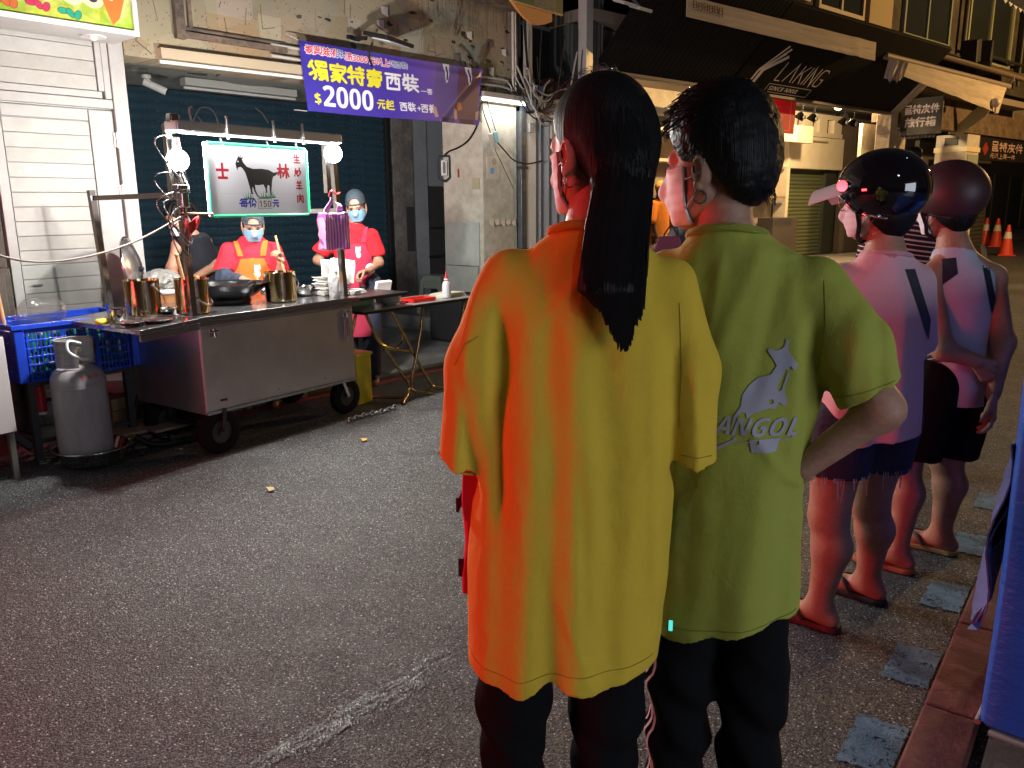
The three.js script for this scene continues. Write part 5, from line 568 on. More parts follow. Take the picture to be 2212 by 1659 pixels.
{ // buckets, wok, bowls on the counter
  const bucket = (label, x, z, r, h, mat, turn) => { const t = onCart('steel_bucket', label, 'bucket', x, z, 0.873, turn); part('bucket_body', lathe([[0, 0.004], [r * 0.97, 0.004], [r, 0.012], [r, h - 0.004], [r + 0.004, h], [r - 0.004, h], [r - 0.006, 0.012], [0, 0.012]], 0, 0, 0, 48), mat, t); part('handle', tube([V(r + 0.003, h - 0.03, 0), V(r + 0.02, h * 0.6, r * 0.4), V(r * 0.72, h * 0.32, r * 0.95), V(0, h * 0.26, r * 1.14)].concat([V(-r * 0.72, h * 0.32, r * 0.95), V(-r - 0.02, h * 0.6, r * 0.4), V(-r - 0.003, h - 0.03, 0)]), 0.0035, 40, 6), steel, t); parts('lug', [ball(0.012, r + 0.002, h - 0.03, 0, 10, 8), ball(0.012, -r - 0.002, h - 0.03, 0, 10, 8)], steel, t); return t; };
  bucket('brass coloured bucket left of the front left pole, leftmost of three', -0.13, -0.34, 0.1, 0.215, goldSteel, 1.7);
  const b2 = bucket('brass coloured bucket right beside the front left pole with a ladle in it', 0.085, -0.16, 0.1, 0.215, goldSteel, 0.7);
  const lad = onCart('wooden_ladle', 'wooden ladle standing in the bucket beside the left pole', 'ladle', 0.07, -0.17, 0.9); part('handle', [bar([0.0, 0.02, 0], [-0.045, 0.33, -0.02], 0.011, 12), ball(0.014, -0.045, 0.33, -0.02, 10, 8)], wood, lad);
  const b3 = bucket('brass coloured bucket at the right of the wok holding a wooden spatula', 0.79, -0.21, 0.1, 0.205, goldSteel, 2.2);
  const st = onCart('wooden_stick', 'flat wooden stick leaning on the right side of the bucket beside the wok', 'stick', 0.9, -0.2, 0.873); part('stick', rot(box(0.035, 0.2, 0.012, 0, 0.1, 0, 0.004), 0.1, -0.6, 0.02), wood, st);
  const wk = onCart('wok', 'black iron wok with wooden handle on the counter', 'wok', 0.54, -0.42, 0.873); const wm = M([0.03, 0.03, 0.032], 0.3, { metalness: 0.7, roughnessMap: scaled(GRIME, 3), bumpMap: scaled(GRIME, 4), bumpScale: 0.002 });
  const prof = []; for (let i = 0; i <= 14; i++) { const a = (i / 14); prof.push([0.245 * sin(a * 1.25) / sin(1.25), 0.125 * (1 - cos(a * 1.25)) / (1 - cos(1.25))]); } const inner = prof.slice().reverse().map(([a, b]) => [a * 0.985, b + 0.003]);
  part('bowl', lathe([...prof, [0.25, 0.127], ...inner], 0, 0.012, 0, 56), wm, wk); part('grip', [bar([-0.23, 0.12, 0.06], [-0.3, 0.2, 0.09], 0.014, 12), bar([-0.24, 0.115, 0.05], [-0.21, 0.11, 0.04], 0.018, 10)], wood, wk); part('foot_ring', lathe([[0.12, 0], [0.13, 0], [0.14, 0.03], [0.13, 0.03]], 0, 0.0005, 0, 40), wm, wk); part('lug', tube([V(0.02, 0.125, 0.24), V(0, 0.16, 0.27), V(-0.03, 0.16, 0.27), V(-0.05, 0.125, 0.24)], 0.008, 14, 6), wm, wk);
  part('food', lathe([[0, 0.075], [0.12, 0.07], [0.17, 0.06]], 0, 0.012, 0, 24), M([0.25, 0.08, 0.03], 0.5, { bumpMap: scaled(GRIME, 14), bumpScale: 0.01 }), wk);
  const bowl = (label, x, z, r, h, m, name = 'steel_bowl') => { const t = onCart(name, label, 'bowl', x, z); part('bowl', lathe([[0, 0.002], [r * 0.82, 0.002], [r, h], [r + 0.006, h + 0.002], [r - 0.004, h + 0.003], [r * 0.8, 0.008], [0, 0.008]], 0, 0, 0, 36), m, t); part('contents', lathe([[0, h * 0.75], [r * 0.6, h * 0.72], [r * 0.93, h * 0.6]], 0, 0, 0, 24), M([0.2, 0.05, 0.03], 0.4, { bumpMap: scaled(GRIME, 16), bumpScale: 0.008 }), t); return t; };
  bowl('tall narrow steel pot between brass bucket and shallow steel bowl', 1.0, -0.42, 0.055, 0.1, steel, 'steel_pot'); bowl('shallow steel bowl of chopped meat left of the paper stack', 1.1, -0.36, 0.085, 0.07, steel); bowl('small steel dish lying between the two left buckets', -0.02, -0.3, 0.06, 0.035, steel, 'steel_dish');
  const cup = onCart('steel_cup', 'small steel cup at the back of the left flap', 'cup', -0.33, -0.28, 0.858); part('cup', lathe([[0, 0.002], [0.036, 0.002], [0.046, 0.075], [0.048, 0.078], [0.043, 0.078], [0.034, 0.006], [0, 0.006]]), steel, cup);
  const lid = (label, x, z, r) => { const t = onCart('metal_lid', label, 'lid', x, z, 0.856); part('plate', lathe([[0, 0], [r * 0.6, 0], [r, 0.016], [r + 0.003, 0.02], [r - 0.004, 0.021], [r * 0.6, 0.006], [0, 0.006]]), M([0.2, 0.12, 0.12], 0.3, { metalness: 0.9 }), t); part('rim', new THREE.TorusGeometry(r, 0.004, 6, 36).rotateX(PI / 2).translate(0, 0.02, 0), steel, t); }; lid('dark shallow lid on the left flap, nearer the brass bucket', -0.2, -0.1, 0.085); lid('dark shallow lid on the left flap, farther left edge', -0.34, -0.13, 0.075);
  const br = onCart('yellow_brush', 'yellow handled scraper lying on the left flap over the crate', 'brush', -0.4, -0.3, 0.86, 0.4); part('grip', [bar([-0.05, 0.014, 0], [0.03, 0.014, 0], 0.018, 12), ball(0.02, -0.05, 0.014, 0, 12, 8)], M([0.55, 0.42, 0.04], 0.45), br); part('blade', rot(box(0.09, 0.003, 0.03, 0.075, 0.01, 0, 0.001), 0, 0, -0.08), steel, br);
  const pot = thing('stock_pot', 'brown stock pot with white rim behind the counter below the woman in dark vest', 'pot', [2.7, 0, -5.62]); part('pot_body', lathe([[0, 0.005], [0.22, 0.005], [0.225, 0.94], [0.21, 0.94], [0.21, 0.02], [0, 0.02]], 0, 0, 0, 48), M([0.32, 0.15, 0.06], 0.4, { metalness: 0.4, roughnessMap: scaled(GRIME, 3) }), pot); part('rim', new THREE.TorusGeometry(0.228, 0.016, 10, 48).rotateX(PI / 2).translate(0, 0.945, 0), whiteP, pot);
  const lid2 = thing('round_lid', 'large round metal lid leaning upright behind the back left pole', 'lid', [2.56, 1.1, -5.75], 0.9); part('lid', rot(lathe([[0, 0.05], [0.12, 0.04], [0.2, 0.012], [0.215, 0], [0.2, 0.0], [0.12, 0.03], [0, 0.04]], 0, 0, 0, 48), PI / 2 - 0.15, 0, 0), M([0.35, 0.35, 0.36], 0.25, { metalness: 0.9 }), lid2); part('rim', rot(new THREE.TorusGeometry(0.215, 0.008, 8, 48).rotateX(PI / 2), PI / 2 - 0.15, 0, 0), steel, lid2); part('knob', ball(0.02, 0, -0.01, 0.06), blackPlastic, lid2); part('prop', bar([0, -0.2, -0.03], [0, -1.08, -0.1], 0.02), darkMetal, lid2);
  const nb = thing('noodle_bag', 'clear bag of white noodles and egg resting on the rim of the stock pot', 'bag', [2.72, 0.95, -5.68]), r = rng(41); part('bag', nets((x, y, z) => hypot(x / 0.15, (y - 0.04) / 0.09, z / 0.12) * 0.09 - 0.09 + 0.03 * fbm(x * 18, y * 18, z * 18, 3), [-0.22, -0.04, -0.2], [0.22, 0.26, 0.2], 0.012), M([0.2, 0.195, 0.185], 0.25), nb); part('egg', ball(0.04, 0.1, 0.02, 0.12, 16, 12), whiteP, nb);
}
{ // stack of paper bags and plastic bag, striped pink bag on the pole
  const t = onCart('paper_stack', 'stack of white paper bags at the right end of the counter', 'paper bags', 1.3, -0.26, 0.873), r = rng(19); const pm = M([0.7, 0.69, 0.66], 0.75, { side: THREE.DoubleSide });
  for (let i = 0; i < 16; i++) { const y = i * 0.0085, a = 0.3 * (r() - 0.5), w = 0.1 + 0.03 * r(); part('paper_bag', rot(sheet(V(-w, y + 0.012 * r(), -0.07), V(w, y + 0.02 * r(), -0.07), V(w, y, 0.07), V(-w, y + 0.01 * r(), 0.07), 0.004, 8, 4, (u, v) => 0.006 * sin(u * 7 + i)), 0, a, 0), pm, t); }
  for (let i = 0; i < 7; i++) part('paper_bag', rot(sheet(V(-0.03, 0.24 + 0.04 * r(), 0), V(0.06, 0.22 + 0.03 * r(), 0.02), V(0.05, 0.08, 0.04), V(-0.05, 0.08, 0.02), 0.003, 4, 6, (u, v) => 0.01 * sin(v * 5 + i)), 0.2 * (r() - 0.5), 1.2 * (r() - 0.5), 0.3 * (r() - 0.5)).translate(0.02 * i - 0.02, 0, -0.02 + 0.01 * i), pm, t);
  const pb = onCart('plastic_bag', 'crumpled clear plastic bag in front of the paper stack beside the right pole', 'plastic bag', 1.22, -0.12, 0.873); part('bag', nets((x, y, z) => hypot(x / 0.07, (y - 0.07) / 0.1, z / 0.05) * 0.06 - 0.06 + 0.03 * fbm(x * 20, y * 12, z * 20, 3), [-0.1, -0.02, -0.09], [0.1, 0.22, 0.09], 0.009), M([0.62, 0.62, 0.62], 0.22, { transmission: 0.35, thickness: 0 }), pb); part('knot', ball(0.014, 0, 0.18, 0, 10, 8), pm, pb);
  const st = canvasTex(256, 64, (x) => { x.fillStyle = '#e9b8e4'; x.fillRect(0, 0, 256, 64); x.fillStyle = '#b95ac0'; for (let i = 0; i < 9; i++) x.fillRect(6 + i * 28, 0, 13, 64); }); st.wrapS = st.wrapT = THREE.RepeatWrapping;
  const sb = onCart('striped_bag', 'pink and white striped plastic bag hanging from the right pole', 'plastic bag', 1.1, 0.02, 1.23); const g = nets((x, y, z) => max(max(abs(x) - 0.105 + 0.02 * max(0, y - 0.16) / 0.1, abs(z) - 0.028 - 0.015 * sin(x * 30) * 0.5), max(-y, y - 0.22)) - 0.012 + 0.02 * fbm(x * 12, y * 9, z * 12, 3), [-0.16, -0.05, -0.1], [0.16, 0.3, 0.1], 0.009); const p = g.attributes.position; for (let i = 0; i < p.count; i++) g.attributes.uv.setXY(i, p.getX(i) * 4.5 + 0.3, p.getY(i)); const bm = M([0.85, 0.85, 0.85], 0.45, { map: st, transmission: 0.2, thickness: 0 });
  part('bag', g, bm, sb); part('bag_handle', [sheet(V(-0.09, 0.23, 0), V(-0.04, 0.23, 0), V(0.0, 0.33, 0), V(-0.02, 0.34, 0), 0.006, 4, 4, (u, v) => 0.01 * sin(v * 6)), sheet(V(0.02, 0.22, 0.02), V(0.09, 0.22, 0.02), V(0.06, 0.3, 0), V(0.03, 0.31, 0), 0.006, 4, 4, (u, v) => 0.012 * sin(v * 7))], bm, sb); part('hook', tube([V(-0.03, 0.34, 0), V(-0.02, 0.38, 0.01), V(0.04, 0.36, 0), V(0.1, 0.37, -0.03)], 0.006, 14, 6), redP, sb);
}
{ // folding table with gold legs right of the cart
  const t = thing('folding_table', 'grey topped folding table with gold tube legs right of the food cart', 'table', [3.76, 0, -4.72], 2 * R), gold = M([0.5, 0.38, 0.16], 0.2, { metalness: 1 });
  part('table_top', [slab(0, 1.25, 0.735, 0.748, -0.46, 0, 0.005)], M([0.3, 0.3, 0.31], 0.3, { metalness: 0.3 }), t); parts('edge_band', [slab(-0.004, 1.254, 0.722, 0.742, 0.0005, 0.008, 0.002), slab(-0.008, -0.0005, 0.722, 0.742, -0.46, 0.008, 0.002)], blackPlastic, t);
  // two U-shaped legs crossing at each end, as in the photo
  const U = (pts) => part('leg', tube(pts.map((p) => V(...p)), 0.013, 60, 10), gold, t);
  U([[0.06, 0.72, -0.04], [0.12, 0.6, -0.04], [0.45, 0.13, -0.03], [0.5, 0.05, -0.01], [0.62, 0.018, 0.04], [0.64, 0.016, 0.06]]); U([[0.3, 0.72, -0.02], [0.36, 0.62, -0.02], [0.66, 0.12, -0.01], [0.72, 0.045, 0.0], [0.85, 0.016, 0.05], [0.9, 0.014, 0.06]]);
  U([[0.64, 0.72, -0.02], [0.6, 0.6, 0.0], [0.44, 0.14, 0.02], [0.36, 0.05, 0.05], [0.24, 0.016, 0.12]]); U([[0.3, 0.72, -0.42], [0.26, 0.6, -0.42], [0.1, 0.16, -0.42], [0.05, 0.03, -0.42]]); U([[1.18, 0.72, -0.05], [1.1, 0.5, -0.05], [0.98, 0.1, -0.05], [0.95, 0.015, -0.05]]);
  part('brace', [tube([V(0.1, 0.62, -0.03), V(0.16, 0.5, -0.03), V(0.26, 0.44, -0.03), V(0.36, 0.43, -0.03), V(0.41, 0.48, -0.03), V(0.4, 0.58, -0.03)], 0.01, 40, 8), bar([0.22, 0.44, -0.035], [0.5, 0.37, -0.02], 0.012), bar([0.05, 0.03, -0.42], [0.36, 0.03, 0.05], 0.012), bar([0.62, 0.03, 0.0], [0.72, 0.045, 0.0], 0.011)], gold, t);
  const at = (n, l, c, x, z) => { const p = V(x, 0.749, z).applyAxisAngle(V(0, 1, 0), 2 * R).add(V(3.76, 0, -4.72)); return thing(n, l, c, [p.x, p.y, p.z]); };
  const b = at('sauce_bottle', 'clear squeeze bottle with red cap on the folding table', 'bottle', 1.0, -0.1); part('bottle_body', lathe([[0, 0.002], [0.034, 0.002], [0.037, 0.01], [0.037, 0.1], [0.03, 0.13], [0.016, 0.145], [0, 0.147]]), M([0.62, 0.63, 0.66], 0.3, { transmission: 0.3, thickness: 0 }), b); part('nozzle', lathe([[0.016, 0.14], [0.018, 0.15], [0.017, 0.165], [0.009, 0.19], [0.004, 0.225], [0, 0.226]]), redP, b); part('cap_band', lathe([[0.0175, 0.15], [0.0195, 0.155], [0.0175, 0.163]]), whiteP, b);
  const tr = at('red_tray', 'shallow red plastic tray on the folding table', 'tray', 0.7, -0.13); part('tray', [slab(-0.12, 0.12, 0, 0.006, -0.07, 0.07, 0.002), slab(-0.125, 0.125, 0.002, 0.03, 0.066, 0.074, 0.002), slab(-0.125, 0.125, 0.002, 0.03, -0.074, -0.066, 0.002), slab(-0.127, -0.118, 0.002, 0.03, -0.066, 0.066, 0.002), slab(0.118, 0.127, 0.002, 0.03, -0.066, 0.066, 0.002)], M([0.55, 0.02, 0.012], 0.35), tr); part('handle', slab(-0.23, -0.127, 0.008, 0.016, -0.02, 0.02, 0.003), redP, tr);
  const wb = at('foam_bowls', 'stack of clear wrapped white bowls on the left of the folding table', 'bowls', 0.42, -0.16); for (let i = 0; i < 4; i++) part('bowl', lathe([[0, 0], [0.05, 0], [0.085, 0.04], [0.088, 0.042], [0.082, 0.043], [0.048, 0.004], [0, 0.004]], 0, i * 0.013, 0, 32), M([0.66, 0.66, 0.64], 0.35, { transmission: 0.25, thickness: 0 }), wb); part('wrap', nets((x, y, z) => hypot(x, (y - 0.05) * 1.4, z) - 0.07 + 0.025 * fbm(x * 24, y * 24, z * 24, 3), [-0.12, 0, -0.12], [0.12, 0.15, 0.12], 0.01), M([0.7, 0.7, 0.7], 0.25, { transmission: 0.3, thickness: 0 }), wb);
  const bx = at('foam_box', 'open white takeaway box behind the wrapped bowls', 'box', 0.52, -0.3); part('box_base', [slab(-0.08, 0.08, 0, 0.05, -0.06, 0.06, 0.01)], whiteP, bx); part('box_lid', rot(slab(-0.08, 0.08, 0, 0.03, 0, 0.12, 0.01), -1.25, 0, 0).translate(0, 0.05, -0.06), whiteP, bx);
  const wp = at('wrapping_paper', 'white folded paper under the squeeze bottle on the folding table', 'paper', 1.12, -0.2); for (let i = 0; i < 4; i++) part('paper_sheet', rot(slab(-0.14, 0.14, 0, 0.006, -0.09, 0.09, 0.002), 0, 0.1 * i, 0).translate(0, i * 0.008, 0), M([0.55, 0.52, 0.42], 0.7), wp);
  const bag = at('greens_bag', 'pale green bag of vegetables under the dark flap on the table', 'bag', 0.22, -0.3); part('bag', nets((x, y, z) => hypot(x / 0.14, (y - 0.03) / 0.045, z / 0.08) * 0.05 - 0.05 + 0.014 * fbm(x * 18, y * 18, z * 18, 3), [-0.2, -0.02, -0.12], [0.2, 0.1, 0.12], 0.01), M([0.3, 0.42, 0.2], 0.35), bag);
  const tn = onCart('napkin_pad', 'white folded napkins in a black clip on the dark right flap', 'napkins', 1.5, -0.22, 0.864); parts('napkin', [0, 1, 2].map((i) => rot(slab(-0.09, 0.09, i * 0.011, i * 0.011 + 0.007, -0.05, 0.05, 0.002), 0, 0.2 + 0.08 * i, 0)), whiteP, tn); part('clip', box(0.03, 0.045, 0.05, 0.09, 0.025, 0, 0.005), blackPlastic, tn);
  const yb = thing('yellow_bin', 'yellow plastic bin on the ground between cart and folding table', 'bin', [3.86, 0, -4.98], 0.1); part('bin_body', [slab(-0.08, 0.08, 0, 0.38, -0.1, 0.1, 0.012)], M([0.6, 0.45, 0.02], 0.4), yb); part('rim', [slab(-0.09, 0.09, 0.38, 0.405, -0.11, 0.11, 0.006)], M([0.62, 0.5, 0.03], 0.35), yb);
}
{ // blue crate with bottles on a black stand, gas cylinder in a basin
  const t = thing('blue_crate', 'blue slatted plastic crate of green bottles left of the cart', 'crate', [1.93, 0, -5.42], 3 * R), bm = M([0.012, 0.045, 0.42], 0.38, { roughnessMap: scaled(GRIME, 3) });
  const x0 = -0.36, x1 = 0.36, z0 = -0.24, z1 = 0.24, y0 = 0.51, y1 = 0.855;
  part('crate_floor', slab(x0 + 0.02, x1 - 0.02, y0, y0 + 0.02, z0 + 0.02, z1 - 0.02), bm, t); part('rim', [slab(x0 - 0.02, x1 + 0.02, y1 - 0.03, y1, z1 - 0.006, z1 + 0.02, 0.005), slab(x0 - 0.02, x1 + 0.02, y1 - 0.03, y1, z0 - 0.02, z0 + 0.006, 0.005), slab(x0 - 0.02, x0 + 0.006, y1 - 0.031, y1 - 0.001, z0 + 0.007, z1 - 0.007, 0.005), slab(x1 - 0.006, x1 + 0.02, y1 - 0.031, y1 - 0.001, z0 + 0.007, z1 - 0.007, 0.005)], bm, t);
  for (const [x, z] of [[x0, z0], [x0, z1], [x1, z0], [x1, z1]]) part('corner_post', box(0.06, y1 - y0 - 0.03, 0.05, x * 0.94, (y0 + y1) / 2 - 0.016, z * 0.94, 0.01), bm, t);
  for (const z of [z1, z0]) { for (let k = 0; k < 7; k++) part('rail', slab(x0 + 0.055, x1 - 0.055, y0 + k * 0.048, y0 + k * 0.048 + (k === 6 ? 0.03 : 0.012), z * 0.985 - 0.006, z * 0.985 + 0.006, 0.003), bm, t); for (let k = 0; k < 4; k++) part('upright', slab(x0 + 0.06 + k * 0.195, x0 + 0.075 + k * 0.195, y0 + 0.005, y1 - 0.031, z * 0.985 - 0.004, z * 0.985 + 0.004, 0.002), bm, t); part('bars', [...Array(26)].map((_, k) => slab(x0 + 0.065 + k * 0.0235, x0 + 0.073 + k * 0.0235, y0 + 0.01, y1 - 0.06, z * 0.985 - 0.003, z * 0.985 + 0.003)), bm, t); }
  for (const x of [x0, x1]) { for (let k = 0; k < 5; k++) part('rail', slab(x * 0.985 - 0.005, x * 0.985 + 0.005, y0 + k * 0.07, y0 + k * 0.07 + 0.02, z0 + 0.05, z1 - 0.05, 0.003), bm, t); part('end_panel', slab(x * 0.97 - 0.003, x * 0.97 + 0.003, y0 + 0.02, y1 - 0.05, z0 + 0.05, z1 - 0.05), bm, t); part('knob_pattern', [...Array(10)].map((_, k) => box(0.016, 0.05, 0.06, x * 0.985, y0 + 0.05 + 0.075 * (k % 4), z0 + 0.1 + 0.08 * (k % 5), 0.012)), bm, t); }
  const gl = M([0.02, 0.16, 0.05], 0.12), r = rng(3); const bg = lathe([[0, 0.0], [0.033, 0.0], [0.035, 0.01], [0.035, 0.13], [0.014, 0.19], [0.014, 0.24], [0.017, 0.245], [0, 0.246]], 0, 0, 0, 16);
  const b0 = thing('green_bottle', 'green glass bottle standing in the blue crate', 'bottle', [0, 0, 0], 0, 'green bottles in the blue crate'); part('bottle_body', bg, gl, b0); part('cap', cyl(0.016, 0.016, 0.012, 0, 0.246, 0, 12), M([0.5, 0.45, 0.3], 0.3, { metalness: 0.6 }), b0);
  for (let i = 0; i < 24; i++) { const p = V(x0 + 0.09 + (i % 8) * 0.077, 0.531, z1 - 0.075 - floor(i / 8) * 0.14).applyAxisAngle(V(0, 1, 0), 3 * R).add(V(1.93, 0, -5.42)); const b = i ? b0.clone() : b0; if (i) { b.name = numbered('green_bottle'); scene.add(b); } b.position.copy(p); b.rotation.y = r() * 6; }
  const cb = thing('clear_bag', 'large clear plastic bag lying over the back rim of the blue crate', 'plastic bag', [1.9, 0.86, -5.64]); part('bag', nets((x, y, z) => hypot(x / 0.17, y / 0.1, z / 0.05) * 0.07 - 0.07 + 0.02 * fbm(x * 9, y * 12, z * 14, 3), [-0.24, -0.14, -0.12], [0.24, 0.16, 0.12], 0.011), M([0.8, 0.8, 0.78], 0.15, { transmission: 0.93, thickness: 0 }), cb);
  const ws = thing('wooden_pole', 'slim wooden pole standing in the back left corner of the blue crate', 'pole', [1.66, 0.5, -5.5]); part('pole', bar([0, 0, 0], [-0.03, 0.62, -0.02], 0.014, 12), wood, ws);
  const s = thing('crate_stand', 'black angle iron stand under the blue crate', 'stand', [1.93, 0, -5.42], 3 * R); for (const [x, z] of [[-0.3, 0.2], [0.28, 0.2], [-0.3, -0.2], [0.28, -0.2]]) part('leg', sqbar([x, 0, z], [x, 0.508, z], 0.04), darkMetal, s); part('brace', [sqbar([-0.3, 0.14, 0.2], [0.28, 0.14, 0.2], 0.025), sqbar([-0.3, 0.3, -0.2], [0.28, 0.3, -0.2], 0.025), sqbar([-0.3, 0.14, -0.19], [-0.3, 0.14, 0.19], 0.025), sqbar([-0.58, 0.42, -0.1], [-0.32, 0.1, 0.16], 0.04)], darkMetal, s); part('frame', [sqbar([-0.32, 0.495, 0.22], [0.3, 0.495, 0.22], 0.024), sqbar([-0.32, 0.495, -0.22], [0.3, 0.495, -0.22], 0.024)], darkMetal, s);
  part('strut', bar([0.29, 0.14, 0.2], [0.46, 0.5, 0.1], 0.014), blackPlastic, s);
  const gs = thing('gas_cylinder', 'grey gas cylinder with collar handle standing in a steel basin', 'gas cylinder', [1.83, 0.02, -4.98], 0.5), gm = M([0.3, 0.285, 0.3], 0.34, { roughnessMap: scaled(GRIME, 2), map: scaled(tint([0.8, 0.78, 0.78], [1, 1, 1], 321), 2) }); const rr = 0.15;
  part('tank', lathe([[0, 0.02], [rr * 0.9, 0.02], [rr, 0.06], [rr, 0.46], [rr * 1.012, 0.465], [rr * 1.012, 0.475], [rr, 0.48], [rr * 0.98, 0.52], [rr * 0.84, 0.565], [rr * 0.5, 0.592], [0, 0.6]], 0, 0, 0, 56), gm, gs);
  const coll = new THREE.CylinderGeometry(rr * 0.72, rr * 0.7, 0.155, 48, 4, true, 0.55, 5.0), c2 = new THREE.CylinderGeometry(rr * 0.69, rr * 0.67, 0.155, 48, 4, true, 0.55, 5.0); part('collar', [coll.translate(0, 0.665, 0), c2.translate(0, 0.665, 0), new THREE.TorusGeometry(rr * 0.705, 0.006, 6, 48, 5.0).rotateX(-PI / 2).rotateY(0.55 - PI / 2).translate(0, 0.742, 0)], (gm.side = THREE.DoubleSide, gm), gs); part('foot_ring', lathe([[rr * 0.86, 0], [rr * 0.9, 0], [rr * 0.9, 0.03], [rr * 0.86, 0.03]]), gm, gs); part('valve', [cyl(0.025, 0.02, 0.08, 0, 0.595, 0, 16), cyl(0.035, 0.035, 0.02, 0, 0.672, 0, 12)], M([0.5, 0.4, 0.2], 0.35, { metalness: 0.9 }), gs);
  part('handle_hole', rot(box(0.07, 0.05, 0.004, 0, 0, rr * 0.725, 0.0015), 0, 0.55, 0).translate(0, 0.685, 0), blackPlastic, gs); part('hose', tube([V(-0.05, 0.73, 0.09), V(-0.12, 0.75, 0.07), V(-0.14, 0.7, 0.08), V(-0.1, 0.65, 0.12), V(-0.05, 0.64, 0.13)], 0.008, 24, 8), whiteP, gs);
  part('red_lettering', [0, 1, 2].map((i) => { const a = -0.55 + i * 0.3; return sheet(...[[0, 1], [1, 1], [1, 0], [0, 0]].map(([u, v]) => { const q = a + u * 0.16, rad = rr * (0.985 - 0.09 * v) + 0.001; return V(sin(q - 0.25) * rad, 0.515 + 0.036 * v, cos(q - 0.25) * rad); }), 0.001); }), M([0.45, 0.06, 0.05], 0.5, { alphaMap: canvasTex(64, 64, (x) => { x.fillStyle = '#000'; x.fillRect(0, 0, 64, 64); ink(x, '特', 8, 6, 52, '#fff', 0.14); }, false), alphaTest: 0.5 }), gs);
  const ba = thing('steel_basin', 'shallow steel basin under the grey gas cylinder', 'basin', [1.86, 0, -4.97]); part('basin', lathe([[0, 0.004], [0.12, 0.004], [0.18, 0.03], [0.212, 0.11], [0.222, 0.113], [0.205, 0.114], [0.174, 0.034], [0.12, 0.01], [0, 0.01]], 0, 0, 0, 56), M([0.55, 0.55, 0.56], 0.2, { metalness: 1, roughnessMap: scaled(GRIME, 2) }), ba); part('rim', new THREE.TorusGeometry(0.216, 0.005, 6, 56).rotateX(PI / 2).translate(0, 0.113, 0), steel, ba);
  // behind: pinkish basin on a box, red canister, planks and rubbish
  const pb = thing('pink_basin', 'pinkish enamel basin on a low box behind the gas cylinder', 'basin', [2.36, 0.28, -5.62]); part('basin', lathe([[0, 0], [0.13, 0], [0.19, 0.1], [0.2, 0.102], [0.18, 0.104], [0.12, 0.01], [0, 0.01]]), M([0.5, 0.36, 0.35], 0.3), pb); part('contents', cyl(0.16, 0.165, 0.01, 0, 0.07, 0, 30), M([0.42, 0.28, 0.28], 0.3), pb);
  const bo = thing('wooden_box', 'rough wooden box carrying the pinkish basin', 'box', [2.4, 0.02, -5.66], 0.15); for (let i = 0; i < 3; i++) part('plank', slab(-0.26, 0.26, i * 0.085, i * 0.085 + 0.08, 0.2, 0.22, 0.004), M([0.14 + 0.03 * i, 0.09 + 0.02 * i, 0.06], 0.8), bo); part('box_body', slab(-0.25, 0.25, 0.0, 0.245, -0.2, 0.198), M([0.1, 0.07, 0.05], 0.85), bo);
  const rc = thing('red_canister', 'narrow red canister behind the crate stand beside the gas cylinder', 'canister', [1.72, 0.3, -5.3]); part('canister', cyl(0.03, 0.03, 0.16, 0, 0, 0, 16), redP, rc); part('base_ring', cyl(0.031, 0.031, 0.015, 0, -0.016, 0, 16), whiteP, rc);
  const r2 = rng(63); const ph = thing('plank_pile', 'flattened boxes and planks lying on the ground behind the cart wheels', 'planks', [2.3, 0.0, -5.35]); for (let i = 0; i < 6; i++) part('plank', rot(box(0.5 + 0.3 * r2(), 0.018, 0.12 + 0.1 * r2(), 0, 0, 0, 0.003), 0, -0.3 + 0.4 * r2(), 0).translate(-0.1 + 0.35 * r2(), 0.03 + i * 0.016, -0.1 + 0.45 * r2()), M([0.22 + 0.12 * r2(), 0.17 + 0.06 * r2(), 0.15], 0.8, { bumpMap: scaled(GRIME, 3), bumpScale: 0.004 }), ph);
  const oh = thing('orange_hose', 'orange rubber gas hose curled on the ground behind the crate stand', 'hose', [0, 0, 0]); part('hose', tube([V(2.05, 0.03, -5.05), V(2.12, 0.05, -5.1), V(2.25, 0.1, -5.2), V(2.42, 0.12, -5.35), V(2.52, 0.2, -5.5)], 0.014, 40, 8), M([0.6, 0.2, 0.02], 0.4), oh); part('clamp', ball(0.018, 2.05, 0.03, -5.05, 10, 8), steel, oh);
  const fp = thing('foot_pedal', 'curved black bracket on the ground left of the cart wheel', 'bracket', [0, 0, 0]); part('bracket', tube([V(2.12, 0.11, -4.98), V(2.18, 0.06, -4.95), V(2.26, 0.035, -4.93), V(2.4, 0.04, -4.9)], 0.018, 24, 8), blackPlastic, fp);
  const lt = thing('litter', 'scatter of leaves, wet paper and scraps around the crate stand', 'litter', [0, 0, 0]); lt.userData.kind = 'stuff'; const lg = []; for (let i = 0; i < 160; i++) { const x = 1.6 + r2() * 0.9, z = -5.5 + r2() * 0.55, s = 0.012 + 0.03 * r2(), a = r2() * 6; lg.push(rot(sheet(V(-s, 0.006 * r2(), -s * 0.5), V(s, 0.01 * r2(), -s * 0.4), V(s * 0.8, 0.012 * r2(), s * 0.5), V(-s, 0.004, s * 0.4), 0.0015), 0, a, 0).translate(x, 0.036 + 0.012 * r2(), z)); } part('scraps', lg, M([0.24, 0.2, 0.17], 0.7), lt);
  const lf = (n, l, x, z, c) => { const t = thing(n, l, 'leaf', [x, 0.006, z], 1.1); part('leaf', sheet(V(-0.035, 0.004, -0.012), V(0.03, 0.014, -0.02), V(0.04, 0.006, 0.014), V(-0.03, 0.01, 0.02), 0.0015, 6, 3, (u, v) => 0.006 * sin(u * 5)), M(c, 0.6), t); part('stem', bar([0.035, 0.006, 0], [0.06, 0.003, 0.01], 0.0015), M(c, 0.6), t); };
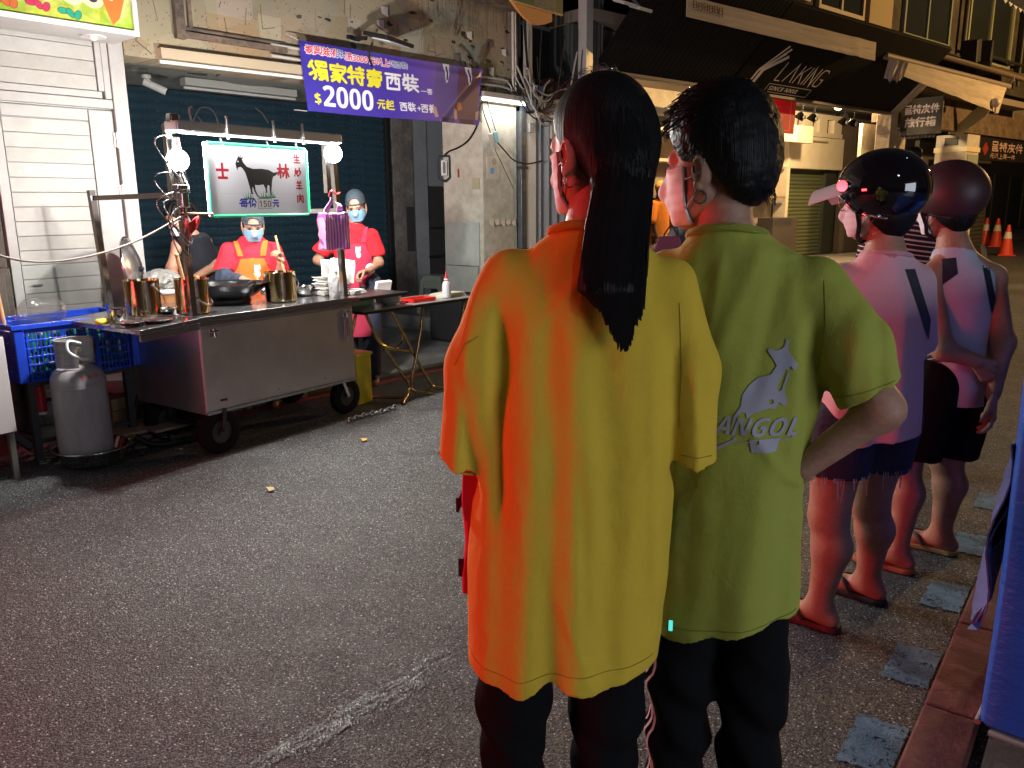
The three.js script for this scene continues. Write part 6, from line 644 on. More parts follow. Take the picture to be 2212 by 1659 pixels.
  lf('fallen_leaf', 'small yellow leaf on the asphalt in front of the right cart wheel', 3.2, -4.08, [0.5, 0.3, 0.04]); lf('fallen_leaf', 'small pale leaf alone in the middle of the asphalt', 2.27, -3.72, [0.5, 0.42, 0.18]); lf('lime_scrap', 'bright lime green scrap on the ground left of the crate stand leg', 1.76, -5.62, [0.2, 0.6, 0.03]);
  const lb = thing('white_board', 'leaning white board at the left edge of the photo beside the crate', 'board', [1.36, 0, -5.0], 0.1); part('board', rot(slab(-0.35, 0.12, 0.28, 0.82, -0.01, 0.01, 0.003), 0, 0, 0.0), M([0.5, 0.46, 0.46], 0.5), lb); parts('frame_leg', [sqbar([0.1, 0, -0.03], [0.1, 0.85, -0.03], 0.03), sqbar([-0.3, 0, -0.03], [-0.3, 0.85, -0.03], 0.03)], M([0.1, 0.09, 0.08], 0.6), lb);
  const nb2 = thing('blocker_box', 'unseen grey box added to keep red light off the cart side', 'stall', [0.72, 0, -4.72]); part('box_body', slab(-0.5, 0.47, 0.06, 0.84, -0.28, 0.26, 0.01), M([0.16, 0.15, 0.15], 0.6), nb2); part('box_top', slab(-0.52, 0.49, 0.842, 0.87, -0.3, 0.28, 0.006), M([0.3, 0.3, 0.3], 0.4), nb2); for (const [x, z] of [[-0.42, -0.2], [0.4, -0.2], [-0.42, 0.2], [0.4, 0.2]]) part('foot', box(0.05, 0.06, 0.05, x, 0.03, z), blackPlastic, nb2);  // box invented to shade the left cart panel from the red board
  const sk = thing('side_cabinet', 'dark weathered cabinet at the left edge behind the white board', 'cabinet', [1.45, 0, -5.72]); part('cabinet_body', slab(-0.6, 0.32, 0, 1.15, -0.2, 0.05, 0.01), M([1, 1, 1], 0.7, { map: scaled(tint([0.02, 0.016, 0.012], [0.07, 0.055, 0.04], 331), 1) }), sk); part('door', slab(-0.55, 0.28, 0.1, 1.1, 0.052, 0.065, 0.004), M([0.05, 0.04, 0.03], 0.6), sk);
}
{ // blue covered stall at the right edge
  const t = thing('covered_stall', 'stall wrapped in bright blue tarpaulin at the right edge of the photo', 'covered stall', [2.945, 0, -0.012], 0);
  const blue = M([0.03, 0.115, 0.6], 0.34, { bumpMap: scaled(GRIME, 2.5), bumpScale: 0.005, side: THREE.DoubleSide, clearcoat: 0.2, clearcoatRoughness: 0.35 });
  const f = (x, y, z) => { const w = 0.012 * sin(x * 9 + y * 1.5) * sin(y * 2.2 + 1) + 0.016 * fbm(x * 2.2, y * 1.1, z * 2.2, 3), hx = 0.75, hz = 0.4, q = hypot(max(0, abs(x) - hx + 0.06), max(0, abs(z - 0.1) - hz + 0.06)) - 0.06 + min(0, max(abs(x) - hx, abs(z - 0.1) - hz)); return max(q + w, y - 1.25 - w, 0.17 + 0.012 * sin(x * 7) + 0.02 * x - y); };
  part('tarpaulin', nets(f, [-0.85, 0.1, -0.4], [0.85, 1.36, 0.62], 0.018), blue, t);
  parts('hem', [bar([-0.72, 0.158, -0.302], [0.72, 0.2, -0.302], 0.008), bar([-0.752, 0.158, -0.27], [-0.752, 0.158, 0.48], 0.008)], whiteTrim, t);
  parts('torn_flap', [0, 1, 2].map((i) => sheet(V(-0.72 + i * 0.03, 0.92 - i * 0.12, -0.305), V(-0.45, 0.9 - i * 0.1, -0.31), V(-0.5 - i * 0.03, 0.45 - 0.06 * i, -0.37), V(-0.7, 0.42, -0.33), 0.004, 6, 10, (u, v) => 0.014 * sin(u * 5 + v * 9 + i))), M([0.12, 0.17, 0.4], 0.25, { side: THREE.DoubleSide }), t);
  for (const x of [-0.5, 0.5]) { const w = part('castor_wheel', rot(cyl(0.06, 0.06, 0.035, 0, -0.017, 0, 24), PI / 2, 0, 0).translate(x, 0.06, -0.05), rubber, t); parts('fork', [sqbar([x, 0.06, -0.03], [x, 0.17, -0.03], 0.02), sqbar([x, 0.06, -0.075], [x, 0.17, -0.075], 0.02)], darkMetal, w); }
}

// ---------------------------------------------------------------- people. Each stands in a frame turned to the camera: x to the viewer's right, z towards the viewer
const MOTTLE = tint([0.78, 0.68, 0.64], [1, 1, 1], 505), skinM = (k = 1) => M([0.5 * k, 0.28 * k, 0.19 * k], 0.55, { map: scaled(MOTTLE, 7), sheen: 0.15, sheenRoughness: 0.5, sheenColor: C(0.4, 0.2, 0.15), bumpMap: scaled(GRIME, 9), bumpScale: 0.0012 });
const STREAK = (() => { const a = tileNoise(512, 256, 401), b = tileNoise(512, 90, 402); return dataTex(512, 512, (i, j) => 0.6 * a(i, floor(j / 40)) + 0.4 * b(i, 0), { srgb: false }); })(), hairM = M([0.0045, 0.0042, 0.0048], 0.5, { specularIntensity: 0.4, bumpMap: scaled(STREAK, 5, 1.2), bumpScale: 0.0012 }), hairBrown = M([0.09, 0.055, 0.035], 0.45), maskM = M([0.62, 0.64, 0.67], 0.75, { side: THREE.DoubleSide }), blueMask = M([0.16, 0.3, 0.42], 0.75, { side: THREE.DoubleSide });
const headField = () => { const skull = ell([0, 0.04, -0.014], [0.074, 0.092, 0.096]), face = ell([0, -0.035, 0.026], [0.06, 0.078, 0.066]), chin = cap([-0.012, -0.094, 0.06], [0.012, -0.094, 0.06], 0.02, 0.02), nose = cap([0, 0.012, 0.086], [0, -0.03, 0.104], 0.008, 0.012), brow = cap([-0.035, 0.024, 0.074], [0.035, 0.024, 0.074], 0.013, 0.013), lip = cap([-0.016, -0.064, 0.082], [0.016, -0.064, 0.082], 0.008, 0.008), jl = cap([-0.056, -0.05, 0.0], [-0.02, -0.09, 0.055], 0.02, 0.016), jr = cap([0.056, -0.05, 0.0], [0.02, -0.09, 0.055], 0.02, 0.016);
  const ear = [-1, 1].map((s) => { const a = ell([s * 0.08, -0.008, -0.012], [0.011, 0.033, 0.021], s * 0.45), b = ell([s * 0.083, -0.034, -0.004], [0.008, 0.012, 0.01], s * 0.3), c = ell([s * 0.09, -0.006, -0.004], [0.008, 0.022, 0.011], s * 0.45); return (x, y, z) => max(min(a(x, y, z), b(x, y, z)), -c(x, y, z)); }), eye = [-1, 1].map((s) => ell([s * 0.032, 0.004, 0.094], [0.016, 0.011, 0.014]));
  return (x, y, z) => { let d = smin(skull(x, y, z), face(x, y, z), 0.03); d = smin(d, chin(x, y, z), 0.025); d = smin(d, min(jl(x, y, z), jr(x, y, z)), 0.03); d = smin(d, nose(x, y, z), 0.014); d = smin(d, brow(x, y, z), 0.02); d = smin(d, lip(x, y, z), 0.012); d = smax(d, -min(eye[0](x, y, z), eye[1](x, y, z)), 0.012); return smin(d, min(ear[0](x, y, z), ear[1](x, y, z)), 0.012); }; };
const HF = headField();
// moves a shape from the head's own frame (face along +z) into the person's frame
const headPose = (H) => new THREE.Matrix4().compose(V(...H.at), new THREE.Quaternion().setFromEuler(new THREE.Euler(H.pitch || 0, H.yaw, H.tilt || 0, 'YXZ')), V(H.s || 1, H.s || 1, H.s || 1));
const posed = (g, H) => g.applyMatrix4(headPose(H));
const headGeo = (H) => posed(nets(HF, [-0.115, -0.135, -0.13], [0.115, 0.15, 0.14], H.cell || 0.0055), H);
// five-fingered hand: wrist, direction of the fingers, palm normal, curl per finger
function handGeo(w, dir, nrm, curl = [0.5, 0.5, 0.5, 0.6], thumb = 0.5, side = 1, s = 1) {
  const f = V(...dir).normalize(), n = V(...nrm).addScaledVector(f, -V(...nrm).dot(f)).normalize(), q = f.clone().cross(n).multiplyScalar(side), o = V(...w), at = (a, b, c) => o.clone().addScaledVector(q, a * s).addScaledVector(f, b * s).addScaledVector(n, c * s).toArray(), L = [];
  const off = [-0.03, -0.01, 0.011, 0.03], len = [0.07, 0.078, 0.072, 0.056], base = [0.086, 0.09, 0.086, 0.078];
  for (let i = 0; i < 4; i++) { L.push(cap(at(off[i] * 0.55, 0, 0), at(off[i], base[i], 0), 0.016 * s, 0.0115 * s)); let a = 0, p = [off[i], base[i], 0]; for (const k of [0.45, 0.32, 0.23]) { a += curl[i]; const e = [p[0] * 1.02, p[1] + cos(a) * len[i] * k, p[2] + sin(a) * len[i] * k]; L.push(cap(at(...p), at(...e), 0.0095 * s, 0.0082 * s)); p = e; } }
  L.push(cap(at(-0.018, 0.012, 0.004), at(-0.046, 0.046, 0.014), 0.016 * s, 0.012 * s), cap(at(-0.046, 0.046, 0.014), at(-0.05 + 0.03 * thumb, 0.076, 0.02 + 0.03 * thumb), 0.0115 * s, 0.009 * s), cap(at(-0.05 + 0.03 * thumb, 0.076, 0.02 + 0.03 * thumb), at(-0.046 + 0.045 * thumb, 0.1, 0.026 + 0.035 * thumb), 0.009 * s, 0.008 * s));
  const c = at(0, 0.07, 0.02), r = 0.15 * s; return nets((x, y, z) => { let d = L[0](x, y, z); for (let i = 1; i < L.length; i++) d = smin(d, L[i](x, y, z), 0.009); return d; }, [c[0] - r, c[1] - r, c[2] - r], [c[0] + r, c[1] + r, c[2] + r], 0.0045);
}
// limbs and trunk as one field
function bodyField(J) {
  const L = [], k = J.k || 1, t = J.t || 0.7, a0 = J.a || 0.88, l0 = J.l || 1; if (J.head) L.push(cap(J.neck, J.head, 0.056 * k, 0.05 * k));
  if (J.chest) { const lo = J.chest.map((v, i) => lerp(v, J.pelvis[i], 0.3)); L.push(cap(J.neck, J.chest, 0.044 * k, 0.12 * k * t), cap(lo, J.pelvis, 0.12 * k * t, 0.12 * k * t)); for (const s of ['L', 'R']) L.push(cap(J.neck, J['sh' + s].map((v, i) => v - (i === 1 ? 0.012 : 0)), 0.036 * k, 0.04 * k)); }
  for (const s of ['L', 'R']) { if (J['el' + s]) L.push(cap(J['sh' + s].map((v, i) => v - (i === 1 ? 0.01 : 0)), J['el' + s], 0.046 * k * a0, 0.041 * k * a0), cap(J['el' + s], J['wr' + s], 0.042 * k * a0, 0.027 * k));
    if (J['kn' + s]) { const a = J['kn' + s], b = J['an' + s], t = J['toe' + s], h = [b[0] - (t[0] - b[0]) * 0.3, 0.045, b[2] - (t[2] - b[2]) * 0.3], m = [lerp(a[0], b[0], 0.33) + (h[0] - b[0]) * 0.5, lerp(a[1], b[1], 0.33), lerp(a[2], b[2], 0.33) + (h[2] - b[2]) * 0.5]; L.push(cap(J['hp' + s], a, 0.094 * k * l0, 0.062 * k * l0), cap(a, m, 0.056 * k * l0, 0.06 * k * l0), cap(m, b, 0.06 * k * l0, 0.037 * k), cap(b, h, 0.036, 0.032), cap([b[0], 0.06, b[2]], [lerp(b[0], t[0], 0.75), 0.034, lerp(b[2], t[2], 0.75)], 0.036, 0.024), cap([lerp(b[0], t[0], 0.7), 0.03, lerp(b[2], t[2], 0.7)], [t[0], 0.026, t[2]], 0.036, 0.02)); } }
  return (x, y, z) => { let d = 9; for (const f of L) { const v = f(x, y, z); d = d === 9 ? v : smin(d, v, 0.035 * k); } return d; };
}
const bounds = (J, pad = 0.2) => { const P = Object.values(J).filter(Array.isArray); return [0, 1].map((m) => [0, 1, 2].map((i) => (m ? max : min)(...P.map((p) => p[i])) + (m ? pad : -pad))); };
const bodyGeo = (J, cell = 0.014) => { const [lo, hi] = bounds(J); lo[1] = max(lo[1], -0.02); return nets(bodyField(J), lo, hi, cell); };
const facing = (p) => atan2(-p[0], -p[1]);
const person = (label, p, turn = facing(p)) => thing('person', label, 'person', [p[0], 0, p[1]], turn);
const maskPart = (H, mat, root, fold = true, low = 0) => { const g = posed(nets((x, y, z) => { const d = HF(x, y, z); return max(d - 0.009 - (fold ? 0.0004 * sin(y * 300) : 0) - 0.012 * exp(-(x * x + (y + 0.05) ** 2) * 900), 0.001 - d, y - 0.006 + low - 0.012 * exp(-x * x * 2500), -0.108 - y, 0.028 - z + abs(x) * 0.1); }, [-0.1, -0.13, 0.0], [0.1, 0.03, 0.15], 0.004), H); const m = part('face_mask', g, mat, root); for (const s of [-1, 1]) for (const y of [-0.02, -0.085]) part('ear_loop', posed(tube([V(s * 0.06, y, 0.045), V(s * 0.076, y * 0.7 - 0.005, 0.02), V(s * 0.085, y * 0.3 - 0.008, -0.01), V(s * 0.086, 0.012, -0.022)], 0.0018, 14, 5), H), whiteTrim, m); return m; };
// a print laid on a cloth field: grid cast along -z from the front
function printOn(f, x0, x1, y0, y1, zs, proud = 0.0025, nx = 40, ny = 40, dir = -1) { const pos = [], uv = [], id = []; for (let j = 0; j <= ny; j++) for (let i = 0; i <= nx; i++) { const x = lerp(x0, x1, i / nx), y = lerp(y0, y1, j / ny); let z = zs; for (let k = 0; k < 60; k++) { const d = f(x, y, z) - proud; if (d < 2e-4) break; z += dir * min(d * 0.7, 0.02); } pos.push(x, y, z); uv.push(i / nx, j / ny); } for (let j = 0; j < ny; j++) for (let i = 0; i < nx; i++) { const a = j * (nx + 1) + i; id.push(a, a + 1, a + nx + 2, a, a + nx + 2, a + nx + 1); } const g = new THREE.BufferGeometry(); g.setAttribute('position', new THREE.Float32BufferAttribute(pos, 3)); g.setAttribute('uv', new THREE.Float32BufferAttribute(uv, 2)); g.setIndex(id); g.computeVertexNormals(); return g; }
// a stitched seam: a thin thread laid along points (x, y) of a cloth field, found from the viewer's side
const seamOn = (f, pts, zs, r = 0.0008, n = 60) => { const P = []; for (let i = 0; i <= n; i++) { const q = (i / n) * (pts.length - 1), k = min(floor(q), pts.length - 2), t = q - k, x = lerp(pts[k][0], pts[k + 1][0], t), y = lerp(pts[k][1], pts[k + 1][1], t); let z = zs, ok = false; for (let s = 0; s < 60; s++) { const d = f(x, y, z); if (d < 3e-4) { ok = true; break; } z -= min(d * 0.7, 0.02); if (z < -0.1) break; } if (ok) P.push(V(x, y, z)); } return tube(P, r, n, 5); };
const wisps = (n, seed, root, dirOf, len, rad, mat) => { const r = rng(seed), L = []; for (let i = 0; i < n; i++) { const [p, d, s] = dirOf(r), l = len * (0.5 + r()); L.push(new THREE.TubeGeometry(new THREE.CatmullRomCurve3([p, p.clone().addScaledVector(d, l * 0.4).addScaledVector(s, l * 0.12), p.clone().addScaledVector(d, l * 0.75).addScaledVector(s, l * 0.5), p.clone().addScaledVector(d, l).addScaledVector(s, l)]), 6, rad, 3)); } return L; };

// ---- woman in the oversized yellow shirt
{
  const p = [1.228, -0.874], t = person('person with long black ponytail in an oversized plain yellow T-shirt', p), sk = skinM(1), H = { at: [0.01, 1.592, 0.005], yaw: -2.42, pitch: 0.12, s: 0.93, cell: 0.004 };
  const J = { l: 0.44, head: [0.012, 1.56, 0.005], neck: [0.01, 1.43, 0.02], chest: [0.0, 1.2, 0.0], pelvis: [-0.03, 0.86, 0.0], shL: [-0.15, 1.37, 0], shR: [0.145, 1.36, 0], elL: [-0.215, 1.12, -0.02], elR: [0.18, 1.1, -0.03], wrL: [-0.17, 1.02, -0.24], wrR: [0.1, 1.08, -0.24], hpL: [-0.12, 0.82, 0], hpR: [0.05, 0.82, 0], knL: [-0.15, 0.48, -0.01], knR: [0.045, 0.48, -0.01], anL: [-0.15, 0.09, 0.02], anR: [0.05, 0.09, 0.02], toeL: [-0.2, 0.03, -0.14], toeR: [0.03, 0.03, -0.15] };
  part('body', [bodyGeo(J), headGeo(H), handGeo(J.wrL, [0.35, 0.1, -1], [0.6, -0.4, 0], [0.5, 0.55, 0.6, 0.65], 0.6, -1), handGeo(J.wrR, [-0.35, 0.1, -1], [-0.6, -0.4, 0], [0.5, 0.55, 0.6, 0.65], 0.6, 1)], sk, t);
  // shirt
  const C0 = col([[0.5, -0.05, 0.02, 0.178, 0.13], [0.62, -0.05, 0.02, 0.192, 0.14], [0.8, -0.04, 0.015, 0.197, 0.14], [1.05, -0.02, 0.01, 0.188, 0.125], [1.25, 0, 0, 0.18, 0.11], [1.36, 0, 0.0, 0.163, 0.088], [1.415, 0.0, 0.008, 0.115, 0.072], [1.455, 0.0, 0.015, 0.075, 0.064], [1.47, 0.0, 0.015, 0.068, 0.06]]), sL = uni(0.03, cap([-0.145, 1.365, 0.005], [-0.205, 1.2, 0.01], 0.058, 0.066), cap([-0.205, 1.2, 0.01], [-0.238, 1.0, 0.03], 0.066, 0.05)), sR = uni(0.03, cap([0.14, 1.35, 0.005], [0.178, 1.2, 0.015], 0.056, 0.058), cap([0.178, 1.2, 0.015], [0.196, 1.0, 0.035], 0.056, 0.045));
  const F1 = ridges([[-0.1, 1.34, -0.095, 1.02, 0.03, 0.006], [-0.09, 1.08, -0.125, 0.5, 0.038, 0.015], [-0.065, 1.33, -0.07, 0.5, 0.036, -0.013], [-0.03, 1.31, -0.015, 0.5, 0.034, 0.011], [0.03, 1.22, 0.055, 0.5, 0.036, -0.008], [0.085, 1.02, 0.06, 0.5, 0.03, 0.006], [0.118, 1.22, 0.135, 0.8, 0.02, 0.009], [0.155, 1.25, 0.16, 1.0, 0.016, -0.009], [-0.165, 1.3, -0.158, 0.95, 0.016, -0.014], [-0.19, 1.12, -0.19, 0.55, 0.026, 0.009], [-0.215, 1.33, -0.25, 1.0, 0.016, 0.007], [-0.235, 1.2, -0.215, 0.95, 0.014, -0.007], [-0.12, 1.38, -0.13, 1.2, 0.02, 0.005], [0.0, 1.12, 0.02, 0.9, 0.016, 0.004], [-0.01, 1.0, 0.0, 0.75, 0.012, -0.004], [0.19, 1.2, 0.2, 1.0, 0.012, 0.006], [-0.05, 0.8, 0.02, 0.6, 0.012, 0.003], [0.02, 1.42, -0.08, 1.3, 0.014, 0.003], [0.1, 1.4, 0.02, 1.28, 0.014, 0.003]]);
  const shirt = (x, y, z) => { const b = C0(x, y, z), hem = 0.6 + 0.02 * sst(0, 0.13, x) - 0.014 * exp(-(((x + 0.125) / 0.03) ** 2)) + 0.012 * exp(-(((x + 0.06) / 0.035) ** 2)), sl = max(min(sL(x, y, z), 9), 1.0 - 0.35 * (x + 0.2) - y), sr = max(sR(x, y, z), 1.03 - y); let d = smin(max(b, hem - y), min(sl, sr), 0.022); d -= F1(x, y) * (z > -0.02 ? 1 : 0.3) + 0.005 * fbm(x * 7, y * 4, z * 7, 3) + 0.0012 * fbm(x * 34, y * 26, z * 34, 2) + 0.0045 * (0.5 - abs(fbm(x * 8 + y * 1.5, y * 3.4 - x, z * 6 + 5, 2)) * 2.4); d = max(d, hem - y); return smax(d, y - 1.452 - 0.25 * z + 0.02 * x, 0.012); };
  const sm = cloth([0.6, 0.41, 0.03]), ts = part('tshirt', nets(shirt, [-0.34, 0.5, -0.24], [0.3, 1.5, 0.26], 0.006), sm, t); for (const q of [[[-0.235, 0.638], [-0.125, 0.628], [-0.05, 0.646], [0.03, 0.646], [0.13, 0.652]], [[-0.2, 1.27], [-0.225, 1.255], [-0.245, 1.215]], [[0.158, 1.33], [0.165, 1.22], [0.166, 1.1]], [[0.17, 1.052], [0.226, 1.05]]]) part('seam', seamOn(shirt, q, 0.25), sm, ts);
  part('collar', tube([...Array(20)].map((_, i) => { const a = (i / 20) * 2 * PI; return V(0.002 + 0.074 * cos(a), 1.451 + 0.018 * sin(a), 0.016 + 0.066 * sin(a)); }), 0.009, 60, 8, true), sm, t);
  for (const [a, b, c] of [[[-0.287, 1.035, 0.03], [-0.24, 1.012, 0.082], [-0.192, 0.997, 0.04]]]) part('sleeve_seam', tube([a, b, c], 0.0025, 16, 5), sm, t);
  // trousers and shoes
  const tr = M([0.005, 0.005, 0.006], 0.9, { specularIntensity: 0.25, bumpMap: weave(6), bumpScale: 0.002 }), leg = (x0, x1, k) => uni(0.04, cap([x0, 0.86, 0], [x1, 0.48, 0], 0.092, 0.066), cap([x1, 0.48, 0], [x1 - 0.004, 0.1, 0.012], 0.066, 0.056)); const lf = leg(-0.115, -0.15), rf = leg(0.05, 0.045), Fq = (x, y, z) => 0.006 * sin(y * 60 + x * 40 + z * 30) * sst(0.6, 0.3, y) + 0.004 + 0.008 * fbm(x * 12, y * 9, z * 12, 3);
  part('trousers', nets((x, y, z) => max(smin(smin(lf(x, y, z), rf(x, y, z), 0.02), cap([-0.1, 0.88, 0], [0.04, 0.88, 0], 0.11, 0.11)(x, y, z), 0.04) - Fq(x, y, z), 0.075 - y), [-0.28, 0.05, -0.18], [0.2, 1.02, 0.18], 0.011), tr, t);
  for (const [x, tx] of [[-0.15, -0.2], [0.05, 0.03]]) part('shoe', nets(uni(0.03, cap([x, 0.05, 0.05], [tx, 0.045, -0.15], 0.045, 0.04), cap([x, 0.08, 0.03], [x, 0.05, -0.05], 0.045, 0.045)), [x - 0.15, 0.0, -0.26], [x + 0.12, 0.16, 0.14], 0.011), M([0.4, 0.4, 0.4], 0.6), t);
  maskPart(H, maskM, t);
  const he = V(0.082, -0.05, -0.008).applyMatrix4(headPose(H)), he2 = V(-0.082, -0.05, -0.008).applyMatrix4(headPose(H)), ew = he.x < he2.x ? he : he2; part('earring', new THREE.TorusGeometry(0.012, 0.0012, 8, 28).rotateY(0.5).translate(ew.x + 0.002, ew.y - 0.004, ew.z), steel, t);
  // hair: cap drawn back into a low ponytail
  const r = rng(55), core = col([[1.315, 0.06, 0.132, 0.02, 0.006], [1.335, 0.055, 0.134, 0.045, 0.012], [1.36, 0.045, 0.135, 0.058, 0.018], [1.45, 0.052, 0.128, 0.056, 0.022], [1.55, 0.064, 0.112, 0.05, 0.03], [1.64, 0.058, 0.08, 0.044, 0.026], [1.69, 0.045, 0.045, 0.026, 0.016], [1.72, 0.03, 0.02, 0.006, 0.006]]);
  const hp = headPose(H), hi = hp.clone().invert(), hv = V(0, 0, 0), capF = (x, y, z) => { const a = ell([0, 0.043, -0.02], [0.088, 0.101, 0.108])(x, y, z), b = ell([0, -0.01, -0.07], [0.072, 0.08, 0.062])(x, y, z); return max(smin(a, b, 0.04), z - 0.055 + 0.5 * max(0, 0.09 - y), -(y + 0.05 + max(0, z + 0.07) * 0.9)); };
  const hairF = (x, y, z) => { hv.set(x, y, z).applyMatrix4(hi); return smin(capF(hv.x, hv.y, hv.z) * H.s, core(x + 0.009, y, z) - 0.0016 * fbm(x * 40, y * 4, z * 40, 2), 0.002 + 0.043 * sst(1.7, 1.58, y)); };
  const hair = part('hair', nets(hairF, [-0.14, 1.3, -0.14], [0.17, 1.78, 0.2], 0.005), hairM, t);
  part('ponytail', [...[...Array(640)].map(() => { const k = (r() - 0.5) * 2, on = (x, y) => { let z = 0.24; for (let q = 0; q < 50; q++) { const d = hairF(x - 0.009, max(y, 1.345), z) + 0.0006; if (d < 4e-4 || z < 0.04) break; z -= min(d * 0.7, 0.02); } return max(z, 0.04); }, P = []; const yb = 1.255 + 0.115 * abs(k - 0.22) ** 1.4 + 0.06 * r() * r(), yt = max(1.47, yb + 0.12) + 0.19 * r(); let j = 0.012 * (r() - 0.5); const P0 = [1.66, 1.6, 1.53, 1.46, 1.4, 1.35, 1.31, 1.28, 1.26].filter((v) => v > yb + 0.012 && v < yt - 0.012).concat([yb]); P0.unshift(yt); for (const y of P0) { let a = null; for (let q = 0; q < 6; q++) { const lv = [[1.26, 0.06, 0.034], [1.31, 0.055, 0.046], [1.36, 0.047, 0.057], [1.45, 0.052, 0.055], [1.55, 0.064, 0.049], [1.7, 0.05, 0.044]]; if (y <= lv[q][0] || q === 5) { const A = lv[max(0, q - 1)], B = lv[q], t = B === A ? 0 : clamp((y - A[0]) / (B[0] - A[0])); a = [lerp(A[1], B[1], t), lerp(A[2], B[2], t)]; break; } } const x = a[0] + k * a[1] * 0.985 + j * sst(1.5, 1.3, y); P.push(V(x, y, on(x, y) + 0.0004)); } return new THREE.TubeGeometry(new THREE.CatmullRomCurve3(P), 16, 0.0009 + 0.0006 * r(), 4); })], hairM, t).position.x = -0.009;
  part('side_strand', [...Array(46)].map(() => { const u = r(); return new THREE.TubeGeometry(new THREE.CatmullRomCurve3([V(0.0 + 0.03 * u, 1.6, 0.08 + 0.01 * r()), V(0.0 + 0.03 * u, 1.54, 0.1 + 0.01 * r()), V(-0.004 + 0.032 * u + 0.006 * (r() - 0.5), 1.47, 0.105 + 0.01 * r()), V(-0.012 + 0.036 * u + 0.014 * (r() - 0.5), 1.435 - 0.03 * r(), 0.105 + 0.012 * r())]), 10, 0.0011, 4); }), hairBrown, t, 'loose brown strands beside the ponytail');
  part('stray_hair', wisps(110, 7, t, (q) => { const a = 0.95 + q() * 1.5, rr = 0.098; const o = V(0.02 - cos(a - 0.6) * rr * 0.98, 1.628 + sin(a - 0.6) * 0.106, -0.02 + 0.05 * (q() - 0.5)); return [o, V(-cos(a - 0.6) * 0.6 - 0.2, sin(a - 0.6) * 0.5 - 0.35 * q(), 0.3 * (q() - 0.5)).normalize(), V(0.3 * (q() - 0.5), -0.6, 0.4 * (q() - 0.5))]; }, 0.019, 0.0004, hairM), M([0.06, 0.055, 0.055], 0.3), hair);  // rim light on the stray hairs is put into their paler colour
  const bag = thing('red_bag', 'bright red bag with dark print hanging beside the yellow shirt', 'bag', [p[0], 0, p[1]], facing(p)); part('bag_body', nets((x, y, z) => max(abs(x + 0.205 + 0.02 * (0.95 - y)) - 0.03, abs(z + 0.12) - 0.12, y - 0.985, 0.74 - y) - 0.012 + 0.012 * fbm(x * 12, y * 9, z * 9, 2), [-0.29, 0.68, -0.3], [-0.12, 1.03, 0.06], 0.01), M([0.55, 0.02, 0.06], 0.5), bag); parts('print', [slab(-0.262, -0.256, 0.9, 0.93, -0.05, -0.0), slab(-0.26, -0.25, 0.76, 0.8, -0.1, 0.0)], M([0.06, 0.01, 0.02], 0.6), bag); part('strap', tube([V(-0.2, 0.97, -0.2), V(-0.19, 1.06, -0.15), V(-0.2, 0.97, -0.06)], 0.005, 16, 6), M([0.5, 0.03, 0.06], 0.6), bag);
}
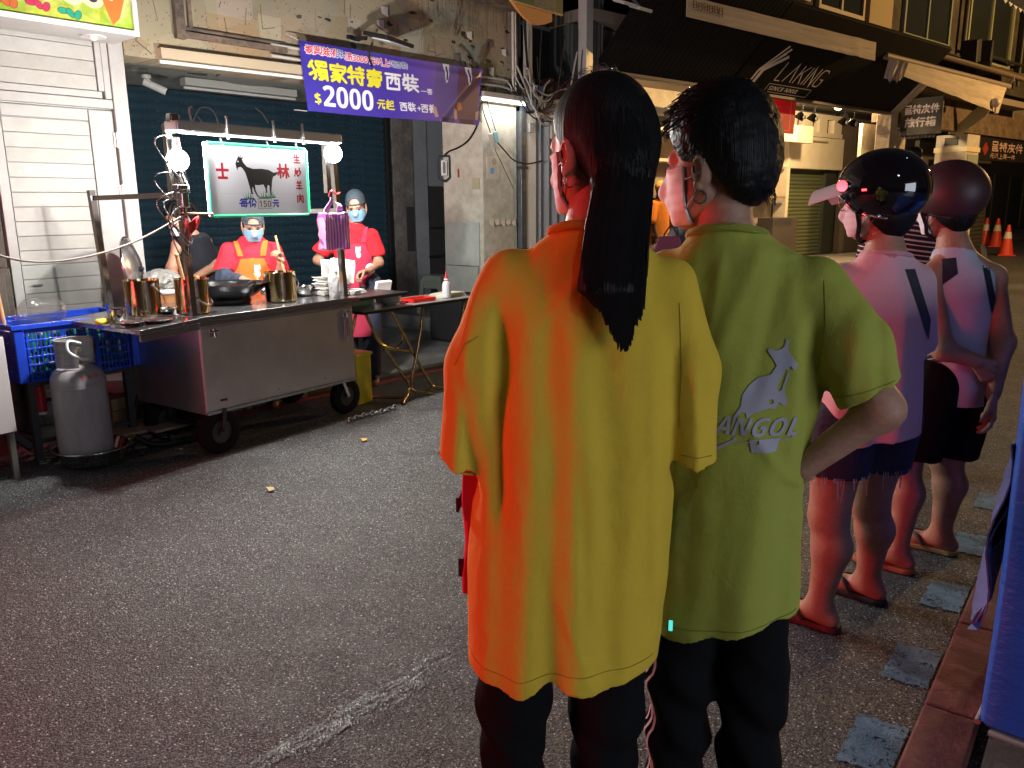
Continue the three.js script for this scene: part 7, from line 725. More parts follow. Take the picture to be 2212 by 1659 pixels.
// ---- short-haired person in the green shirt
{
  const p = [1.534, -0.704], t = person('person with short black hair in lime green T-shirt, hand on hip', p), H = { at: [-0.072, 1.57, 0.0], yaw: -2.02, pitch: 0.1, s: 0.98, cell: 0.004 };
  const J = { l: 0.44, head: [-0.055, 1.54, 0.01], neck: [-0.045, 1.42, 0.025], chest: [0.0, 1.2, 0.02], pelvis: [-0.02, 0.9, 0.02], shL: [-0.16, 1.36, 0], shR: [0.13, 1.35, 0.02], elL: [-0.2, 1.1, -0.04], elR: [0.258, 1.115, 0.06], wrL: [-0.12, 1.0, -0.22], wrR: [0.125, 0.985, 0.05], hpL: [-0.1, 0.85, 0], hpR: [0.06, 0.85, 0], knL: [-0.1, 0.5, 0], knR: [0.055, 0.5, 0.0], anL: [-0.11, 0.09, 0.03], anR: [0.06, 0.09, 0.03], toeL: [-0.18, 0.03, -0.12], toeR: [0.02, 0.03, -0.14] };
  part('body', [bodyGeo(J), headGeo(H), handGeo(J.wrR, [-0.85, -0.55, -0.25], [-0.2, 0.1, -1], [0.25, 0.25, 0.25, 0.3], 0.3, 1), handGeo(J.wrL, [0.3, 0.2, -1], [0.6, -0.4, 0], [0.5, 0.55, 0.6, 0.65], 0.6, -1)], skinM(0.75), t);
  const C0 = col([[0.52, -0.015, 0.03, 0.15, 0.12], [0.7, -0.012, 0.03, 0.15, 0.125], [0.9, -0.016, 0.025, 0.148, 0.12], [1.05, -0.01, 0.02, 0.15, 0.115], [1.22, -0.005, 0.015, 0.168, 0.11], [1.34, -0.01, 0.015, 0.16, 0.09], [1.4, -0.025, 0.02, 0.12, 0.075], [1.44, -0.042, 0.025, 0.077, 0.066], [1.46, -0.045, 0.025, 0.068, 0.06]]), sL = cap([-0.155, 1.35, 0], [-0.215, 1.15, -0.01], 0.06, 0.07), sR = uni(0.03, cap([0.125, 1.34, 0.02], [0.195, 1.23, 0.045], 0.06, 0.068), cap([0.195, 1.23, 0.045], [0.25, 1.12, 0.06], 0.068, 0.055));
  const F1 = ridges([[0.02, 1.42, -0.06, 1.2, 0.02, 0.007], [0.06, 1.4, 0.02, 1.15, 0.018, -0.006], [0.09, 1.3, 0.11, 1.0, 0.02, 0.008], [0.125, 1.25, 0.12, 1.0, 0.014, -0.009], [-0.08, 1.36, -0.09, 0.7, 0.03, -0.008], [0.05, 0.98, 0.02, 0.55, 0.03, 0.009], [0.1, 0.95, 0.09, 0.55, 0.02, -0.008], [-0.03, 0.95, -0.04, 0.5, 0.03, -0.007], [0.0, 1.1, 0.1, 0.97, 0.016, 0.006], [0.2, 1.3, 0.18, 1.1, 0.02, 0.007], [0.235, 1.28, 0.25, 1.1, 0.014, -0.006], [-0.05, 1.4, -0.07, 1.25, 0.012, 0.005]]);
  const shirt = (x, y, z) => { const hem = 0.6 + 0.075 * sst(-0.15, 0.14, x), cut = (x - 0.17) * -0.62 + (y - 1.105) * -1 - 0.0; let d = smin(max(C0(x, y, z), hem - y), min(max(sR(x, y, z), (1.118 - y) * 0.86 + (x - 0.178) * 0.5), max(sL(x, y, z), 1.13 - y)), 0.02); d -= F1(x, y) + 0.005 * fbm(x * 7 + 4, y * 5, z * 7, 3) + 0.0012 * fbm(x * 34, y * 26, z * 34, 2) + 0.004 * (0.5 - abs(fbm(x * 8 - y * 2 + 3, y * 3.6 + x, z * 6 + 5, 2)) * 2.4); return smax(max(d, hem - y), y - 1.442 - 0.3 * (z - 0.02) + 0.02 * x, 0.01); };
  const sm = cloth([0.3, 0.315, 0.045]); const ts = part('tshirt', nets(shirt, [-0.32, 0.55, -0.22], [0.36, 1.5, 0.24], 0.006), sm, t); for (const q of [[[-0.14, 0.63], [0.0, 0.66], [0.13, 0.69]], [[0.135, 1.36], [0.142, 1.28], [0.136, 1.18]], [[0.17, 1.14], [0.22, 1.16], [0.27, 1.18]]]) part('seam', seamOn(shirt, q, 0.25), sm, ts); part('collar', tube([...Array(20)].map((_, i) => { const a = (i / 20) * 2 * PI; return V(-0.044 + 0.074 * cos(a), 1.438 + 0.02 * sin(a), 0.024 + 0.066 * sin(a)); }), 0.008, 60, 8, true), sm, t);
  const tx = canvasTex(700, 760, (x) => { x.fillStyle = '#000'; x.fillRect(0, 0, 700, 760); const S = 0.62, q = (a) => a.map(([u, v]) => [(u - 130) * S, (v - 200) * S]); const roo = [[895, 225], [925, 240], [920, 330], [960, 385], [1020, 460], [1015, 510], [985, 515], [955, 480], [935, 500], [945, 560], [905, 700], [935, 780], [945, 860], [900, 850], [860, 820], [830, 890], [770, 880], [690, 910], [600, 940], [560, 990], [540, 930], [500, 920], [440, 1090], [400, 1110], [430, 960], [490, 870], [500, 760], [560, 670], [640, 600], [720, 575], [770, 560], [820, 480], [790, 430], [720, 340], [740, 315], [800, 340], [860, 320], [885, 290]]; poly(x, q(roo), '#fff'); poly(x, q([[905, 510], [935, 510], [880, 710], [850, 720], [835, 690]]), '#000'); poly(x, q([[760, 800], [800, 795], [815, 830], [775, 845]]), '#000');
    poly(x, q([[150, 1340], [320, 1250], [430, 1190], [460, 1110], [470, 1190], [330, 1280], [150, 1380]]), '#fff'); x.fillStyle = '#fff'; x.font = 'bold 150px sans-serif'; x.save(); x.transform(1, 0, -0.38, 1, 0, 0); x.lineWidth = 26; x.strokeStyle = '#000'; x.strokeText('KANGOL', 190, 588); x.fillText('KANGOL', 190, 588); x.restore(); x.lineWidth = 5; x.strokeStyle = '#fff'; x.beginPath(); x.moveTo(0, 660); x.lineTo(70, 640); x.lineTo(110, 610); x.moveTo(210, 640); x.lineTo(320, 616); x.lineTo(550, 606); x.lineTo(560, 574); x.stroke(); poly(x, q([[590, 1180], [900, 1170], [860, 1300], [620, 1310]]), '#fff'); poly(x, q([[650, 1190], [690, 1185], [690, 1225], [650, 1230]]), '#000'); }, false);
  part('back_print', printOn(shirt, -0.068, 0.142, 1.01, 1.258, 0.24), M([0.3, 0.29, 0.36], 0.6, { alphaMap: tx, alphaTest: 0.5, side: THREE.DoubleSide }), ts);
  part('glowing_tab', box(0.008, 0.022, 0.003, -0.115, 0.662, 0.162), M([0.1, 0.7, 0.6], 0.3, { emissive: C(0.1, 0.8, 0.7), emissiveIntensity: 0.9 }), ts, 'tiny glowing turquoise tab on the shirt');  // shine of the tab is put in as its own emission
  const tr = M([0.005, 0.005, 0.006], 0.9, { specularIntensity: 0.25, bumpMap: weave(6), bumpScale: 0.002 }), leg = (x0, x1, w) => uni(0.04, cap([x0, 0.86, 0.02], [x1, 0.48, 0.01], 0.074, 0.064), cap([x1, 0.48, 0.01], [x1 - 0.004, 0.08, 0.03], 0.062, 0.06)), lf = leg(-0.085, -0.1), rf = leg(0.035, 0.058), Fq = (x, y, z) => 0.006 * sin(y * 48 + x * 50 + z * 22) * sst(0.62, 0.42, y) + 0.005 + 0.009 * fbm(x * 11 + 3, y * 8, z * 11, 3), tf = (x, y, z) => max(smin(smin(lf(x, y, z), rf(x, y, z), 0.018), cap([-0.06, 0.88, 0.02], [0.03, 0.88, 0.02], 0.08, 0.08)(x, y, z), 0.04) - Fq(x, y, z), 0.05 - y);
  const tp = part('trousers', nets(tf, [-0.24, 0.03, -0.16], [0.2, 1.0, 0.18], 0.0095), tr, t);
  part('side_stripe', [-0.017, 0.0, 0.017].map((o) => { const pts = []; for (let i = 0; i <= 46; i++) { const y = 0.08 + i * 0.0115, a = 2.72 + o * 14 + 0.12 * sin(y * 46); const cx = y > 0.48 ? lerp(-0.1, -0.09, (y - 0.48) / 0.38) : -0.102, cz = y > 0.48 ? 0.012 : lerp(0.03, 0.01, y / 0.48); let q = 0.02; for (let k = 0; k < 40; k++) { const d = tf(cx + cos(a) * q, y, cz + sin(a) * q); if (d > 0.0012) break; q += 0.0025; } pts.push([cx + cos(a) * q, y, cz + sin(a) * q, a]); } const pos = [], id = []; pts.forEach(([x, y, z, a], i) => { const tx = -sin(a) * 0.0038, tz = cos(a) * 0.0038; pos.push(x - tx, y, z - tz, x + tx, y, z + tz); if (i) { const b = i * 2; id.push(b - 2, b - 1, b + 1, b - 2, b + 1, b); } }); const g = new THREE.BufferGeometry(); g.setAttribute('position', new THREE.Float32BufferAttribute(pos, 3)); g.setIndex(id); g.computeVertexNormals(); return g; }), M([0.5, 0.5, 0.5], 0.6, { side: THREE.DoubleSide }), tp);
  for (const [x, tx] of [[-0.11, -0.18], [0.06, 0.02]]) part('shoe', nets(uni(0.03, cap([x, 0.05, 0.06], [tx, 0.045, -0.13], 0.045, 0.04), cap([x, 0.08, 0.04], [x, 0.05, -0.04], 0.045, 0.045)), [x - 0.15, 0.0, -0.24], [x + 0.12, 0.16, 0.15], 0.011), M([0.03, 0.03, 0.03], 0.6), t);
  maskPart(H, maskM, t);
  const hp = headPose(H); part('hair', posed(nets((x, y, z) => { const a = ell([0, 0.07, -0.018], [0.094, 0.098, 0.108])(x, y, z), b = ell([0, 0.0, -0.062], [0.082, 0.088, 0.066])(x, y, z), d = smin(a, b, 0.05) - 0.004 * fbm(x * 40, y * 40, z * 40, 3); return max(d, z - 0.088 + 0.55 * max(0, 0.1 - y), -(y - 0.018 + max(0, z) * 0.4 + max(0, -z - 0.012) * 1.6), -(y + 0.088)); }, [-0.13, -0.12, -0.16], [0.13, 0.2, 0.13], 0.0045), H), hairM, t);
  const hs = part('short_strand', wisps(900, 21, t, (q) => { const a = q() * 2 * PI, u = q() * 0.9 + 0.08, v = sqrt(1 - u * u), o = V(cos(a) * v * 0.095, 0.07 + u * 0.098, -0.018 + sin(a) * v * 0.109); const d = V(cos(a) * v * 0.3, u * 0.35 + 0.0, sin(a) * v * 0.3 + 0.5).normalize(), s = V(0.3 * (q() - 0.5), -0.25, 0.3); return [o.applyMatrix4(hp), d.transformDirection(hp), s.transformDirection(hp)]; }, 0.012, 0.001, hairM), hairM, t);
  part('nape_strand', wisps(120, 22, t, (q) => { const a = -PI / 2 + (q() - 0.5) * 1.7, y = -0.078 + 0.05 * q(), o = V(cos(a) * 0.07, y, -0.056 + sin(a) * 0.056); return [o.applyMatrix4(hp), V(cos(a) * 0.3, -0.9, sin(a) * 0.3).normalize().transformDirection(hp), V(0, -0.2, 0)]; }, 0.007, 0.0008, hairM), hairM, t);
  const el = V(0.082, -0.052, -0.004).applyMatrix4(hp), e2 = V(-0.082, -0.052, -0.004).applyMatrix4(hp), ew = el.x < e2.x ? (el.z > e2.z ? el : e2) : e2; for (const e of [ew]) part('earring', new THREE.TorusGeometry(0.012, 0.0017, 8, 28).rotateY(0.4).translate(e.x + 0.003, e.y - 0.006, e.z + 0.004), M([0.04, 0.035, 0.03], 0.2, { metalness: 1 }), t);
}
const helmet = (H, root, mat, trimMat, opt = {}) => { const hp = (g) => posed(g, H); const sh = nets((x, y, z) => { const d = hypot(x / 0.128, (y - 0.045) / 0.128, (z + 0.012) / 0.148) * 0.13 - 0.13, line = -0.035 - 0.02 * sst(0.02, -0.12, z) + 0.075 * sst(0.02, 0.11, z); return smax(d, line - y, 0.006); }, [-0.15, -0.1, -0.18], [0.15, 0.2, 0.16], 0.006); const m = part('helmet', hp(sh), mat, root); const rim = []; for (let i = 0; i <= 48; i++) { const a = (i / 48) * 2 * PI, z0 = -0.012 + 0.149 * sin(a) * 0.985; const y = -0.035 - 0.02 * sst(0.02, -0.12, z0) + 0.075 * sst(0.02, 0.11, z0), k = sqrt(max(0.05, 1 - ((y - 0.045) / 0.128) ** 2)); rim.push(V(0.129 * cos(a) * k, y, -0.012 + 0.149 * sin(a) * k)); } part('helmet_rim', hp(tube(rim.slice(0, 48), 0.0055, 96, 6, true)), trimMat, m); if (opt.visor) { part('visor', hp(sheet(V(-0.1, 0.085, 0.09), V(0.1, 0.085, 0.09), V(0.085, 0.055, 0.215), V(-0.085, 0.055, 0.215), 0.004, 14, 6, (u, v) => -0.05 * ((u - 0.5) * 2) ** 2)), M([0.75, 0.77, 0.8], 0.3, { transmission: 0.45, thickness: 0 }), m); parts('visor_pivot', [-1, 1].map((s) => hp(rot(cyl(0.018, 0.018, 0.012, 0, 0, 0, 20), 0, 0, PI / 2).translate(s * 0.117 + 0.006, 0.058, 0.068))), chrome, m); }
  for (const s of [-1, 1]) part('chin_strap', hp(tube([V(s * 0.112, -0.03, 0.02), V(s * 0.086, -0.07, 0.025), V(s * 0.06, -0.105, 0.04), V(0, -0.125, 0.055)], 0.008, 24, 6)), blackPlastic, m); part('buckle', hp(box(0.016, 0.026, 0.02, -0.078, -0.085, 0.03, 0.004)), opt.buckle || blackPlastic, m); return m; };
const sandal = (root, heel, toe, mat, strap) => { const d = V(toe[0] - heel[0], 0, toe[1] - heel[1]), L = d.length(), a = atan2(d.x, d.z); const s = new THREE.Shape(); s.moveTo(-0.032, -0.03); s.bezierCurveTo(-0.038, 0.06, -0.03, 0.1, -0.046, 0.17); s.bezierCurveTo(-0.05, L * 0.98, 0.03, L + 0.05, 0.046, L * 0.86); s.bezierCurveTo(0.048, 0.14, 0.03, 0.08, 0.034, -0.02); s.bezierCurveTo(0.03, -0.06, -0.03, -0.06, -0.032, -0.03); const g = new THREE.ExtrudeGeometry(s, { depth: 0.014, bevelEnabled: true, bevelSize: 0.003, bevelThickness: 0.003, bevelSegments: 1, curveSegments: 16 }).rotateX(PI / 2).scale(1, 1, 1).translate(0, 0.02, 0).rotateY(a).translate(heel[0], 0, heel[1]); const q = part('sandal', g, mat, root); const P = (x, y, z) => V(x, y, z).applyAxisAngle(V(0, 1, 0), a).add(V(heel[0], 0, heel[1])); for (const k of [-1, 1]) part('strap', tube([P(k * 0.044, 0.025, L * 0.42), P(k * 0.038, 0.062, L * 0.56), P(k * 0.014, 0.066, L * 0.74), P(0, 0.04, L * 0.86)], 0.0075, 18, 6), strap, q); return q; };
// ---- person with black helmet in the pink shirt
{
  const p = [2.841, -0.877], t = person('person in pink T-shirt and frayed shorts with glossy black helmet', p), H = { at: [0.012, 1.5, 0.0], yaw: -1.98, pitch: 0.05, s: 1.0, cell: 0.005 };
  const J = { k: 1.06, head: [0.03, 1.45, 0.0], neck: [0.045, 1.33, 0.02], chest: [0.03, 1.1, 0.01], pelvis: [0.03, 0.78, 0.0], shL: [-0.1, 1.24, 0.05], shR: [0.15, 1.24, -0.06], elL: [-0.13, 1.0, -0.02], elR: [0.16, 0.99, -0.12], wrL: [-0.16, 0.98, -0.24], wrR: [0.02, 0.97, -0.3], hpL: [-0.045, 0.74, 0.06], hpR: [0.09, 0.74, -0.05], knL: [-0.062, 0.42, 0.075], knR: [0.07, 0.42, -0.13], anL: [-0.07, 0.09, 0.09], anR: [0.088, 0.09, -0.2], toeL: [-0.21, 0.03, 0.04], toeR: [-0.045, 0.03, -0.26] };
  part('body', [bodyGeo(J, 0.0105), headGeo(H), handGeo(J.wrL, [-0.5, 0.1, -1], [0.6, -0.4, 0], [0.5, 0.55, 0.6, 0.65], 0.6, -1), handGeo(J.wrR, [-0.6, 0.1, -1], [-0.6, -0.4, 0], [0.5, 0.55, 0.6, 0.65], 0.6, 1)], skinM(0.8), t);
  const C0 = col([[0.66, 0.028, 0.0, 0.19, 0.165], [0.8, 0.022, 0.0, 0.187, 0.165], [1.0, 0.022, 0.0, 0.175, 0.15], [1.16, 0.03, 0.0, 0.17, 0.125], [1.25, 0.035, 0.005, 0.15, 0.095], [1.31, 0.045, 0.01, 0.1, 0.075], [1.35, 0.048, 0.015, 0.072, 0.066]], 0.5), sL = cap([-0.085, 1.235, 0.05], [-0.125, 1.08, 0.02], 0.07, 0.078), sR = cap([0.14, 1.235, -0.05], [0.16, 1.04, -0.09], 0.07, 0.075), F1 = ridges([[-0.03, 1.2, -0.06, 0.8, 0.03, 0.008], [0.05, 1.1, 0.07, 0.7, 0.03, -0.008], [0.12, 1.2, 0.14, 0.7, 0.03, 0.01], [-0.1, 1.1, -0.13, 0.7, 0.024, -0.008], [0.0, 0.95, 0.03, 0.7, 0.02, 0.006], [-0.13, 1.2, -0.15, 1.06, 0.012, 0.008]]);
  const shirt = (x, y, z) => { const hem = 0.69 + 0.04 * sst(-0.1, 0.2, x); let d = smin(max(C0(x, y, z), hem - y), min(max(sL(x, y, z), 1.06 - y), max(sR(x, y, z), 1.0 - y)), 0.03); d -= F1(x, y) + 0.006 * fbm(x * 6 + 9, y * 4, z * 6, 3); return smax(max(d, hem - y), y - 1.33 - 0.25 * z, 0.01); };
  part('tshirt', nets(shirt, [-0.26, 0.6, -0.26], [0.3, 1.4, 0.26], 0.0095), cloth([0.64, 0.4, 0.45]), t); part('collar', tube([...Array(20)].map((_, i) => { const a = (i / 20) * 2 * PI; return V(0.046 + 0.076 * cos(a), 1.328 + 0.016 * sin(a), 0.012 + 0.07 * sin(a)); }), 0.008, 50, 8, true), cloth([0.64, 0.4, 0.45]), t);
  const sh = M([0.022, 0.02, 0.05], 0.85, { bumpMap: weave(12), bumpScale: 0.002 }), lf = cap([-0.045, 0.76, 0.05], [-0.06, 0.5, 0.07], 0.125, 0.104), rf = cap([0.09, 0.76, -0.05], [0.08, 0.5, -0.1], 0.125, 0.1); part('shorts', nets((x, y, z) => max(smin(lf(x, y, z), rf(x, y, z), 0.02), 0.585 - 0.25 * (x + 0.05) * (x > -0.05 ? 0.3 : 0) - y) - 0.003 * fbm(x * 20, y * 20, z * 20, 2), [-0.26, 0.5, -0.27], [0.28, 0.95, 0.25], 0.011), sh, t);
  const r = rng(5); part('frayed_hem', [...Array(110)].map((_, i) => { const L = i % 2, a = r() * 2 * PI, c = L ? [-0.055, 0.065] : [0.083, -0.085], q = 0.112 + 0.004 * r(), l = 0.015 + 0.03 * r() * r() + (r() < 0.08 ? 0.05 : 0), P = V(c[0] + cos(a) * q, 0.595, c[1] + sin(a) * q); return new THREE.TubeGeometry(new THREE.CatmullRomCurve3([P, P.clone().add(V(0.004 * (r() - 0.5), -l * 0.5, 0.004 * (r() - 0.5))), P.clone().add(V(0.01 * (r() - 0.5), -l, 0.008 * (r() - 0.5)))]), 4, 0.0014, 3); }), M([0.5, 0.48, 0.5], 0.8), t);
  sandal(t, [-0.045, 0.095], [-0.215, 0.04], M([0.1, 0.015, 0.02], 0.6), M([0.12, 0.02, 0.03], 0.6)); sandal(t, [0.11, -0.19], [-0.05, -0.26], M([0.012, 0.02, 0.022], 0.6), M([0.02, 0.03, 0.035], 0.6));
  maskPart(H, M([0.55, 0.42, 0.46], 0.75), t); const hm = helmet(H, t, M([0.004, 0.004, 0.006], 0.06, { clearcoat: 1, clearcoatRoughness: 0.03 }), chrome, { visor: true }); part('sticker', posed(rot(box(0.03, 0.014, 0.002, 0, 0, 0), -0.15, 0, 0.1), { at: [0, 0, 0], yaw: 0 }).applyMatrix4(headPose(H).multiply(new THREE.Matrix4().makeTranslation(-0.1, -0.01, -0.095).multiply(new THREE.Matrix4().makeRotationY(-2.3)))), M([0.6, 0.4, 0.4], 0.4), hm);
  part('hair', posed(nets((x, y, z) => max(ell([0, -0.015, -0.036], [0.088, 0.11, 0.086])(x, y, z) - 0.005 * fbm(x * 50, y * 20, z * 50, 2), z - 0.03 + max(0, -y - 0.02) * 0.9, -(y + 0.118)), [-0.11, -0.13, -0.14], [0.11, 0.11, 0.06], 0.006), H), hairM, t);
  part('glasses', [posed(tube([V(-0.082, 0.012, 0.0), V(-0.074, 0.012, 0.06), V(-0.06, 0.01, 0.098)], 0.0022, 12, 6), H), posed(tube([V(0.082, 0.012, 0.0), V(0.074, 0.012, 0.06), V(0.06, 0.01, 0.098)], 0.0022, 12, 6), H), ...[-1, 1].map((s) => posed(new THREE.TorusGeometry(0.024, 0.0022, 6, 24).translate(s * 0.033, 0.004, 0.108), H))], M([0.4, 0.3, 0.12], 0.2, { metalness: 1 }), t);
  part('shoulder_strap', printOn(shirt, 0.1, 0.2, 1.0, 1.29, 0.3, 0.004, 20, 24).applyMatrix4(new THREE.Matrix4()), M([0.022, 0.024, 0.035], 0.7, { alphaMap: canvasTex(128, 256, (x) => { x.fillStyle = '#000'; x.fillRect(0, 0, 128, 256); poly(x, [[10, 0], [46, 0], [128, 150], [128, 210]], '#fff'); }, false), alphaTest: 0.5, side: THREE.DoubleSide }), t);
}
// ---- person with matt helmet in the white vest
{
  const p = [3.605, -0.731], t = person('person in white sleeveless vest and black shorts with dark red matt helmet', p), H = { at: [-0.105, 1.488, 0.0], yaw: -2.2, pitch: 0.1, s: 1.0, cell: 0.006 };
  const J = { k: 1.04, head: [-0.09, 1.44, 0.0], neck: [-0.065, 1.32, 0.02], chest: [-0.04, 1.1, 0.01], pelvis: [-0.02, 0.8, 0.0], shL: [-0.135, 1.22, 0.08], shR: [0.085, 1.22, -0.05], elL: [-0.06, 0.94, 0.17], elR: [0.14, 0.97, 0.08], wrL: [0.06, 0.9, 0.15], wrR: [0.125, 0.77, 0.12], hpL: [-0.09, 0.76, 0.06], hpR: [0.04, 0.76, -0.05], knL: [-0.16, 0.44, 0.1], knR: [-0.01, 0.44, -0.07], anL: [-0.15, 0.09, 0.17], anR: [0.0, 0.09, -0.11], toeL: [-0.29, 0.03, 0.14], toeR: [-0.15, 0.03, -0.15] };
  part('body', [bodyGeo(J, 0.0115), headGeo(H), handGeo(J.wrL, [0.6, -0.7, -0.25], [0, 0.2, -1], [0.5, 0.5, 0.55, 0.6], 0.4, -1, 0.92), handGeo(J.wrR, [0.1, -1, 0.05], [-1, 0, 0], [0.35, 0.4, 0.45, 0.5], 0.4, 1)], skinM(0.72), t);
  const C0 = col([[0.68, -0.02, 0.0, 0.13, 0.12], [0.8, -0.02, 0.0, 0.14, 0.13], [0.95, -0.025, 0.0, 0.142, 0.125], [1.12, -0.035, 0.005, 0.15, 0.115], [1.22, -0.04, 0.01, 0.135, 0.088], [1.29, -0.06, 0.015, 0.085, 0.07], [1.33, -0.064, 0.018, 0.07, 0.066]], 0.35), ho = [cap([-0.17, 1.2, 0.12], [-0.2, 1.1, 0.16], 0.05, 0.05)], shirt = (x, y, z) => { let d = C0(x, y, z) - 0.006 * fbm(x * 8 + 2, y * 5, z * 8, 3) - 0.005 * sin((x + y * 0.4) * 40) * sst(1.0, 0.8, y); d = smax(d, -ho[0](x, y, z), 0.02); return smax(d, y - 1.31 - 0.3 * z, 0.01); };
  part('vest', nets(shirt, [-0.24, 0.7, -0.22], [0.2, 1.36, 0.22], 0.0095), cloth([0.44, 0.43, 0.5]), t); const navy = M([0.012, 0.016, 0.03], 0.85, { alphaTest: 0.5, side: THREE.DoubleSide, alphaMap: canvasTex(256, 256, (x) => { x.fillStyle = '#000'; x.fillRect(0, 0, 256, 256); poly(x, [[0, 20], [112, 8], [124, 60], [70, 104], [0, 176]], '#fff'); poly(x, [[190, 0], [210, 0], [256, 150], [256, 200], [246, 190]], '#fff'); }, false) }); part('dark_yoke', printOn(shirt, -0.17, 0.1, 1.0, 1.3, 0.3, 0.003, 24, 30), navy, t);
  part('leaf_print', printOn(shirt, -0.165, -0.07, 0.78, 1.02, 0.3, 0.003, 14, 24), M([1, 1, 1], 0.8, { side: THREE.DoubleSide, map: canvasTex(128, 256, (x) => { x.fillStyle = '#1c1d24'; x.fillRect(0, 0, 128, 256); x.strokeStyle = '#a8a8b4'; x.lineWidth = 5; for (let i = 0; i < 12; i++) { x.beginPath(); x.moveTo(10 + i * 3, 240 - i * 22); x.quadraticCurveTo(60, 200 - i * 20, 128, 200 - i * 24); x.stroke(); } poly(x, [[0, 256], [60, 256], [128, 150], [128, 190], [80, 256]], '#b9b8c4'); }) }), t);
  const lf = cap([-0.085, 0.78, 0.055], [-0.14, 0.42, 0.09], 0.12, 0.105), rf = cap([0.035, 0.78, -0.045], [0.0, 0.42, -0.07], 0.12, 0.105); part('shorts', nets((x, y, z) => max(smin(lf(x, y, z), rf(x, y, z), 0.02) - 0.008 * fbm(x * 9, y * 6, z * 9, 3), 0.465 - 0.1 * x - y), [-0.28, 0.4, -0.22], [0.18, 0.94, 0.24], 0.012), M([0.005, 0.005, 0.006], 0.9, { specularIntensity: 0.25, bumpMap: weave(8), bumpScale: 0.002 }), t);
  sandal(t, [-0.13, 0.18], [-0.3, 0.135], M([0.3, 0.12, 0.06], 0.6), M([0.4, 0.3, 0.05], 0.6)); sandal(t, [0.025, -0.105], [-0.16, -0.155], M([0.28, 0.2, 0.08], 0.6), M([0.03, 0.04, 0.045], 0.6));
  maskPart(H, maskM, t); helmet(H, t, M([0.038, 0.011, 0.015], 0.5), M([0.02, 0.02, 0.02], 0.5), { buckle: redP }); part('hair', posed(nets((x, y, z) => max(ell([0, -0.015, -0.034], [0.085, 0.105, 0.084])(x, y, z) - 0.005 * fbm(x * 50, y * 20, z * 50, 2), z - 0.02 + max(0, -y - 0.02) * 0.9, -(y + 0.108)), [-0.11, -0.13, -0.14], [0.11, 0.11, 0.06], 0.007), H), hairM, t);
}
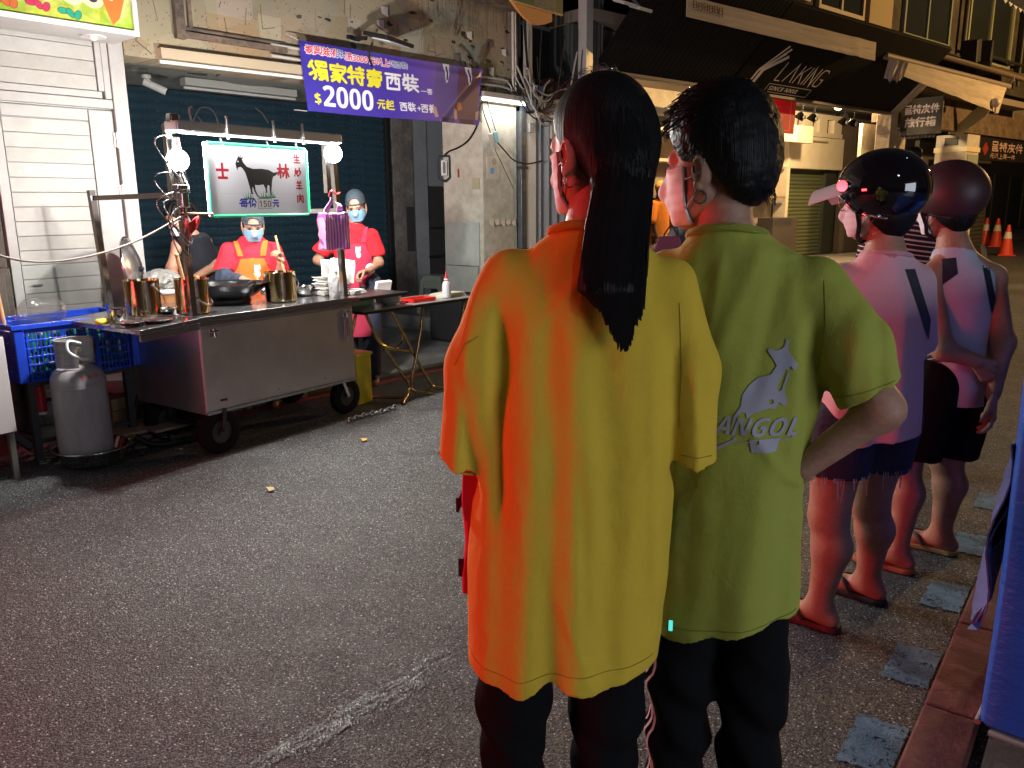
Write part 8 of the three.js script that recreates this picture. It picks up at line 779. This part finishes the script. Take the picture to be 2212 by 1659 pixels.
// ---- cook: front view, bent arms
function cook(label, p, o) {
  const t = person(label, p), H = o.H, J = o.J; part('body', [bodyGeo(J, 0.0125), headGeo(H), ...o.hands], skinM(0.72), t);
  for (const s of [-1, 1]) part('eye', posed(ball(0.011, s * 0.032, 0.004, 0.083, 12, 8), H), M([0.02, 0.015, 0.015], 0.25), t);
  const sh = o.shirt; const shirtF = (x, y, z) => { let d = sh.body(x, y, z); for (const [f, cut] of sh.sleeves) d = smin(d, max(f(x, y, z), cut(x, y, z)), 0.03); d -= 0.008 * fbm(x * 9 + 7, y * 6, z * 9, 3) + 0.005 * sin(x * 40 + y * 22) * 0.5; return smax(d, y - sh.top - 0.1 * z, 0.012); };
  part('tshirt', nets(shirtF, [-0.5, 0.55, -0.25], [0.45, sh.top + 0.06, 0.3], 0.0105), cloth(o.shirtColor), t); const ap = o.apron, am = cloth(o.apronColor);
  const apron = part('apron', nets((x, y, z) => { const X = x - ap.x - (y - 1) * (ap.lean || 0), w = y > ap.top - 0.02 ? 0 : lerp(0.2, 0.085, sst(ap.top - 0.3, ap.top, y)); let d = max(shirtF(x, min(max(y, 0.7), 1.5), z) - 0.013 - 0.004 * sin(X * 40) * sst(1.05, 0.8, y), abs(X) - w, y - ap.top, 0.42 - y, -z + 0.01); return d; }, [-0.4, 0.4, -0.05], [0.4, ap.top + 0.05, 0.3], 0.0105), am, t);
  for (const s of [-1, 1]) part('apron_strap', (() => { const x0 = ap.x + s * 0.078, x1 = ap.x + s * 0.1, top = sh.top - 0.035, pts = []; for (let i = 0; i <= 10; i++) { const y = lerp(ap.top - 0.01, top, i / 10), x = lerp(x0, x1, i / 10); let z = 0.3; for (let k = 0; k < 60; k++) { const d = shirtF(x, y, z) - 0.006; if (d < 5e-4) break; z -= min(d * 0.7, 0.02); } pts.push([x, y, max(z, -0.04)]); } const pos = [], id = []; pts.forEach(([x, y, z], i) => { pos.push(x - 0.022, y, z, x + 0.022, y, z); if (i) { const b = i * 2; id.push(b - 2, b - 1, b + 1, b - 2, b + 1, b); } }); const g = new THREE.BufferGeometry(); g.setAttribute('position', new THREE.Float32BufferAttribute(pos, 3)); g.setIndex(id); g.computeVertexNormals(); return g; })(), am, apron);
  const cat = canvasTex(128, 160, (x) => { x.fillStyle = '#000'; x.fillRect(0, 0, 128, 160); x.fillStyle = '#fff'; x.beginPath(); x.ellipse(64, 44, 40, 34, 0, 0, 7); x.fill(); poly(x, [[28, 30], [30, 2], [56, 18]], '#fff'); poly(x, [[100, 30], [98, 2], [72, 18]], '#fff'); x.beginPath(); x.ellipse(66, 112, 34, 42, 0, 0, 7); x.fill(); poly(x, [[24, 70], [40, 60], [50, 90], [34, 100]], '#fff'); x.strokeStyle = '#000'; x.lineWidth = 5; for (const q of [[44, 40], [84, 40]]) { x.beginPath(); x.arc(q[0], q[1], 7, 3.3, 6.1); x.stroke(); } x.beginPath(); x.moveTo(56, 56); x.lineTo(64, 60); x.lineTo(74, 55); x.stroke(); x.beginPath(); x.moveTo(36, 78); x.lineTo(94, 78); x.stroke(); x.beginPath(); x.arc(66, 116, 14, 0, 7); x.stroke(); }, false);
  const af = (x, y, z) => shirtF(x, min(max(y, 0.7), 1.5), z) - 0.013; part('cat_print', printOn(af, o.cat[0] - 0.036, o.cat[0] + 0.036, o.cat[1] - 0.05, o.cat[1] + 0.05, 0.35, 0.0045, 12, 14), M([0.7, 0.66, 0.64], 0.7, { alphaMap: cat, alphaTest: 0.5, side: THREE.DoubleSide }), apron);
  const tr = M([0.02, 0.025, 0.05], 0.85); part('trousers', nets(uni(0.03, cap([J.hpL[0], 0.86, 0], [J.knL[0], 0.1, 0.0], 0.105, 0.068), cap([J.hpR[0], 0.86, 0], [J.knR[0], 0.1, 0.0], 0.105, 0.068)), [J.hpL[0] - 0.2, 0.06, -0.2], [J.hpR[0] + 0.2, 1.0, 0.2], 0.015), tr, t);
  maskPart(H, blueMask, t, true, 0.016); const hm = M([0.025, 0.04, 0.055], 0.8, { bumpMap: weave(10), bumpScale: 0.0015 });
  const capG = part('cap', posed(nets((x, y, z) => { const d = ell([0, 0.05, -0.012], [0.085, 0.1, 0.105])(x, y, z), op = hypot(x / 0.042, (y - 0.056) / 0.034) - 1; return max(d, 0.042 - y, z > 0 ? -op * 0.03 : -1); }, [-0.11, -0.02, -0.14], [0.11, 0.17, 0.12], 0.0055), H), hm, t); part('cap_band', posed(tube([V(-0.082, 0.044, 0.03), V(-0.052, 0.042, 0.08), V(0, 0.042, 0.097), V(0.052, 0.042, 0.08), V(0.082, 0.044, 0.03)], 0.007, 30, 6), H), hm, capG); part('cap_brim', posed(sheet(V(-0.07, 0.03, -0.09), V(0.07, 0.03, -0.09), V(0.06, 0.0, -0.17), V(-0.06, 0.0, -0.17), 0.005, 8, 3, (u) => -0.02 * ((u - 0.5) * 2) ** 2), H), hm, capG);
  part('hair', posed(nets((x, y, z) => max(ell([0, 0.01, -0.03], [0.086, 0.1, 0.085])(x, y, z), z - (o.longHair ? 0.035 : 0.01), -(y + (o.longHair ? 0.09 : 0.05)), y - 0.04), [-0.11, -0.12, -0.13], [0.11, 0.08, 0.06], 0.006), H), hairM, t);
  for (const s of [-1, 1]) part('shoe', nets(cap([(s < 0 ? J.knL : J.knR)[0], 0.05, -0.06], [(s < 0 ? J.knL : J.knR)[0], 0.045, 0.1], 0.045, 0.04), [(s < 0 ? J.knL : J.knR)[0] - 0.08, -0.01, -0.14], [(s < 0 ? J.knL : J.knR)[0] + 0.08, 0.12, 0.17], 0.012), blackPlastic, t); return t;
}
{
  const J = { l: 0.75, head: [0.066, 1.35, 0.05], neck: [0.055, 1.25, 0.0], chest: [0.045, 1.04, -0.02], pelvis: [0.03, 0.82, -0.03], shL: [-0.12, 1.2, 0.0], shR: [0.205, 1.19, 0.0], elL: [-0.165, 1.0, 0.04], elR: [0.235, 1.0, 0.06], wrL: [-0.035, 1.0, 0.22], wrR: [0.245, 1.1, 0.13], hpL: [-0.06, 0.8, -0.03], hpR: [0.12, 0.8, -0.03], knL: [-0.06, 0.45, 0], knR: [0.12, 0.45, 0], anL: [-0.06, 0.09, 0], anR: [0.12, 0.09, 0], toeL: [-0.07, 0.03, 0.14], toeR: [0.13, 0.03, 0.14] };
  const t = cook('person in red T-shirt and orange apron stirring the wok behind the goat sign', [3.3, -5.5], { H: { at: [0.068, 1.382, 0.055], yaw: 0.05, pitch: 0.42, s: 0.94 }, J, hands: [handGeo(J.wrL, [0.75, -0.25, 0.5], [0.2, -1, 0.1], [0.45, 0.5, 0.55, 0.6], 0.7, 1), handGeo(J.wrR, [-0.1, 0.7, 0.35], [-0.7, 0, 0.7], [0.75, 0.8, 0.85, 0.9], 0.8, -1)], shirtColor: [0.5, 0.012, 0.03], apronColor: [0.6, 0.11, 0.012], longHair: true, cat: [0.075, 1.045], apron: { x: 0.045, top: 1.165 },
    shirt: { top: 1.3, body: col([[0.6, 0.035, -0.02, 0.165, 0.125], [0.85, 0.04, -0.02, 0.165, 0.125], [1.05, 0.045, -0.015, 0.165, 0.12], [1.17, 0.048, -0.005, 0.165, 0.1], [1.24, 0.05, 0.0, 0.13, 0.08], [1.3, 0.056, 0.0, 0.075, 0.066], [1.33, 0.056, 0.0, 0.07, 0.06]]), sleeves: [[cap([-0.11, 1.19, 0.0], [-0.16, 1.05, 0.02], 0.07, 0.075), (x, y) => 1.06 - y], [cap([0.2, 1.185, 0], [0.24, 1.05, 0.03], 0.068, 0.072), (x, y) => 1.03 - y]] } });
  const g = cap([-0.162, 1.07, 0.03], [-0.16, 0.99, 0.05], 0.062, 0.06), g2 = cap([-0.16, 0.99, 0.05], [-0.05, 0.995, 0.2], 0.058, 0.04); part('sleeve_guard', nets((x, y, z) => max(smin(g(x, y, z), g2(x, y, z), 0.03) - 0.006 * fbm(x * 14, y * 14, z * 14, 2) - 0.003 * sin((x + z) * 70), y - 1.075), [-0.26, 0.9, -0.06], [0.02, 1.12, 0.28], 0.009), cloth([0.022, 0.035, 0.06]), t);
  const sp = thing('wooden_spatula', 'long wooden spatula held upright by the cook in the orange apron', 'spatula', [3.3, 0, -5.5], facing([3.3, -5.5])); part('spatula_handle', bar([0.222, 1.3, 0.1], [0.272, 0.98, 0.22], 0.009, 12), wood, sp); part('spatula_blade', sqbar([0.27, 1.0, 0.215], [0.288, 0.9, 0.255], 0.035, 0.008), steel, sp);
  const sp2 = thing('wok_scoop', 'wooden scoop handle dipping into the wok below the cook\'s other hand', 'scoop', [3.3, 0, -5.5], facing([3.3, -5.5])); part('scoop_handle', bar([0.05, 1.04, 0.26], [0.1, 0.93, 0.34], 0.008, 10), wood, sp2); part('scoop_bowl', ball(0.03, 0.105, 0.92, 0.35, 14, 10).scale(1, 1, 1), steel, sp2);
}
{
  const J = { l: 0.75, head: [-0.066, 1.46, 0.03], neck: [-0.085, 1.33, 0.0], chest: [-0.1, 1.1, -0.02], pelvis: [-0.08, 0.82, -0.03], shL: [-0.275, 1.26, 0.0], shR: [0.06, 1.27, 0.0], elL: [-0.4, 1.07, 0.0], elR: [0.105, 1.04, 0.02], wrL: [-0.29, 1.01, 0.16], wrR: [0.01, 0.985, 0.17], hpL: [-0.18, 0.8, -0.03], hpR: [0.02, 0.8, -0.03], knL: [-0.18, 0.45, 0], knR: [0.02, 0.45, 0], anL: [-0.18, 0.09, 0], anR: [0.02, 0.09, 0], toeL: [-0.19, 0.03, 0.14], toeR: [0.03, 0.03, 0.14] };
  const t = cook('person in red T-shirt and dark red apron packing paper bags beside the pole', [4.4, -5.45], { H: { at: [-0.062, 1.505, 0.035], yaw: -0.12, pitch: 0.28, s: 0.96, tilt: 0.08 }, J, hands: [handGeo(J.wrL, [0.75, -0.5, 0.3], [0.2, -0.6, 0.5], [0.45, 0.5, 0.55, 0.6], 0.7, 1), handGeo(J.wrR, [-0.75, -0.3, 0.3], [-0.2, -0.6, 0.5], [0.55, 0.6, 0.65, 0.7], 0.7, -1)], shirtColor: [0.55, 0.008, 0.018], apronColor: [0.34, 0.02, 0.055], cat: [-0.062, 1.135], apron: { x: -0.095, top: 1.225, lean: 0.08 },
    shirt: { top: 1.375, body: col([[0.6, -0.085, -0.02, 0.155, 0.12], [0.85, -0.09, -0.02, 0.155, 0.12], [1.1, -0.1, -0.015, 0.16, 0.115], [1.24, -0.1, -0.005, 0.165, 0.095], [1.31, -0.095, 0.0, 0.125, 0.078], [1.37, -0.086, 0.0, 0.072, 0.064], [1.4, -0.086, 0.0, 0.068, 0.06]]), sleeves: [[cap([-0.265, 1.255, 0.0], [-0.37, 1.14, 0.0], 0.068, 0.075), (x, y) => (1.13 - y) * 0.8 - (x + 0.39) * 0.5], [cap([0.05, 1.26, 0], [0.095, 1.12, 0.0], 0.068, 0.072), (x, y) => 1.1 - y]] } });
  part('wristband', new THREE.TorusGeometry(0.032, 0.012, 8, 24).scale(1, 1, 1.4).rotateY(0.6).translate(0.03, 1.0, 0.13), maskM, t);
}
// ---- woman in dark sleeveless top bending over the pot
{
  const p = [3.05, -6.1], t = person('person with dark tied hair in a dark sleeveless top bending over the stock pot', p), H = { at: [0.055, 1.42, 0.06], yaw: -0.7, pitch: 0.85, s: 0.96, cell: 0.006 };
  const J = { l: 0.75, head: [0.07, 1.39, 0.03], neck: [0.13, 1.3, -0.02], chest: [0.18, 1.12, -0.06], pelvis: [0.27, 0.82, -0.1], shL: [0.03, 1.24, 0.02], shR: [0.24, 1.25, -0.05], elL: [-0.03, 1.06, 0.1], elR: [0.285, 1.06, 0.05], wrL: [0.0, 0.98, 0.28], wrR: [0.12, 0.985, 0.22], hpL: [0.2, 0.8, -0.1], hpR: [0.34, 0.8, -0.1], knL: [0.2, 0.45, -0.08], knR: [0.34, 0.45, -0.08], anL: [0.2, 0.09, -0.1], anR: [0.34, 0.09, -0.1], toeL: [0.17, 0.03, 0.05], toeR: [0.34, 0.03, 0.05] };
  part('body', [bodyGeo(J, 0.0135), headGeo(H), handGeo(J.wrL, [0.1, -0.5, 0.8], [0, -1, 0], undefined, 0.5, 1), handGeo(J.wrR, [-0.6, -0.3, 0.5], [0, -1, 0], undefined, 0.5, -1)], skinM(0.95), t);
  const b = uni(0.05, cap([0.14, 1.27, -0.02], [0.18, 1.12, -0.05], 0.095, 0.145), cap([0.18, 1.12, -0.05], [0.27, 0.75, -0.1], 0.145, 0.16), cap([0.06, 1.25, 0.02], [0.22, 1.26, -0.05], 0.055, 0.05)), dark = cloth([0.012, 0.014, 0.022]); part('sleeveless_top', nets((x, y, z) => max(b(x, y, z) - 0.006 * fbm(x * 9, y * 6, z * 9, 3), y - 1.31 + 0.2 * z), [-0.06, 0.62, -0.32], [0.5, 1.36, 0.16], 0.0125), dark, t);
  part('trousers', nets(uni(0.03, cap([0.2, 0.8, -0.1], [0.2, 0.1, -0.09], 0.11, 0.07), cap([0.34, 0.8, -0.1], [0.34, 0.1, -0.09], 0.11, 0.07)), [0.05, 0.05, -0.25], [0.5, 0.95, 0.08], 0.016), M([0.02, 0.022, 0.03], 0.85), t); part('hair', [posed(nets((x, y, z) => max(ell([0, 0.045, -0.022], [0.087, 0.1, 0.105])(x, y, z) - 0.003 * sin(x * 200), z - 0.05, -(y + 0.06)), [-0.11, -0.09, -0.15], [0.11, 0.16, 0.1], 0.006), H), posed(tube([V(0, 0.05, -0.12), V(0.02, 0.0, -0.17), V(0.03, -0.08, -0.17), V(0.03, -0.16, -0.14)], 0.028, 20, 8), H)], hairM, t); maskPart(H, maskM, t);
}
// ---- person behind the helmets, striped shirt
{
  const p = [4.75, -1.12], t = person('person in a dark striped shirt, mostly hidden behind the two helmets', p), H = { at: [-0.215, 1.61, 0], yaw: -2.0, s: 0.98, cell: 0.007 };
  const J = { l: 0.75, head: [-0.2, 1.57, 0], neck: [-0.18, 1.44, 0.02], chest: [-0.16, 1.2, 0], pelvis: [-0.15, 0.9, 0], shL: [-0.32, 1.38, 0.04], shR: [-0.06, 1.36, -0.04], elL: [-0.36, 1.1, 0], elR: [-0.04, 1.1, -0.06], wrL: [-0.34, 1.0, -0.2], wrR: [-0.14, 1.0, -0.24], hpL: [-0.22, 0.85, 0], hpR: [-0.08, 0.85, 0], knL: [-0.22, 0.48, 0], knR: [-0.08, 0.48, 0], anL: [-0.22, 0.09, 0], anR: [-0.08, 0.09, 0], toeL: [-0.32, 0.03, -0.08], toeR: [-0.18, 0.03, -0.1] };
  part('body', [bodyGeo(J, 0.015), headGeo(H), handGeo(J.wrL, [0, -0.4, -1], [1, 0, 0], undefined, 0.5, -1), handGeo(J.wrR, [0, -0.4, -1], [-1, 0, 0], undefined, 0.5, 1)], skinM(1), t);
  const st = canvasTex(64, 64, (x) => { x.fillStyle = '#1c0c12'; x.fillRect(0, 0, 64, 64); x.fillStyle = '#c9a8a8'; x.fillRect(0, 10, 64, 12); x.fillRect(0, 42, 64, 8); }); const C0 = col([[0.75, -0.15, 0, 0.16, 0.13], [1.0, -0.155, 0, 0.16, 0.13], [1.3, -0.17, 0, 0.17, 0.11], [1.4, -0.18, 0.01, 0.13, 0.085], [1.47, -0.18, 0.015, 0.07, 0.065]], 0.2), g = nets((x, y, z) => max(uni(0.03, C0, cap([-0.31, 1.37, 0.03], [-0.35, 1.14, 0.01], 0.07, 0.065), cap([-0.07, 1.36, -0.03], [-0.04, 1.14, -0.05], 0.07, 0.065))(x, y, z), y - 1.455), [-0.5, 0.72, -0.2], [0.12, 1.5, 0.2], 0.015), uv = g.attributes.uv, q = g.attributes.position; for (let i = 0; i < uv.count; i++) uv.setXY(i, q.getX(i) * 10, q.getY(i) * 20 + q.getX(i) * 3);
  st.wrapS = st.wrapT = THREE.RepeatWrapping; part('striped_shirt', g, M([0.9, 0.9, 0.9], 0.9, { map: st }), t); part('hair', posed(nets((x, y, z) => max(smin(ell([0, 0.05, -0.02], [0.09, 0.1, 0.108])(x, y, z), ell([0, 0.15, -0.05], [0.04, 0.03, 0.045])(x, y, z), 0.03) - 0.006 * fbm(x * 30, y * 30, z * 30, 2), z - 0.055, -(y + 0.06)), [-0.12, -0.09, -0.16], [0.12, 0.2, 0.1], 0.007), H), hairM, t); part('trousers', nets(uni(0.03, cap([-0.22, 0.85, 0], [-0.22, 0.1, 0], 0.11, 0.07), cap([-0.08, 0.85, 0], [-0.08, 0.1, 0], 0.11, 0.07)), [-0.36, 0.05, -0.15], [0.06, 1.0, 0.15], 0.018), M([0.02, 0.02, 0.025], 0.85), t); maskPart(H, maskM, t);
}
// ---- rider on a scooter and a mannequin by the clothes shop
{
  const p = [8.6, -4.95], sc = thing('scooter', 'dark scooter parked before the clothes shop between the two front heads', 'scooter', [p[0], 0, p[1]], facing(p)), bm = M([0.05, 0.05, 0.06], 0.2, { clearcoat: 1 });
  for (const x of [-0.45, 0.75]) { const w = part('wheel', new THREE.TorusGeometry(0.19, 0.05, 10, 32).translate(x, 0.24, 0), rubber, sc); part('rim', rot(cyl(0.14, 0.14, 0.05, 0, -0.025, 0, 20), PI / 2, 0, 0).translate(x, 0.24, 0), steelDull, w); } part('scooter_body', nets(uni(0.08, cap([0.3, 0.5, 0], [0.85, 0.62, 0], 0.14, 0.1), cap([-0.15, 0.28, 0], [0.4, 0.3, 0], 0.1, 0.12), cap([-0.3, 0.4, 0], [-0.25, 0.85, 0], 0.1, 0.07)), [-0.5, 0.1, -0.25], [1.05, 1.0, 0.25], 0.025), bm, sc); part('seat', nets(cap([0.2, 0.72, 0], [0.75, 0.76, 0], 0.1, 0.08), [0.05, 0.6, -0.15], [0.9, 0.9, 0.15], 0.025), rubber, sc); part('handlebar', [bar([-0.27, 0.98, -0.32], [-0.27, 0.98, 0.32], 0.016), bar([-0.3, 0.4, 0], [-0.26, 0.98, 0], 0.03)], darkMetal, sc);
  const t = person('person in a grey T-shirt seated on a scooter, seen between the two front heads', p), H = { at: [0.1, 1.52, 0], yaw: -1.2, s: 0.98, cell: 0.01 }, J = { head: [0.12, 1.48, 0], neck: [0.17, 1.34, 0], chest: [0.22, 1.14, 0], pelvis: [0.32, 0.88, 0], shL: [0.12, 1.27, 0.16], shR: [0.14, 1.27, -0.16], elL: [-0.02, 1.08, 0.24], elR: [-0.02, 1.08, -0.22], wrL: [-0.2, 1.0, 0.28], wrR: [-0.2, 1.0, -0.28], hpL: [0.3, 0.86, 0.09], hpR: [0.3, 0.86, -0.09], knL: [-0.08, 0.78, 0.13], knR: [-0.08, 0.78, -0.12], anL: [-0.02, 0.44, 0.13], anR: [-0.02, 0.44, -0.12], toeL: [-0.16, 0.38, 0.14], toeR: [-0.16, 0.38, -0.13] };
  const L = [[J.hpL, J.knL, 0.085, 0.06], [J.knL, J.anL, 0.055, 0.04], [J.anL, J.toeL, 0.035, 0.028], [J.hpR, J.knR, 0.085, 0.06], [J.knR, J.anR, 0.055, 0.04], [J.anR, J.toeR, 0.035, 0.028]].map((a) => cap(...a)), bf = bodyField({ ...J, knL: 0, knR: 0 }); part('body', [nets(uni(0.03, bf, ...L), [-0.4, 0.3, -0.45], [0.55, 1.6, 0.45], 0.02), headGeo(H), handGeo(J.wrL, [-0.6, -0.3, 0.4], [0, -1, 0], undefined, 0.5, -1), handGeo(J.wrR, [-0.6, -0.3, -0.4], [0, -1, 0], undefined, 0.5, 1)], skinM(0.95), t);
  part('tshirt', nets(uni(0.05, cap([0.18, 1.3, 0], [0.22, 1.12, 0], 0.1, 0.155), cap([0.22, 1.12, 0], [0.31, 0.86, 0], 0.155, 0.15), cap([0.13, 1.26, 0.14], [0.02, 1.12, 0.22], 0.065, 0.07), cap([0.13, 1.26, -0.14], [0.02, 1.12, -0.2], 0.065, 0.07)), [-0.1, 0.68, -0.34], [0.52, 1.38, 0.36], 0.016), cloth([0.22, 0.23, 0.24]), t); part('trousers', nets(uni(0.03, cap(J.hpL, J.knL, 0.105, 0.075), cap(J.knL, J.anL, 0.07, 0.055), cap(J.hpR, J.knR, 0.105, 0.075), cap(J.knR, J.anR, 0.07, 0.055)), [-0.2, 0.34, -0.3], [0.5, 1.0, 0.3], 0.02), M([0.02, 0.02, 0.025], 0.85), t); part('hair', posed(nets((x, y, z) => max(ell([0, 0.05, -0.02], [0.088, 0.1, 0.106])(x, y, z), z - 0.05, -(y + 0.06)), [-0.12, -0.09, -0.16], [0.12, 0.17, 0.1], 0.01), H), hairM, t);
  const hb = thing('handbag', 'shiny maroon handbag resting in front of the seated rider', 'handbag', [p[0], 0, p[1]], facing(p)); part('bag', nets((x, y, z) => max(abs(x + 0.02) - 0.14 + (y - 1) * 0.3, abs(z - 0.3) - 0.06, abs(y - 1.04) - 0.09) - 0.02, [-0.25, 0.88, 0.18], [0.25, 1.2, 0.42], 0.015), M([0.14, 0.03, 0.07], 0.25), hb); part('strap', tube([V(-0.1, 1.12, 0.3), V(0.0, 1.26, 0.3), V(0.09, 1.12, 0.3)], 0.01, 16, 6), blackPlastic, hb);
  const mb = bthing('mannequin', 'shop mannequin in an orange T-shirt and orange cap', 'mannequin'), o = [3.85, -1.9], X = (a) => [a[0] + o[0], a[1], a[2] + o[1]]; const mf = uni(0.05, ...[[[0, 1.74, 0], [0, 1.58, 0], 0.09, 0.05], [[0, 1.58, 0], [0, 1.2, 0], 0.1, 0.12], [[0, 1.2, 0], [0, 0.95, 0], 0.11, 0.13], [[-0.16, 1.5, 0], [0.16, 1.5, 0], 0.055, 0.055], [[-0.2, 1.5, 0], [-0.24, 1.2, 0.04], 0.05, 0.038], [[-0.24, 1.2, 0.04], [-0.2, 0.95, 0.1], 0.038, 0.028], [[0.2, 1.5, 0], [0.25, 1.2, 0.04], 0.05, 0.038], [[0.25, 1.2, 0.04], [0.22, 0.95, 0.1], 0.038, 0.028], [[-0.08, 0.95, 0], [-0.09, 0.33, 0], 0.095, 0.045], [[0.08, 0.95, 0], [0.1, 0.33, 0], 0.095, 0.045]].map(([a, b, c, d]) => cap(X(a), X(b), c, d))); part('figure', nets(mf, [o[0] - 0.4, 0.27, o[1] - 0.25], [o[0] + 0.4, 1.88, o[1] + 0.25], 0.02), M([0.06, 0.035, 0.025], 0.35), mb); part('tshirt', nets(uni(0.04, cap(X([0, 1.5, 0]), X([0, 0.92, 0]), 0.14, 0.17), cap(X([-0.17, 1.5, 0]), X([-0.25, 1.24, 0.03]), 0.075, 0.075), cap(X([0.17, 1.5, 0]), X([0.26, 1.24, 0.03]), 0.075, 0.075)), [o[0] - 0.45, 0.7, o[1] - 0.25], [o[0] + 0.45, 1.7, o[1] + 0.25], 0.02), cloth([0.62, 0.2, 0.02]), mb); part('cap', [ball(0.105, o[0], 1.8, o[1], 20, 10), rot(box(0.16, 0.012, 0.12, 0, 0, 0.06, 0.005), 0.2, -0.6, 0).translate(o[0] - 0.05, 1.82, o[1] + 0.08)], M([0.6, 0.3, 0.04], 0.7), mb);
}
renderer.render(scene, camera);
